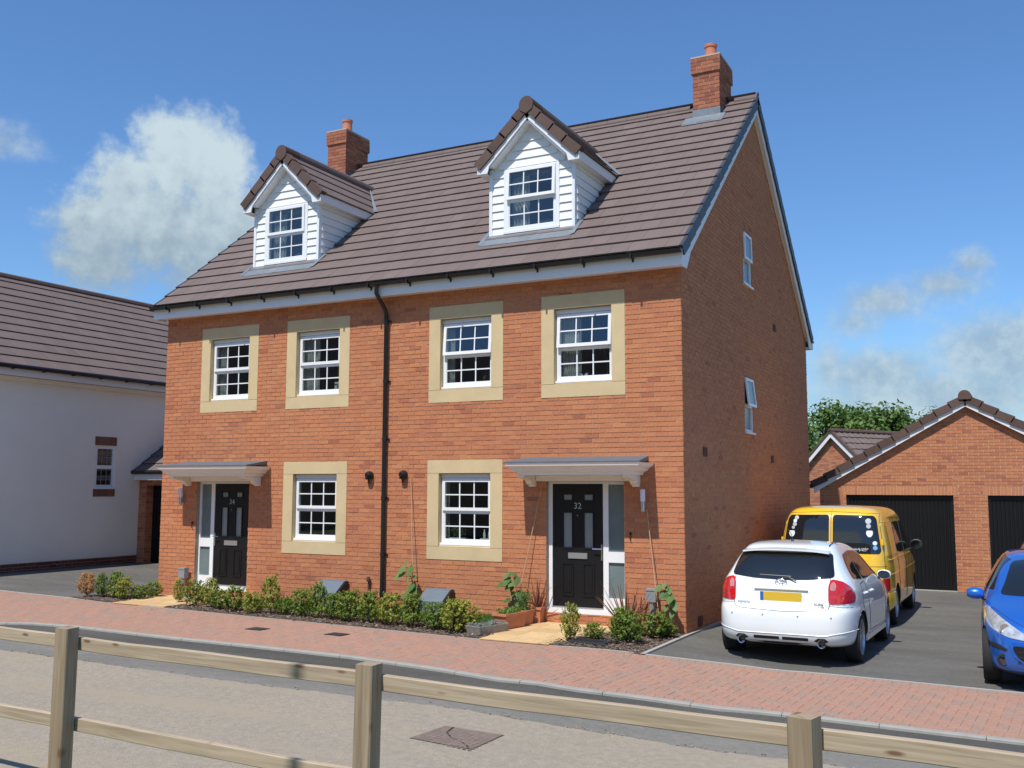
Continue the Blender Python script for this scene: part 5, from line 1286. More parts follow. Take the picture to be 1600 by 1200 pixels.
# ------------------------------------------------------------------ post and rail fence in front of the viewer
fe = thing('rail_fence', 'weathered timber post and two-rail fence running across the foreground', 'fence', (0, 0, 0))
def woodmat(name, c1, c2, horiz=True):
    m = bpy.data.materials.new(name); m.use_nodes = True; N = m.node_tree.nodes; L = m.node_tree.links; b = N['Principled BSDF']; b.inputs['Roughness'].default_value = .8; b.inputs['Specular IOR Level'].default_value = .25
    tc = N.new('ShaderNodeTexCoord'); mp = N.new('ShaderNodeMapping'); mp.inputs['Scale'].default_value = (1.2, 26, 30) if horiz else (26, 30, 1.2); L.new(tc.outputs['Object'], mp.inputs[0])
    oi = N.new('ShaderNodeObjectInfo'); ad = N.new('ShaderNodeVectorMath'); ad.operation = 'ADD'; L.new(mp.outputs[0], ad.inputs[0]); sc = N.new('ShaderNodeMath'); sc.operation = 'MULTIPLY'; L.new(oi.outputs['Random'], sc.inputs[0]); sc.inputs[1].default_value = 37; L.new(sc.outputs[0], ad.inputs[1])
    n = N.new('ShaderNodeTexNoise'); n.inputs['Scale'].default_value = 1.6; n.inputs['Detail'].default_value = 6; n.inputs['Distortion'].default_value = .7; L.new(ad.outputs[0], n.inputs['Vector'])
    r = N.new('ShaderNodeValToRGB'); r.color_ramp.elements[0].position = .3; r.color_ramp.elements[0].color = (*c1, 1); r.color_ramp.elements[1].position = .68; r.color_ramp.elements[1].color = (*c2, 1); L.new(n.outputs[0], r.inputs[0])
    # knots
    mk = N.new('ShaderNodeMapping'); mk.inputs['Scale'].default_value = (3.6, 0, 13) if horiz else (8, 3, 4.0); L.new(tc.outputs['Object'], mk.inputs[0])
    a2 = N.new('ShaderNodeVectorMath'); a2.operation = 'ADD'; L.new(mk.outputs[0], a2.inputs[0]); L.new(sc.outputs[0], a2.inputs[1])
    v = N.new('ShaderNodeTexVoronoi'); v.inputs['Scale'].default_value = 1.0; L.new(a2.outputs[0], v.inputs['Vector'])
    kr = N.new('ShaderNodeMapRange'); L.new(v.outputs['Distance'], kr.inputs[0]); kr.inputs[1].default_value = .07; kr.inputs[2].default_value = .17; kr.inputs[3].default_value = .95; kr.inputs[4].default_value = 0
    mx = N.new('ShaderNodeMixRGB'); L.new(kr.outputs[0], mx.inputs[0]); L.new(r.outputs[0], mx.inputs[1]); mx.inputs[2].default_value = (.17, .095, .05, 1)
    L.new(mx.outputs[0], b.inputs['Base Color']); bp = N.new('ShaderNodeBump'); bp.inputs['Strength'].default_value = .35; bp.inputs['Distance'].default_value = .004; L.new(n.outputs[0], bp.inputs['Height']); L.new(bp.outputs[0], b.inputs['Normal']); return m
M['rail'] = woodmat('rail_timber', (.31, .245, .17), (.475, .385, .28)); M['post'] = woodmat('post_timber', (.24, .18, .12), (.37, .29, .20), False)
FA = np.array([-.91, -9.77]); FB = np.array([3.66, -10.05]); fd = (FB - FA) / np.linalg.norm(FB - FA); fn_ = np.array([-fd[1], fd[0]]); fr_ = math.atan2(fd[1], fd[0])
pp = [-2.35, 0.0, 2.395, 4.575, 6.9, 9.2]
def chamf(hx, hy, z0, z1, c=.006):
    m2 = MB(); ring = [(-hx + c, -hy), (hx - c, -hy), (hx, -hy + c), (hx, hy - c), (hx - c, hy), (-hx + c, hy), (-hx, hy - c), (-hx, -hy + c)]
    m2.prism(ring, 'z', z0, z1); return m2
for i, s in enumerate(pp):
    q = FA + fd * s; m2 = chamf(.05, .052, -.15, 1.2 - .0)
    o = m2.build('post', M['post'], fe, loc=(q[0], q[1], random.uniform(-.004, .004))); o.rotation_euler = (R_([0, .6, -.4, .3, 0, 0][i]), R_([0, 1.0, .6, -.3, 0, 0][i]), fr_ + R_([0, 11, 6, -9, 0, 0][i]))
for z0, z1 in ((1.057, 1.136), (.594, .673)):
    e = [-3.3, 2.395, 9.3] if z0 > 1 else [-3.3, 0.0, 4.575, 9.3]
    for a, b in zip(e[:-1], e[1:]):
        c = FA + fd * (a + b) / 2 + fn_ * .078; hl = (b - a) / 2 - .004; n = 24; m2 = MB()
        hz, hy = (z1 - z0) / 2, .019; ch = .004
        ring = [(-hy + ch, -hz), (hy - ch, -hz), (hy, -hz + ch), (hy, hz - ch), (hy - ch, hz), (-hy + ch, hz), (-hy, hz - ch), (-hy, -hz + ch)]
        for k in range(n + 1):
            x = -hl + 2 * hl * k / n; w = .0035 * math.sin(x * 1.7 + z0 * 9) + .002 * math.sin(x * 5.1)
            for (yy, zz) in ring: m2.v.append((x, yy, zz + w))
        for k in range(n):
            for j in range(8): m2.face((k * 8 + j, k * 8 + (j + 1) % 8, (k + 1) * 8 + (j + 1) % 8, (k + 1) * 8 + j))
        m2.face(list(range(8))); m2.face(list(range(n * 8, n * 8 + 8)))
        o = m2.build('rail', M['rail'], fe, loc=(c[0], c[1], (z0 + z1) / 2 - ((.036 if a < -1 else .018 if a < 1 else 0) if z0 < 1 else 0))); o.rotation_euler = (0, -math.atan(.036 / 4.575) if (z0 < 1 and -1 < a < 1) else 0, fr_)

# ------------------------------------------------------------------ plants
def leafmat(name, c0, c1, c2, tr=.42): return mat(name, None, .55, attr=True, ramp=[(0, c0), (.5, c1), (1, c2)], translucent=tr, spec=.35)
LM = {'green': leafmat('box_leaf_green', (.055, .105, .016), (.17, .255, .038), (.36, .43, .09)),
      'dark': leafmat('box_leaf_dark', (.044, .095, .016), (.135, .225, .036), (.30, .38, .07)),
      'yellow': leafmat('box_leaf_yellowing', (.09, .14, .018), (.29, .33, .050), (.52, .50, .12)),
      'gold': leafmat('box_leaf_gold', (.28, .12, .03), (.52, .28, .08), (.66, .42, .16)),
      'tree': leafmat('tree_leaf', (.035, .080, .015), (.095, .170, .034), (.20, .29, .07), .3),
      'climb': leafmat('broad_leaf', (.05, .11, .03), (.10, .20, .05), (.19, .30, .10)),
      'phorm': leafmat('phormium_leaf', (.16, .055, .04), (.28, .12, .08), (.42, .28, .14)),
      'silver': leafmat('succulent_leaf', (.13, .17, .14), (.25, .30, .27), (.40, .42, .38)),
      'pot_green': leafmat('herb_leaf', (.07, .14, .03), (.14, .26, .05), (.24, .36, .09))}
M['twig'] = mat('twig', (.10, .065, .04), .9)
def bush_mesh(seed, n=3800, w=.20, h=.42, ls=.0155, cone=.5):
    r = np.random.default_rng(seed); V = []; F = []; A = []
    # sprays: short shoots fanning from the stems; leaves sit along them
    ns = 190
    for s in range(ns):
        zc = h * (.10 + .82 * r.random()); prof = math.sin(min(max(zc / h, .05), .97) * math.pi * .92 + .22) ** .55; prof *= (1 - cone * .45 * zc / h)
        az = r.random() * 6.283; rad = w * prof * (.15 + .85 * r.random() ** .55) * (1 + .22 * math.sin(az * 3 + seed)); L_ = r.uniform(.035, .095)
        b = np.array([rad * math.cos(az), rad * math.sin(az), zc]); d = np.array([math.cos(az) * .7, math.sin(az) * .7, .9 + r.normal(0, .3)]); d /= np.linalg.norm(d)
        tone = r.normal(0, .12)
        for k in range(n // ns):
            t = r.random(); p = b + d * L_ * t + r.normal(0, .008, 3); nn = np.array([math.cos(az) * .5, math.sin(az) * .5, .8]) + r.normal(0, .42, 3); a = np.cross(nn, r.normal(0, 1, 3)); a /= np.linalg.norm(a); q = np.cross(nn, a); q /= np.linalg.norm(q); s_ = ls * r.uniform(.6, 1.2); m0 = len(V)
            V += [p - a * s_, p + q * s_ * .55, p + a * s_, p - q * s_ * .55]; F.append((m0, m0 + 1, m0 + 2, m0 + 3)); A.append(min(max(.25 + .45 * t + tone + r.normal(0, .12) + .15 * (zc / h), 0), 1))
    return np.array(V), np.array(F), A
BM = {}
def bush_data(kind, var):
    if (kind, var) not in BM:
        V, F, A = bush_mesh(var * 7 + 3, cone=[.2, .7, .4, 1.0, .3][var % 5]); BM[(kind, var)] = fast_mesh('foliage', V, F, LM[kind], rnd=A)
    return BM[(kind, var)]
sm = MB()
for k in range(5): a = k * 1.26; sm.tube([(0, 0, 0), (.04 * math.cos(a), .04 * math.sin(a), .15), (.10 * math.cos(a), .10 * math.sin(a), .34)], [.006, .005, .002], 5)
stem_me = sm.mesh('stem', M['twig'])
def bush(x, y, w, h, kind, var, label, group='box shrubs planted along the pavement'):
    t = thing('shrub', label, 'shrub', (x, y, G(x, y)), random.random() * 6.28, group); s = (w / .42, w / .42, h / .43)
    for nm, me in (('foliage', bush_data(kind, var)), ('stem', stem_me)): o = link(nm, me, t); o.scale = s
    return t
row = [(-9.17, -.80, .24, .42, 'yellow', 1, 'slim yellowing shrub at the left end of the long row beside the left path'),
 (-8.60, -.95, .40, .44, 'green', 0, 'green shrub in front of the white side panel of door 34'),
 (-8.20, -1.00, .36, .50, 'yellow', 3, 'loose pointed yellow-green shrub in front of the left edge of door 34'),
 (-7.85, -1.15, .38, .34, 'dark', 2, 'low dark green shrub in front of the middle of door 34'),
 (-7.42, -1.22, .42, .42, 'green', 4, 'rounded green shrub just right of the step of door 34'),
 (-6.97, -1.33, .36, .36, 'yellow', 0, 'small yellow-green shrub beside the tallest pointed shrub of the row'),
 (-6.66, -1.24, .34, .62, 'yellow', 1, 'tall pointed yellow-green shrub, tallest of the long row, below the left ground floor window'),
 (-6.36, -1.22, .32, .30, 'dark', 2, 'lowest bright green shrub just right of the tallest pointed shrub'),
 (-6.02, -1.24, .42, .44, 'green', 2, 'bushy green shrub in front of the left end of the left meter box'),
 (-5.66, -1.26, .36, .58, 'green', 3, 'pointed green shrub in front of the middle of the left meter box'),
 (-5.33, -1.30, .36, .42, 'dark', 4, 'dark green shrub in front of the pipe end of the left meter box'),
 (-4.98, -1.34, .44, .48, 'green', 0, 'dense green shrub in front of the short brown standpipe'),
 (-4.60, -1.36, .40, .48, 'green', 1, 'pointed green shrub in front of the black downpipe'),
 (-4.18, -1.38, .46, .48, 'yellow', 2, 'broad yellow-green shrub just right of the black downpipe'),
 (-3.78, -1.40, .44, .50, 'green', 3, 'green shrub in front of the climbing plant on its cane beside the downpipe'),
 (-3.36, -1.46, .40, .40, 'dark', 4, 'dark green shrub in front of the left edge of the right meter box'),
 (-2.92, -1.50, .56, .46, 'yellow', 2, 'largest yellow-green shrub at the right end of the long row'),
 (-3.12, -1.34, .36, .44, 'green', 0, 'green shrub in front of the black end of the right meter box'),
 (-11.32, -1.00, .34, .44, 'gold', 2, 'golden orange shrub, leftmost of the short row on the left drive'),
 (-11.02, -.92, .30, .44, 'dark', 1, 'dark green shrub touching the golden orange shrub'),
 (-10.72, -.86, .36, .50, 'green', 3, 'tall green shrub in the middle of the short row on the left drive'),
 (-10.42, -.92, .34, .42, 'yellow', 0, 'yellow-green shrub right of the tall green one in the short row on the left drive'),
 (-10.22, -.72, .36, .26, 'dark', 4, 'low dark shrub at the right of the short row on the left drive'),
 (-10.30, -.35, .34, .30, 'green', 2, 'low loose green shrub nearest the corner of house 34'),
 (-1.16, -1.50, .30, .50, 'yellow', 1, 'upright yellow-green shrub in the corner bed beside the buff path to door 32'),
 (-.93, -1.25, .30, .24, 'green', 4, 'low green shrub right of the upright one in the corner bed'),
 (-.62, -.75, .36, .26, 'green', 2, 'low spreading green plant in the middle of the corner bed'),
 (-.42, -1.30, .46, .44, 'dark', 0, 'large dark leafy shrub at the front of the corner bed'),
 (-.60, -1.00, .34, .44, 'green', 3, 'taller green shrub behind the large dark one in the corner bed'),
 (-.27, -.62, .50, .34, 'dark', 4, 'dark green mound of foliage at the foot of the grey service post'),
 (-.13, -.45, .30, .20, 'green', 1, 'low green plant at the very corner of house 32')]
for r_ in row: bush(*r_)
def blades(parent, n, L_, w, mt, seed, spread=.5, name='blade', base=(0, 0, 0)):
    r = random.Random(seed)
    for k in range(n):
        a = r.random() * 6.28; t = r.uniform(.1, 1) * spread; l = L_ * r.uniform(.6, 1.1); m2 = MB(); ww = w * r.uniform(.7, 1.2); c = r.random()
        for i in range(5):
            s = i / 4; rad = l * math.sin(t * s * 1.3) * .9; z = l * s * math.cos(t * s * .8); wd = ww * (1 - s ** 2) + .001
            m2.v += [(base[0] + rad * math.cos(a) - wd * math.sin(a), base[1] + rad * math.sin(a) + wd * math.cos(a), base[2] + z), (base[0] + rad * math.cos(a) + wd * math.sin(a), base[1] + rad * math.sin(a) - wd * math.cos(a), base[2] + z)]
        for i in range(4): m2.face((2 * i, 2 * i + 1, 2 * i + 3, 2 * i + 2), c)
        m2.build(name, mt, parent, fix=False)
t = thing('phormium', 'spiky red-brown phormium in front of the side panel of door 32', 'plant', (-.78, -.32, 0)); blades(t, 52, .74, .015, LM['phorm'], 3, 1.0)
t = thing('phormium', 'small spiky red-brown phormium in a terracotta pot left of door 32', 'plant', (-2.36, -.10, .22)); blades(t, 34, .48, .010, LM['phorm'], 4, 1.0)
t = thing('grass_tuft', 'dry straw-coloured tuft beside the grey service post', 'plant', (-.33, -.22, 0)); blades(t, 20, .36, .008, LM['gold'], 5, .5)
def big_leaf(c, d, n, s):
    """pointed oval leaf folded along its midrib, as vertices"""
    c, d, n = map(np.array, (c, d, n)); d = d / np.linalg.norm(d); sd_ = np.cross(d, n); sd_ /= np.linalg.norm(sd_); up = np.cross(sd_, d)
    P = [c, c + d * s * .3 + sd_ * s * .32 + up * s * .06, c + d * s * .7 + sd_ * s * .22 + up * s * .02, c + d * s, c + d * s * .7 - sd_ * s * .22 + up * s * .02, c + d * s * .3 - sd_ * s * .32 + up * s * .06, c + d * s * .5]
    return P, [(0, 1, 6), (1, 2, 6), (2, 3, 6), (3, 4, 6), (4, 5, 6), (5, 0, 6)]
def climber(label, x, base_y, cane_top, leaves, cl, pot=None):
    t = thing('climbing_plant', label, 'plant', (x, base_y, 0))
    m2 = MB(); pts = [(0, 0, 0)] + [(lx * .3, -.02, lz) for lx, lz, s in sorted(leaves, key=lambda q: q[1])]; m2.tube(pts, .006, 6); m2.build('stem', M['leaf'], t)
    for lx, lz, s in leaves + [(random.uniform(-.13, .1), random.uniform(.28, .82), random.uniform(.08, .15)) for _ in range(6)]:
        s *= 1.25; m2 = MB(); d = (lx * 3 + random.uniform(-.3, .3), -.5, random.uniform(-.9, -.2)); P, F = big_leaf((lx, -.05, lz), d, (0, -1, .8), s); m2.v = [tuple(p) for p in P]; c = random.uniform(.3, .95)
        for q in F: m2.face(q, c)
        m2.build('leaf', LM['climb'], t, fix=False, smooth=True)
    return t
climber('broad-leaved climber on the cane just right of the downpipe', -4.62, -.14, 2.2, [(-.10, .78, .16), (.03, .80, .17), (-.05, .86, .10), (-.16, .66, .15), (.06, .52, .17), (-.03, .60, .09), (.02, .42, .12), (-.08, .36, .12)], 0)
climber('broad-leaved climber on the cane left of door 32', -2.68, -.14, 2.2, [(-.08, .70, .16), (.04, .72, .16), (-.16, .62, .15), (.06, .50, .17), (-.04, .56, .1), (-.08, .36, .13), (.04, .32, .12), (0, .76, .08)], 0)
climber('broad-leaved climber at the right corner of house 32', -.18, -.14, 1.7, [(-.05, .62, .15), (.03, .58, .17), (.05, .48, .16), (-.02, .42, .12), (.06, .34, .12), (-.03, .68, .08)], 0)
M['cane'] = mat('bamboo_cane', (.50, .33, .20), .6, var=.15, vscale=20)
for (a, b, lab) in (((-4.745, -.02, 2.25), (-4.54, -.22, .02), 'thin bamboo cane leaning on the wall just right of the downpipe'), ((-2.26, -.02, 2.28), (-2.70, -.2, .02), 'thin bamboo cane leaning against the canopy left of door 32'), ((-.56, -.04, 1.78), (-.30, -.24, .02), 'thin bamboo cane leaning on the wall below the lamp of door 32')):
    m2 = MB(); A_, B_ = Vector(a), Vector(b); m2.tube([(A_ + (B_ - A_) * k / 8) - B_ for k in range(9)], [.0075 if k % 2 else .0065 for k in range(9)], 7); o = m2.build('bamboo_cane', M['cane'], None, loc=tuple(B_)); tag(o, lab, 'cane', 'bamboo canes leaning on the front wall')
# containers
def trough(name, label, loc, rzv, lx, ly, h, m, taper=.85, rim=.015, fill=None, fillm=None, nfill=300, fh=.07, rims=True):
    t = thing(name, label, 'planter', loc, rzv)
    m2 = MB(); 
    for (s, z) in ((taper, 0), (1, h)): m2.v += [(-lx * s, -ly * s, z), (lx * s, -ly * s, z), (lx * s, ly * s, z), (-lx * s, ly * s, z)]
    for (s, z) in ((.90, h), (.88, h - .03)): m2.v += [(-lx * s, -ly * s, z), (lx * s, -ly * s, z), (lx * s, ly * s, z), (-lx * s, ly * s, z)]
    m2.face((3, 2, 1, 0))
    for b in (0, 4, 8):
        for k in range(4): m2.face((b + k, b + (k + 1) % 4, b + 4 + (k + 1) % 4, b + 4 + k))
    m2.face((12, 13, 14, 15)); m2.build('trough', m, t)
    if rims:
        m2 = MB()
        for q in ((-lx - rim, lx + rim, -ly - rim, -ly * .93), (-lx - rim, lx + rim, ly * .93, ly + rim), (-lx - rim, -lx * .95, -ly * .93, ly * .93), (lx * .95, lx + rim, -ly * .93, ly * .93)): m2.box(q[0], q[1], q[2], q[3], h - .03, h + .006)
        m2.build('rim', m, t)
    if fillm:
        V = []; F = []; A = []
        for k in range(nfill):
            p = np.array([random.uniform(-lx, lx) * .95, random.uniform(-ly, ly) * .95, h - .02 + fh * random.random()]); a = rng.normal(0, 1, 3) + np.array([0, 0, .8]); a /= np.linalg.norm(a); q = np.cross(a, rng.normal(0, 1, 3)); q /= np.linalg.norm(q); s = random.uniform(.012, .03); n0 = len(V)
            V += [p - a * s, p + q * s * .4, p + a * s, p - q * s * .4]; F.append((n0, n0 + 1, n0 + 2, n0 + 3)); A.append(random.random())
        o = link('foliage', fast_mesh('foliage', np.array(V), np.array(F), fillm, rnd=A), t)
    return t
trough('terracotta_trough', 'long terracotta trough of bright seedlings, front one beside the path to door 32', (-2.42, -.85, 0), R_(80), .26, .115, .24, M['terracotta'], fillm=LM['pot_green'], nfill=420, fh=.09)
trough('terracotta_trough', 'terracotta trough behind the front one, left of the path to door 32', (-2.42, -.42, 0), R_(84), .13, .11, .23, M['terracotta'], fillm=LM['climb'], nfill=500, fh=.30)
trough('terracotta_pot', 'square terracotta pot nearest the left jamb of door 32', (-2.36, -.12, 0), R_(5), .12, .10, .25, M['terracotta'])
M['stonepot'] = mat('stone_trough', (.30, .28, .24), .9, var=.2, vscale=14, bump=.4, bscale=60)
trough('stone_trough', 'low grey stone trough of silvery succulents at the right end of the long bed', (-2.50, -1.42, 0), R_(74), .30, .15, .13, M['stonepot'], fillm=LM['silver'], nfill=420, fh=.05, rims=False)
t = thing('plant_pot', 'black plastic pot at the foot of the climber left of door 32', 'pot', (-2.74, -.24, 0)); m2 = MB(); m2.lathe([(0, .0), (.075, 0), (.10, .19), (.108, .19), (.108, .21), (.09, .21), (.085, .17), (0, .17)], (0, 0, 0), 'z', 18); m2.build('pot', M['black'], t, smooth=40)
m2 = MB(); m2.poly([(-.22, -.16, 0), (.22, -.2, 0), (.2, .13, .012), (-.18, .15, .01)]); m2.box(-.2, .2, -.15, .12, -.01, .004)
t = thing('grate', 'dark flat slatted grate lying on the bark of the corner bed', 'grate', (-.80, -1.62, .03), R_(-5))
for k in range(14): m2 = MB(); m2.box(-.26 + k * .038, -.245 + k * .038, -.12, .12, 0, .018); m2.build('slat', M['drip'], t)
m2 = MB(); m2.box(-.27, .27, -.13, -.12, 0, .02); m2.box(-.27, .27, .12, .13, 0, .02); m2.build('frame', M['drip'], t)

# ------------------------------------------------------------------ trees beyond the garages
def crown(seed, R=2.8, H=4.6, n=17000, ls=.088):
    r = np.random.default_rng(seed); V = np.zeros((n * 4, 3)); A = np.zeros(n); nc = 70
    cl = []
    for k in range(nc):
        zc = H * (.12 + .8 * r.random()); pr = R * math.sin(min(zc / H * 2.6 + .35, 3.0)) ** .6 if zc / H < .98 else .3
        a = r.random() * 6.283; rr = pr * r.random() ** .4 * .85; cl.append((rr * math.cos(a), rr * math.sin(a), zc, r.uniform(.45, .95), r.normal(0, .14)))
    cl = np.array(cl); idx = r.integers(0, nc, n); c = cl[idx]
    d = r.normal(0, 1, (n, 3)); d /= np.linalg.norm(d, axis=1, keepdims=True); rad = c[:, 3:4] * (r.random((n, 1)) ** .33) * np.array([1, 1, .75])
    P = c[:, :3] + d * rad
    nn = d * .6 + np.array([0, 0, .7]) + r.normal(0, .45, (n, 3)); a = np.cross(nn, r.normal(0, 1, (n, 3))); a /= np.linalg.norm(a, axis=1, keepdims=True); q = np.cross(nn, a); q /= np.linalg.norm(q, axis=1, keepdims=True); s = ls * r.uniform(.6, 1.4, (n, 1))
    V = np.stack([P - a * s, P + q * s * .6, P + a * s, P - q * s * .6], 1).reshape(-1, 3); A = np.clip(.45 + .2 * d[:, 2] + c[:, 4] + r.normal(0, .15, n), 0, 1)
    return fast_mesh('crown', V, np.arange(n * 4).reshape(-1, 4), LM['tree'], rnd=A)
CW = [crown(1), crown(2), crown(3)]
tm = MB(); tm.tube([(0, 0, -.5), (.03, 0, 1.2), (0, .05, 2.6), (.1, 0, 3.6)], [.16, .13, .09, .04], 8)
for k in range(6): a = k * 1.05; tm.tube([(0, .02, 1.2 + k * .35), (.8 * math.cos(a), .8 * math.sin(a), 2.0 + k * .4), (1.5 * math.cos(a), 1.5 * math.sin(a), 2.9 + k * .3)], [.06, .04, .015], 5)
trunk_me = tm.mesh('trunk', mat('bark', (.09, .07, .05), .95))
tr = [(-7.2, 45.5, 1.25, 0, 'tall full-crowned tree next to the gable edge of house 32'), (-3.9, 46.5, 1.22, 1, 'pointed tree second along the tree line behind the garages'), (-1.0, 46.0, 1.04, 2, 'darker rounded tree behind the ridge of the small brick house'),
      (1.6, 46.5, 1.13, 0, 'yellow-green tree just left of the double garage roof'), (4.3, 47, .98, 1, 'low tree mostly hidden behind the left slope of the double garage'), (7.5, 48, 1.0, 2, 'tree hidden behind the double garage roof'), (10.6, 48, .98, 0, 'tree tip showing over the double garage roof at the right edge'), (-10.5, 46, 1.2, 2, 'tree mostly hidden behind the gable of house 32'), (13.5, 47, 1.05, 1, 'tree at the far right beyond the double garage')]
for x, y, s, v, lab in tr:
    t = thing('tree', lab, 'tree', (x, y, -.45), v * 2.1 + x, 'trees beyond the garages')
    for nm, me in (('trunk', trunk_me), ('crown', CW[v])): o = link(nm, me, t); o.scale = (s * 1.2, s * 1.2, s * 1.34)

# slim lighting column behind the viewer's fence: its narrow shadow falls across both rails
t = thing('lamp_column', 'slim grey lighting column near the viewer, its narrow shadow crossing both fence rails', 'lamp post', (.51, -15.05, 0))
m2 = MB(); m2.lathe([(.075, -.1), (.075, 1.1), (.06, 1.15), (.042, 9.6), (.040, 10.03), (0, 10.04)], (0, 0, 0), 'z', 14); m2.build('column', M['steel'], t, smooth=40)
m2 = MB(); m2.box(-.04, .04, -.088, -.07, .5, .9); m2.build('access_door', M['grey_plastic'], t)
# ------------------------------------------------------------------ cars
def paint(name, col, rough=.25, metal=0.0, coat=1.0, flake=None):
    m = mat(name, col, rough, metal, coat=coat, var=.02, vscale=1.5); return m
M['car_white'] = paint('white_car_paint', (.80, .86, .87)); M['car_yellow'] = paint('yellow_van_paint', (.86, .50, .018), .3)
M['car_blue'] = paint('blue_car_paint', (.018, .15, .62), .33, .45); M['car_brown'] = paint('brown_car_paint', (.20, .105, .075), .3, .4)
M['car_glass'] = mat('tinted_car_glass', (.010, .012, .014), .03, spec=.9)
M['tyre'] = mat('tyre_rubber', (.018, .018, .019), .85, bump=.2, bscale=200)
M['alloy'] = mat('alloy_wheel', (.50, .51, .53), .32, metal=.85)
M['red_lens'] = mat('red_lens', (.55, .012, .012), .12, coat=1.0, var=.35, vscale=22)
M['clear_lens'] = mat('clear_lens', (.50, .22, .20), .1, coat=1.0, var=.2, vscale=25)
M['head_lens'] = mat('headlamp_lens', (.52, .55, .58), .10, coat=1.0, var=.35, vscale=16, metal=.3)
M['plate'] = mat('yellow_number_plate', (.66, .44, .035), .45); M['plate_blue'] = mat('plate_blue_band', (.03, .12, .42), .45)
M['mirror_glass'] = mat('mirror_glass', (.16, .19, .23), .06, metal=1.0); M['seam'] = mat('panel_seam', (.03, .03, .03), .8); M['trim'] = mat('dark_trim', (.02, .02, .021), .55)
M['sticker'] = mat('white_sticker', (.72, .73, .74), .5); M['sticker_blue'] = mat('blue_sticker', (.18, .42, .70), .5); M['sticker_grey'] = mat('grey_sticker', (.42, .44, .47), .5)
def crom(tab, z):
    """Catmull-Rom through the table rows, key = first column"""
    T = tab; n = len(T)
    if z <= T[0][0]: return T[0][1:]
    if z >= T[-1][0]: return T[-1][1:]
    i = max(k for k in range(n - 1) if T[k][0] <= z); t = (z - T[i][0]) / (T[i + 1][0] - T[i][0]); out = []
    for c in range(1, len(T[0])):
        p1, p2 = T[i][c], T[i + 1][c]; m1 = 0 if i == 0 else (T[i + 1][c] - T[i - 1][c]) / (T[i + 1][0] - T[i - 1][0]); m2 = 0 if i + 2 >= n else (T[i + 2][c] - T[i][c]) / (T[i + 2][0] - T[i][0])
        if i == 0: m1 = (p2 - p1) / (T[i + 1][0] - T[i][0])
        h = T[i + 1][0] - T[i][0]; d = (p2 - p1) / h
        if d == 0: m1 = m2 = 0
        else:
            if m1 / d < 0: m1 = 0
            if m2 / d < 0: m2 = 0
            m1 = max(min(m1 / d, 3), 0) * d; m2 = max(min(m2 / d, 3), 0) * d
        out.append((2 * t ** 3 - 3 * t ** 2 + 1) * p1 + (t ** 3 - 2 * t ** 2 + t) * h * m1 + (-2 * t ** 3 + 3 * t ** 2) * p2 + (t ** 3 - t ** 2) * h * m2)
    return out
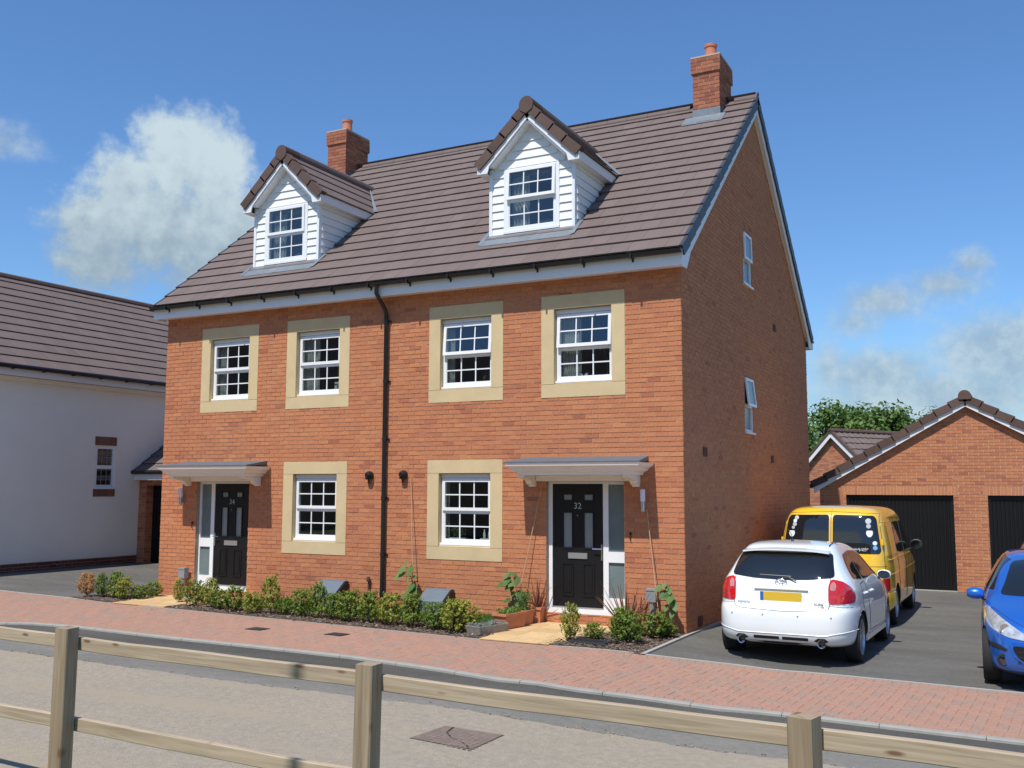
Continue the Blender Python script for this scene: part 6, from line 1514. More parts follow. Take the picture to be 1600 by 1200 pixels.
class Car:
    """body from stacked rounded outlines; table rows: z, half width, rear y, front y, corner power"""
    def __init__(s, tab, root, paintm):
        s.tab = tab; s.root = root; s.p = paintm
    def row(s, z): return crom(s.tab, z)
    def rear(s, x, z, off=0): w, yr, yf, n = s.row(z); yc, h = (yr + yf) / 2, (yf - yr) / 2; return yc - h * (max(1 - min(abs(x) / w, .9999) ** n, 0)) ** (1 / n) - off
    def front(s, x, z, off=0): w, yr, yf, n = s.row(z); yc, h = (yr + yf) / 2, (yf - yr) / 2; return yc + h * (max(1 - min(abs(x) / w, .9999) ** n, 0)) ** (1 / n) + off
    def side(s, y, z, off=0): w, yr, yf, n = s.row(z); yc, h = (yr + yf) / 2, (yf - yr) / 2; return w * (max(1 - min(abs(y - yc) / h, .9999) ** n, 0)) ** (1 / n) + off
    def body(s, arches, r, nz=96, seg=230, flare=None):
        z0, z1 = s.tab[0][0], s.tab[-1][0]; V = []; rings = []
        zs = sorted(set([round(z0 + (z1 - z0) * i / nz, 5) for i in range(nz + 1)])); bm = bmesh.new()
        for z in zs:
            w, yr, yf, n = s.row(z); yc, h = (yr + yf) / 2, (yf - yr) / 2; R = []
            tt = np.linspace(0, 2 * np.pi, 2401); tt = np.unique(np.concatenate([tt, *[k * np.pi / 2 + sg * np.geomspace(1e-9, .05, 200) for k in range(5) for sg in (-1, 1)]])); tt = tt[(tt >= 0) & (tt <= 2 * np.pi)]
            cx_, sy_ = np.cos(tt), np.sin(tt); X_ = w * np.sign(cx_) * np.abs(cx_) ** (2 / n); Y_ = yc + h * np.sign(sy_) * np.abs(sy_) ** (2 / n)
            L_ = np.concatenate([[0], np.cumsum(np.hypot(np.diff(X_), np.diff(Y_)))]); sq = np.linspace(0, L_[-1], seg + 1)[:-1]
            for x_, y_ in zip(np.interp(sq, L_, X_), np.interp(sq, L_, Y_)): R.append(bm.verts.new((x_, y_, z)))
            rings.append(R)
        for a, b in zip(rings[:-1], rings[1:]):
            for k in range(seg): bm.faces.new((a[k], a[(k + 1) % seg], b[(k + 1) % seg], b[k]))
        bm.faces.new(rings[0][::-1])
        # roof cap: shrink to the centre with a slight crown
        w, yr, yf, n = s.row(z1); prev = rings[-1]; yc = (yr + yf) / 2
        for f, dz in ((.8, .006), (.5, .012), (.2, .015)):
            R = [bm.verts.new((v.co.x * f, yc + (v.co.y - yc) * f, z1 + dz)) for v in rings[-1]]
            for k in range(seg): bm.faces.new((prev[k], prev[(k + 1) % seg], R[(k + 1) % seg], R[k]))
            prev = R
        bm.faces.new(prev); bmesh.ops.recalc_face_normals(bm, faces=bm.faces)
        me = bpy.data.meshes.new('body'); bm.to_mesh(me); bm.free(); me.materials.append(s.p); me.materials.append(M['trim'])
        ob = bpy.data.objects.new('body', me); COL.objects.link(ob)
        cuts = []
        for (ay, az) in arches:
            for sx in (-1, 1):
                cb = bmesh.new(); bmesh.ops.create_cone(cb, cap_ends=True, segments=40, radius1=r, radius2=r, depth=.62, matrix=Matrix.Translation((sx * .82, ay, az)) @ Matrix.Rotation(math.pi / 2, 4, 'Y'))
                cm = bpy.data.meshes.new('cut'); cb.to_mesh(cm); cb.free(); cm.materials.append(s.p); cm.materials.append(M['trim'])
                for p in cm.polygons: p.material_index = 1
                co = bpy.data.objects.new('cut', cm); COL.objects.link(co); cuts.append(co)
                md = ob.modifiers.new('b', 'BOOLEAN'); md.operation = 'DIFFERENCE'; md.solver = 'EXACT'; md.object = co
        dg = bpy.context.evaluated_depsgraph_get(); nm = bpy.data.meshes.new_from_object(ob.evaluated_get(dg)); ob.modifiers.clear(); ob.data = nm; nm.name = 'body'
        for c in cuts: bpy.data.objects.remove(c)
        nm.shade_smooth(); nm.set_sharp_from_angle(angle=R_(40)); ob.parent = s.root; s.body_ob = ob; return ob
    def patch(s, face, poly, m, name, off=.004, parent=None, rounds=2, sgn=1, rings=7, thick=.012, conv=True):
        """surface-hugging piece. poly in (x,z) for rear/front, (y,z) for side"""
        P = [np.array(p, float) for p in poly]
        if rounds:
            Q = []
            for i in range(len(P)):
                p, a, b = P[i], P[i - 1], P[(i + 1) % len(P)]; la, lb = np.linalg.norm(a - p), np.linalg.norm(b - p); r_ = min(.05, .4 * la, .4 * lb); A0, B0 = p + (a - p) / la * r_, p + (b - p) / lb * r_
                for t_ in (0, .33, .67, 1): Q.append((1 - t_) ** 2 * A0 + 2 * t_ * (1 - t_) * p + t_ ** 2 * B0)
            P = Q
        # subdivide the boundary
        Q = []
        for i in range(len(P)):
            a, b = P[i], P[(i + 1) % len(P)]; k = max(1, int(np.linalg.norm(b - a) / .05))
            for j in range(k): Q.append(a + (b - a) * j / k)
        P = Q; c = sum(P) / len(P); N_ = len(P); m2 = MB()
        def S(q, o):
            if face == 'rear': return (q[0], s.rear(q[0], q[1], o), q[1])
            if face == 'front': return (q[0], s.front(q[0], q[1], o), q[1])
            return (sgn * s.side(q[0], q[1], o), q[0], q[1])
        m2.v += [S(q, off - thick) for q in P] + [S(q, off) for q in P]
        rings = max(rings, 16) if name in ('rear_window', 'side_window', 'windscreen', 'tail_light', 'headlight') else rings
        for r in range(1, rings): f = 1 - (r / rings) ** 1.6; m2.v += [S(c + (q - c) * f, off) for q in P]
        m2.v.append(S(c, off))
        for r in range(rings):
            for k in range(N_): a = r * N_; m2.face((a + k, a + (k + 1) % N_, a + N_ + (k + 1) % N_, a + N_ + k))
        a = rings * N_
        for k in range(N_): m2.face((a + k, a + (k + 1) % N_, len(m2.v) - 1))
        return m2.build(name, m, parent or s.root, smooth=40)
    def seam(s, face, pts, parent=None, r=.004, sgn=1, m=None, name='panel_gap'):
        P = []
        for (a, z0), (b, z1) in zip(pts[:-1], pts[1:]):
            k = max(1, int(math.hypot(b - a, z1 - z0) / .04))
            for j in range(k): P.append((a + (b - a) * j / k, z0 + (z1 - z0) * j / k))
        P.append(pts[-1]); out = []
        for q in P:
            if face == 'rear': out.append((q[0], s.rear(q[0], q[1], 0), q[1]))
            elif face == 'front': out.append((q[0], s.front(q[0], q[1], 0), q[1]))
            else: out.append((sgn * s.side(q[0], q[1], 0), q[0], q[1]))
        m2 = MB(); m2.tube(out, r, 5); return m2.build(name, m or M['seam'], parent or s.body_ob, smooth=60)
    def wheel(s, x, y, R, wd=.2, spokes=5, rimr=.68, m=None):
        sx = 1 if x > 0 else -1; m2 = MB(); xi, xo = x - sx * wd, x
        m2.lathe([(R * rimr, xi), (R * .93, xi), (R * .985, xi + sx * .02), (R, xi + sx * .05), (R, xo - sx * .05), (R * .985, xo - sx * .02), (R * .93, xo), (R * rimr, xo - sx * .004)], (0, 0, 0), 'x', 40)
        w = m2.build('wheel', M['tyre'], s.root, smooth=40, loc=(0, y, R)); rr = R * rimr
        m2 = MB(); m2.lathe([(rr * .99, xi), (rr * .99, xo - sx * .004), (rr * .93, xo - sx * .002), (rr * .90, xo - sx * .03), (rr * .90, xo - sx * .09), (0, xo - sx * .10)], (0, 0, 0), 'x', 36)
        rm = m2.build('rim', m or M['alloy'], w, smooth=40)
        m2 = MB(); m2.lathe([(0, xo - sx * .025), (rr * .16, xo - sx * .025), (rr * .20, xo - sx * .04), (rr * .22, xo - sx * .09)], (0, 0, 0), 'x', 18)
        for k in range(spokes):
            a = 2 * math.pi * k / spokes + .3; u = np.array([0, math.cos(a), math.sin(a)]); v = np.array([0, -math.sin(a), math.cos(a)])
            for d in ((-.055, .055) if spokes <= 5 else (0,)):
                m2.obox(np.array([xo - sx * .042, 0, 0]) + u * rr * .55 + v * d * rr * 2.0, u * rr * .40, v * rr * (.06 if spokes <= 5 else .075), np.array([sx * .014, 0, 0]))
        m2.build('spokes', m or M['alloy'], w)
        m2 = MB(); m2.lathe([(rr * .70, xo - sx * .088), (rr * .70, xo - sx * .082), (rr * .2, xo - sx * .082)], (0, 0, 0), 'x', 28); m2.build('brake_disc', M['steel'], w)
        return w
    def mirror(s, x, y, z, m, w=.20, h=.14, glassdir=-1):
        sx = 1 if x > 0 else -1; m2 = MB(); n = 12
        # egg-shaped shell
        rings = []
        for i in range(9):
            t = i / 8 * math.pi; rr = math.sin(t) ** .6 if 0 < i < 8 else 0.02; px = x + sx * w * .5 * (1 - math.cos(t)) ;
            for k in range(n): a = 2 * math.pi * k / n; m2.v.append((px, y + .055 * rr * math.cos(a) * (1.5 if math.cos(a) * -glassdir > 0 else .35), z + h * .5 * rr * math.sin(a)))
        for i in range(8):
            for k in range(n): m2.face((i * n + k, i * n + (k + 1) % n, (i + 1) * n + (k + 1) % n, (i + 1) * n + k))
        o = m2.build('wing_mirror', m, s.root, smooth=60)
        m2 = MB(); m2.tube([(x - sx * .10, y + .02, z - h * .62), (x + sx * .03, y, z - h * .35)], .022, 8); m2.build('mirror_arm', M['trim'], o, smooth=60)
        m2 = MB(); P = [(x + sx * w * (.5 + .45 * math.cos(a)), y + glassdir * .031, z + h * .43 * math.sin(a)) for a in np.linspace(0, 2 * math.pi, 16, endpoint=False)]; m2.poly(P); m2.build('mirror_glass', M['mirror_glass'], o, fix=False)

def put(x, y, label, cat, name, heading=0.0, z=None, pitch=0.0): 
    t = thing(name, label, cat, (x, y, G(x, y) if z is None else z), heading); t.rotation_euler[0] = pitch; return t
# ---- white hatchback, seen from behind. local frame: +y forward, x right
t = put(1.61, .88, 'white hatchback parked nose-in beside the gable wall with twin exhausts', 'car', 'hatchback_car', 0.0, -.175, R_(-1.4))
T = [(.235, .83, -1.95, 1.96, 6), (.265, .865, -2.02, 2.02, 6), (.33, .893, -2.065, 2.07, 6), (.42, .905, -2.085, 2.09, 6), (.56, .910, -2.090, 2.08, 6), (.66, .908, -2.075, 2.04, 6), (.72, .902, -2.035, 1.98, 6), (.82, .892, -2.005, 1.76, 6.4),
     (.92, .872, -1.985, 1.38, 6.8), (1.02, .828, -1.955, 1.06, 7), (1.12, .768, -1.90, .86, 7), (1.25, .700, -1.80, .62, 7), (1.36, .640, -1.69, .38, 6.6), (1.43, .595, -1.60, .12, 6), (1.475, .555, -1.48, -.12, 5), (1.50, .48, -1.30, -.30, 4), (1.51, .39, -1.12, -.45, 3.5)]
c = Car(T, t, M['car_white']); c.body([(-1.30, .31), (1.30, .31)], .345)
for y in (-1.30, 1.30):
    for sx in (-1, 1): c.wheel(sx * .885, y, .315, .20, 5, .72)
c.patch('rear', [(-.655, 1.09), (-.585, 1.385), (.585, 1.385), (.655, 1.09), (.35, 1.055), (0, 1.043), (-.35, 1.055)], M['car_glass'], 'rear_window', off=.009, rounds=1)
# roof spoiler
m2 = MB(); N_ = 16
for i in range(N_ + 1):
    x = -.555 + 1.11 * i / N_; e = 1 - (abs(x) / .60) ** 4; zt = 1.425 - .03 * (abs(x) / .555) ** 3; yb = c.rear(x * .98, 1.44) + .05
    m2.v += [(x, yb + .1, zt + .035), (x, -1.69 - .05 * e, zt - .002), (x, -1.69 - .05 * e, zt - .022), (x, -1.62, zt - .03)]
for i in range(N_):
    for k in range(3): a = 4 * i; m2.face((a + k, a + 4 + k, a + 5 + k, a + 1 + k))
m2.face((0, 1, 2, 3)); m2.face([4 * N_ + k for k in (3, 2, 1, 0)]); m2.build('spoiler', M['car_white'], t, smooth=35)
for sx in (-1, 1):
    c.patch('rear', [(sx * .585, .765), (sx * .585, 1.0), (sx * .615, 1.075), (sx * .74, 1.045), (sx * .825, .97), (sx * .862, .86), (sx * .855, .77)], M['red_lens'], 'tail_light', off=.012, rounds=1, thick=.03)
    c.patch('rear', [(sx * .605, .93), (sx * .61, 1.01), (sx * .64, 1.045), (sx * .675, 1.01), (sx * .67, .93)], M['clear_lens'], 'reversing_lens', off=.0155, rounds=2, thick=.004)
c.patch('rear', [(-.335, .925), (.335, .925), (.25, .83), (.25, .755), (-.25, .755), (-.25, .83)], M['car_white'], 'plate_recess', off=.002, rounds=0)
m2 = MB(); yy = c.rear(0, .93)
m2.prism([(yy - .032, .925), (yy - .026, .945), (yy + .03, .957), (yy + .03, .915), (yy - .018, .915)], 'x', -.34, .34); m2.build('tailgate_handle', M['car_white'], t)
m2 = MB(); yp = c.rear(0, .83) - .016; m2.box(-.26, .26, yp, yp + .01, .775, .887); pl_ = m2.build('number_plate', M['plate'], t)
m2 = MB(); m2.box(-.26, -.218, yp - .0015, yp, .775, .887); m2.build('blue_band', M['plate_blue'], pl_)
# badge: three interlocking ovals
def ring(cx, cz, a, b, y, r): m2 = MB(); P = [(cx + a * math.cos(q), y, cz + b * math.sin(q)) for q in np.linspace(0, 2 * math.pi, 28)]; m2.tube(P, r, 6, cap=False); return m2
yb = c.rear(0, 1.0) - .008; bd = ring(0, 1.005, .072, .048, yb, .006).build('badge', M['chrome'], t, smooth=60)
ring(0, 1.005, .022, .045, yb - .002, .005).build('badge_oval', M['chrome'], bd, smooth=60); ring(0, 1.030, .05, .02, yb - .002, .005).build('badge_oval', M['chrome'], bd, smooth=60)
m2 = MB(); y_ = c.rear(.1, 1.1) - .02; m2.tube([(.0, c.rear(0, 1.06) - .02, 1.055), (.10, c.rear(.1, 1.07) - .028, 1.07), (.19, c.rear(.18, 1.03) - .028, 1.04)], .010, 6); m2.tube([(.12, c.rear(.12, 1.09) - .012, 1.085), (-.28, c.rear(-.28, 1.10) - .012, 1.095)], .007, 6); m2.build('rear_wiper', M['black'], t)
digits('TOYOTA', .040, M['steel'], t, (-.47, c.rear(-.47, .745) - .006, .745), (R_(86), 0, R_(-3)), name='lettering', ext=.001, bold=.0008)
digits('AURIS', .042, M['steel'], t, (.47, c.rear(.47, .755) - .006, .755), (R_(86), 0, R_(3)), name='lettering', ext=.001, bold=.0012)
digits('T180', .036, M['red_lens'], t, (.50, c.rear(.50, .72) - .006, .718), (R_(86), 0, R_(3)), name='lettering', ext=.001, bold=.001)
for x in (-.62, -.22, .22, .62): m2 = MB(); yv = c.rear(x, .60); m2.lathe([(0, yv - .004), (.011, yv - .003), (.012, yv + .004)], (x, 0, .60), 'y', 12); m2.build('parking_sensor', M['grey_plastic'], t)
c.seam('rear', [(-.60, 1.08), (-.60, .76), (-.585, .70), (-.50, .675), (0, .655), (.50, .675), (.585, .70), (.60, .76), (.60, 1.08)], r=.004)
c.seam('rear', [(-.87, .72), (-.75, .725), (-.60, .74)], r=.003); c.seam('rear', [(.60, .74), (.75, .725), (.87, .72)], r=.003)
# lower bumper: lip, black slots and exhausts
c.seam('rear', [(-.88, .44), (-.66, .40), (-.54, .375), (.54, .375), (.66, .40), (.88, .44)], r=.007, m=M['car_white'], name='bumper_crease')
for a, b in ((-.34, -.02), (.02, .34)): c.patch('rear', [(a, .300), (a, .340), (b, .340), (b, .300)], M['black'], 'bumper_slot', off=.006, rounds=0)
c.patch('rear', [(-.40, .24), (-.40, .272), (.40, .272), (.40, .24)], M['trim'], 'diffuser', off=.002, rounds=0)
for sx in (-1, 1):
    c.patch('rear', [(sx * .41, .237), (sx * .41, .31), (sx * .46, .345), (sx * .54, .345), (sx * .58, .31), (sx * .585, .237)], M['trim'], 'exhaust_cutout', off=.004, rounds=0)
    m2 = MB(); yx = c.rear(.49, .27); m2.lathe([(.0, yx + .05), (.038, yx + .05), (.042, yx - .035), (.052, yx - .045), (.055, yx - .03), (.052, yx + .1)], (sx * .50, 0, .275), 'y', 20); m2.build('exhaust', M['chrome'], t, smooth=40)
for sx in (-1, 1):
    c.patch('side', [(-1.42, 1.06), (-1.36, 1.25), (-1.22, 1.355), (-.80, 1.395), (-.80, 1.03)], M['car_glass'], 'side_window', off=.006, sgn=sx, rounds=1)
    c.patch('side', [(-.755, 1.03), (-.755, 1.398), (-.2, 1.385), (.25, 1.28), (.72, 1.03)], M['car_glass'], 'side_window', off=.006, sgn=sx, rounds=1)
    c.seam('side', [(-.78, 1.0), (-.74, .7), (-.70, .35), (.85, .33), (.95, .6), (.86, 1.0)], sgn=sx, r=.004)
    c.seam('side', [(-.78, 1.0), (-1.15, .98), (-1.20, .70), (-.98, .45), (-.92, .33)], sgn=sx, r=.004)
    for yh in (-.95, -.42):
        m2 = MB(); xs = sx * c.side(yh, .86); m2.tube([(xs, yh - .09, .855), (xs + sx * .028, yh - .06, .86), (xs + sx * .030, yh + .06, .862), (xs, yh + .09, .86)], .012, 8); m2.build('door_handle', M['car_white'] if True else M['chrome'], t, smooth=60)
    m2 = MB(); m2.box(min(sx * .80, sx * .885), max(sx * .80, sx * .895), -.96, .96, .235, .30); m2.build('side_skirt', M['car_white'], t)
c.mirror(.84, .62, 1.02, M['car_white'], .19, .135); c.mirror(-.84, .62, 1.02, M['car_white'], .19, .135)
c.patch('front', [(-.60, 1.06), (-.50, 1.40), (.50, 1.40), (.60, 1.06)], M['car_glass'], 'windscreen', off=.006)
for sx in (-1, 1): c.patch('front', [(sx * .52, .68), (sx * .60, .80), (sx * .80, .80), (sx * .82, .68)], M['head_lens'], 'headlight', off=.01)
c.patch('front', [(-.45, .34), (-.5, .55), (.5, .55), (.45, .34)], M['black'], 'grille', off=.006)
m2 = MB(); m2.lathe([(0, 0), (.022, 0), (.012, .03), (.004, .045)], (0, -1.22, 1.517), 'z', 10); m2.tube([(0, -1.22, 1.55), (-.005, -1.27, 1.62), (-.035, -1.40, 1.69)], .0035, 5); m2.build('aerial', M['black'], t, smooth=40)
m2 = MB()
for sx in (-1, 1): m2 = MB(); m2.tube([(sx * .52, -1.45, 1.475), (sx * .50, -1.0, 1.508), (sx * .48, -.4, 1.505)], .006, 6); m2.build('roof_seam', M['trim'], t)

# ---- yellow van
t = put(1.41, 6.11, 'yellow van with stickers on its split rear windows parked in front of the garage', 'van', 'yellow_van', 0.0, -.293, R_(-.4)); t.scale = (1.055, 1.055, 1.055)
T = [(.26, .86, -2.20, 2.22, 8), (.32, .90, -2.27, 2.30, 8), (.48, .918, -2.30, 2.34, 8), (.62, .92, -2.28, 2.33, 8), (.80, .918, -2.26, 2.26, 8), (.95, .912, -2.245, 2.08, 8), (1.05, .90, -2.23, 1.72, 8), (1.15, .885, -2.21, 1.52, 8.5), (1.40, .845, -2.165, 1.24, 9), (1.65, .80, -2.11, .98, 9), (1.77, .768, -2.07, .82, 8),
     (1.85, .725, -2.01, .66, 7), (1.90, .665, -1.93, .45, 6), (1.93, .58, -1.80, .15, 5), (1.945, .45, -1.55, -.2, 4)]
c = Car(T, t, M['car_yellow']); c.body([(-1.32, .32), (1.42, .32)], .37, nz=90)
for y in (-1.32, 1.42):
    for sx in (-1, 1): c.wheel(sx * .895, y, .325, .2, 8, .64)
for sx in (-1, 1):
    p = c.patch('rear', [(sx * .03, 1.19), (sx * .03, 1.81), (sx * .66, 1.80), (sx * .705, 1.74), (sx * .775, 1.24), (sx * .75, 1.19)], M['car_glass'], 'rear_window', off=.006, rounds=1)
    c.patch('rear', [(sx * .79, .60), (sx * .79, .82), (sx * .875, .81), (sx * .885, .60)], M['red_lens'], 'tail_light', off=.014, rounds=1, thick=.03)
def stick(x, z, r, m, shield=False):
    if shield: P = [(x - r, z + r), (x + r, z + r), (x + r, z - r * .2), (x + r * .55, z - r * .9), (x, z - r * 1.15), (x - r * .55, z - r * .9), (x - r, z - r * .2)]
    else: P = [(x + r * math.cos(a), z + r * math.sin(a)) for a in np.linspace(0, 2 * math.pi, 14, endpoint=False)]
    c.patch('rear', P, M[m], 'sticker', off=.0075, rounds=0 if not shield else 1, rings=3, thick=.002)
for x, z, r, m, s_ in ((-.555, 1.755, .035, 'sticker_grey', 0), (-.58, 1.70, .030, 'sticker', 0), (-.585, 1.645, .034, 'sticker_grey', 0), (-.61, 1.59, .026, 'sticker_grey', 0), (-.63, 1.49, .048, 'sticker', 1),
                     (.585, 1.71, .045, 'sticker_grey', 0), (.59, 1.63, .036, 'sticker_grey', 0), (.605, 1.51, .050, 'sticker', 1), (.685, 1.36, .034, 'sticker', 0), (.69, 1.285, .034, 'sticker_blue', 0)): stick(x, z, r, m, s_)
digits('gone surfin', .085, M['sticker'], t, (.46, c.rear(.46, 1.205) - .008, 1.205), (R_(80), 0, 0), name='lettering', ext=.0008, bold=.002, shear=.3) if False else None
rs = random.Random(2); m2 = MB(); zz = 1.25
for k in range(9):      # illegible scrawl of a sticker
    x = .345 + k * .027; yv = c.rear(x, zz) - .008; P = [(x, yv, zz + rs.uniform(-.03, .0)), (x + rs.uniform(0, .012), yv, zz + rs.uniform(.015, .045)), (x + .018, yv, zz + rs.uniform(-.02, .02)), (x + .028, yv, zz + rs.uniform(-.02, .02))]; m2.tube(P, .0045, 5)
m2.build('scrawl_sticker', M['sticker'], t)
m2 = MB(); P = [(0, c.rear(0, z) - .005, z) for z in np.linspace(.62, 1.90, 14)]; m2.tube(P, .010, 6); m2.build('door_seal', mat('tan_seal', (.42, .30, .14), .6), t)
c.seam('rear', [(-.85, .62), (-.80, 1.3), (-.72, 1.83), (0, 1.86), (.72, 1.83), (.80, 1.3), (.85, .62)], r=.005); c.seam('rear', [(-.84, .99), (0, .985), (.84, .99)], r=.004)
m2 = MB(); N_ = 22
for i in range(N_ + 1):
    x = -.925 + 1.85 * i / N_; y0 = c.rear(x * .985, .5)
    for (d, z) in ((.0, .34), (.05, .345), (.075, .40), (.075, .52), (.06, .565), (.0, .57)): m2.v.append((x, y0 - d, z))
for i in range(N_):
    for k in range(5): a = 6 * i; m2.face((a + k, a + 6 + k, a + 7 + k, a + 1 + k))
m2.face(range(6)); m2.face([6 * N_ + k for k in range(5, -1, -1)]); m2.build('bumper', M['car_yellow'], t, smooth=35)
for sx in (-1, 1):
    for ya, yb, gl in ((-2.0, -1.02, 0), (-.93, .02, 1), (.12, 1.05, 1)):
        poly = [(ya, 1.16), (ya + .02, 1.68), (yb - (.02 if yb < 1 else .38), 1.68), (yb, 1.16)]
        c.patch('side', poly, M['car_glass'] if gl else M['car_yellow'], 'side_window' if gl else 'side_panel', off=.004 if gl else -.0 + .006, sgn=sx, rounds=1)
        if not gl: c.seam('side', [(ya, 1.15), (ya + .02, 1.70), (yb, 1.70), (yb, 1.15), (ya, 1.15)], sgn=sx, r=.006, m=M['car_yellow'], name='panel_pressing')
    c.seam('side', [(-1.98, 1.09), (1.0, 1.09)], sgn=sx, r=.008, m=M['car_yellow'], name='waist_crease'); c.seam('side', [(-2.1, .86), (2.0, .86)], sgn=sx, r=.007, m=M['car_yellow'], name='side_crease')
    c.seam('side', [(-.98, .35), (-.98, 1.75), (.07, 1.75), (.07, .35)], sgn=sx, r=.005); c.seam('side', [(.10, .35), (.10, 1.74), (.70, 1.72), (1.12, 1.14), (1.12, .9), (.98, .55)], sgn=sx, r=.005)
    m2 = MB(); xs = sx * c.side(-2.05, 1.38); m2.box(min(xs, xs + sx * .03), max(xs, xs + sx * .03), -2.12, -2.06, 1.33, 1.43); m2.build('door_hinge', M['car_yellow'], t)
c.mirror(.90, 1.02, 1.22, M['trim'], .22, .20); c.mirror(-.90, 1.02, 1.22, M['trim'], .22, .20)
c.patch('front', [(-.74, 1.12), (-.68, 1.72), (.68, 1.72), (.74, 1.12)], M['car_glass'], 'windscreen', off=.006)
for sx in (-1, 1): c.patch('front', [(sx * .55, .72), (sx * .55, .90), (sx * .83, .90), (sx * .83, .72)], M['head_lens'], 'headlight', off=.01)
c.patch('front', [(-.5, .74), (-.5, .90), (.5, .90), (.5, .74)], M['black'], 'grille', off=.006)

# ---- blue hatchback facing the viewer (only its near front corner is in the picture)
t = put(4.76, .27, 'metallic blue hatchback facing the road at the right edge of the picture', 'car', 'hatchback_car', math.pi + R_(1), -.14)
T = [(.18, .78, -1.86, 1.84, 5), (.23, .835, -1.92, 1.95, 4.8), (.34, .862, -1.95, 1.995, 4.5), (.46, .873, -1.96, 2.0, 4.3), (.58, .877, -1.96, 1.975, 4.2), (.68, .875, -1.95, 1.90, 4.2), (.77, .87, -1.93, 1.74, 4.4), (.84, .862, -1.90, 1.52, 4.6), (.90, .85, -1.87, 1.24, 5), (.955, .832, -1.85, 1.03, 5.6),
     (1.06, .775, -1.80, .82, 5.8), (1.17, .715, -1.72, .58, 5.8), (1.28, .645, -1.62, .30, 5.4), (1.345, .59, -1.53, .05, 5), (1.385, .53, -1.40, -.15, 4.4), (1.405, .43, -1.15, -.35, 3.6)]
c = Car(T, t, M['car_blue']); c.body([(-1.22, .30), (1.30, .30)], .335)
for y in (-1.22, 1.30):
    for sx in (-1, 1): c.wheel(sx * .86, y, .30, .19, 5, .66)
for sx in (-1, 1):
    c.patch('front', [(sx * .845, .80), (sx * .80, .86), (sx * .70, .80), (sx * .50, .68), (sx * .36, .585), (sx * .42, .565), (sx * .60, .585), (sx * .78, .66), (sx * .855, .73)], M['head_lens'], 'headlight', off=.010, rounds=1, thick=.03)
    hl = MB(); q = (sx * .62, c.front(.62, .67, .012), .67); hl.lathe([(0, .0), (.045, .0), (.055, .012)], q, 'y', 16); hl.build('lamp_bowl', M['chrome'], t, smooth=40)
    c.patch('front', [(sx * .82, .80), (sx * .845, .83), (sx * .858, .79), (sx * .85, .74)], mat('orange_lens', (.45, .25, .10), .15) if 'orange_lens' not in bpy.data.materials else bpy.data.materials['orange_lens'], 'indicator', off=.014, rounds=1, rings=3)
    c.patch('front', [(sx * .86, .53), (sx * .70, .50), (sx * .60, .455), (sx * .62, .43), (sx * .74, .45), (sx * .865, .47)], M['trim'], 'bumper_strip', off=.010, rounds=1)
    m2 = MB(); q = (sx * .64, c.front(.64, .335), .335); m2.lathe([(0, .006), (.045, .008), (.052, .018), (.062, .016), (.068, .0), (.068, -.02)], q, 'y', 20); m2.build('fog_light', M['trim'], t, smooth=40)
    m2 = MB(); m2.lathe([(0, .016), (.03, .014), (.044, .009)], q, 'y', 18); m2.build('fog_lens', M['mirror_glass'], t, smooth=40)
c.patch('front', [(-.56, .50), (.56, .50), (.50, .38), (.34, .27), (.15, .235), (-.15, .235), (-.34, .27), (-.50, .38)], M['black'], 'grille', off=.006, rounds=1)
for z in (.33, .385, .44): c.seam('front', [(-.50, z + .0), (.50, z + .0)], r=.010, m=M['trim'], name='grille_bar')
c.seam('front', [(-.57, .515), (-.53, .39), (-.36, .265), (-.15, .225), (.15, .225), (.36, .265), (.53, .39), (.57, .515)], r=.012, m=M['car_blue'], name='grille_surround')
c.seam('front', [(-.86, .245), (-.5, .19), (.5, .19), (.86, .245)], r=.012, m=M['trim'], name='front_lip')
c.patch('front', [(-.66, .965), (-.60, 1.08), (-.51, 1.315), (-.3, 1.34), (.3, 1.34), (.51, 1.315), (.60, 1.08), (.66, .965), (0, .95)], M['car_glass'], 'windscreen', off=.009, rounds=1)
c.seam('front', [(-.84, .84), (-.72, .84), (-.3, .64), (0, .62), (.3, .64), (.72, .84), (.84, .84)], r=.0035)
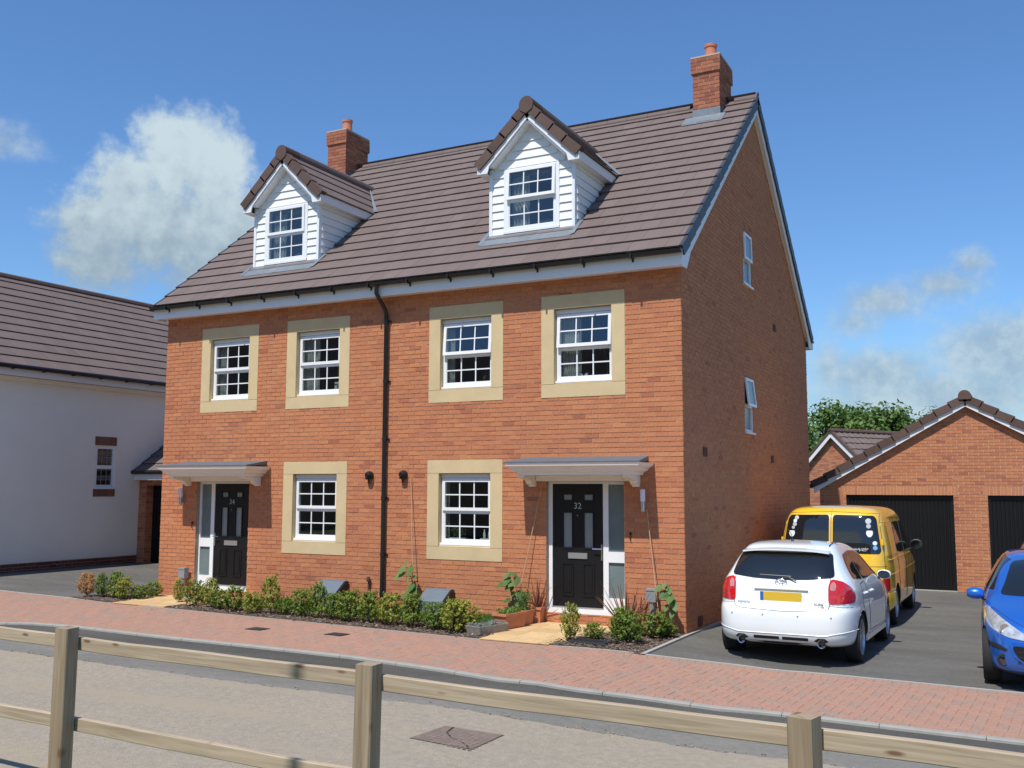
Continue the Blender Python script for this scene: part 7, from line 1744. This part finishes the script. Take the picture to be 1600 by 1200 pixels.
for sx in (-1, 1):
    c.patch('side', [(-1.5, 1.06), (-1.2, 1.34), (-.5, 1.36), (-.5, 1.0)], M['car_glass'], 'side_window', off=.006, sgn=sx, rounds=1); c.patch('side', [(-.45, 1.0), (-.45, 1.37), (.05, 1.33), (.78, 1.0)], M['car_glass'], 'side_window', off=.006, sgn=sx, rounds=1)
    c.seam('side', [(-.47, .98), (-.44, .33), (.86, .33), (.95, .6), (.88, .95)], sgn=sx, r=.004)
c.mirror(.825, .84, .955, M['car_blue'], .20, .145); c.mirror(-.825, .84, .955, M['car_blue'], .20, .145)
m2 = MB(); m2.tube([(-.45, c.front(-.45, 1.02) + .01, 1.015), (.1, c.front(.1, 1.035) + .012, 1.04)], .008, 6); m2.build('wiper', M['black'], t)
m2 = MB(); m2.box(-.08, .08, .28, .30, 1.26, 1.31); m2.build('rear_view_mirror', M['black'], t)

# ---- brown car beyond it
t = put(5.02, 5.6, 'brown car parked beyond the blue one in front of the right garage door', 'car', 'brown_car', math.pi, -.30)
T = [(.17, .80, -2.0, 2.0, 5), (.3, .87, -2.06, 2.08, 4.8), (.5, .885, -2.08, 2.10, 4.4), (.66, .885, -2.07, 2.03, 4.4), (.82, .875, -2.03, 1.7, 4.8), (.94, .86, -2.0, 1.25, 5.2), (1.05, .825, -1.96, 1.0, 5.6), (1.25, .74, -1.82, .60, 5.8), (1.42, .65, -1.66, .20, 5.6), (1.48, .58, -1.55, -.02, 5), (1.52, .48, -1.35, -.25, 4), (1.54, .38, -1.15, -.4, 3.5)]
c = Car(T, t, M['car_brown']); c.body([(-1.3, .31), (1.3, .31)], .345, nz=40, seg=80)
for y in (-1.3, 1.3):
    for sx in (-1, 1): c.wheel(sx * .87, y, .315, .2, 5, .68)
c.patch('front', [(-.68, 1.03), (-.52, 1.40), (.52, 1.40), (.68, 1.03)], M['car_glass'], 'windscreen', off=.006)
for sx in (-1, 1): c.patch('side', [(-1.45, 1.08), (-1.2, 1.36), (0, 1.38), (.72, 1.05)], M['car_glass'], 'side_window', off=.006, sgn=sx, rounds=1); c.patch('front', [(sx * .55, .68), (sx * .62, .80), (sx * .82, .80), (sx * .82, .68)], M['head_lens'], 'headlight', off=.01)
c.patch('front', [(-.45, .34), (-.5, .60), (.5, .60), (.45, .34)], M['black'], 'grille', off=.006)
c.mirror(.86, .72, 1.13, M['black'], .22, .16); c.mirror(-.86, .72, 1.13, M['black'], .22, .16)
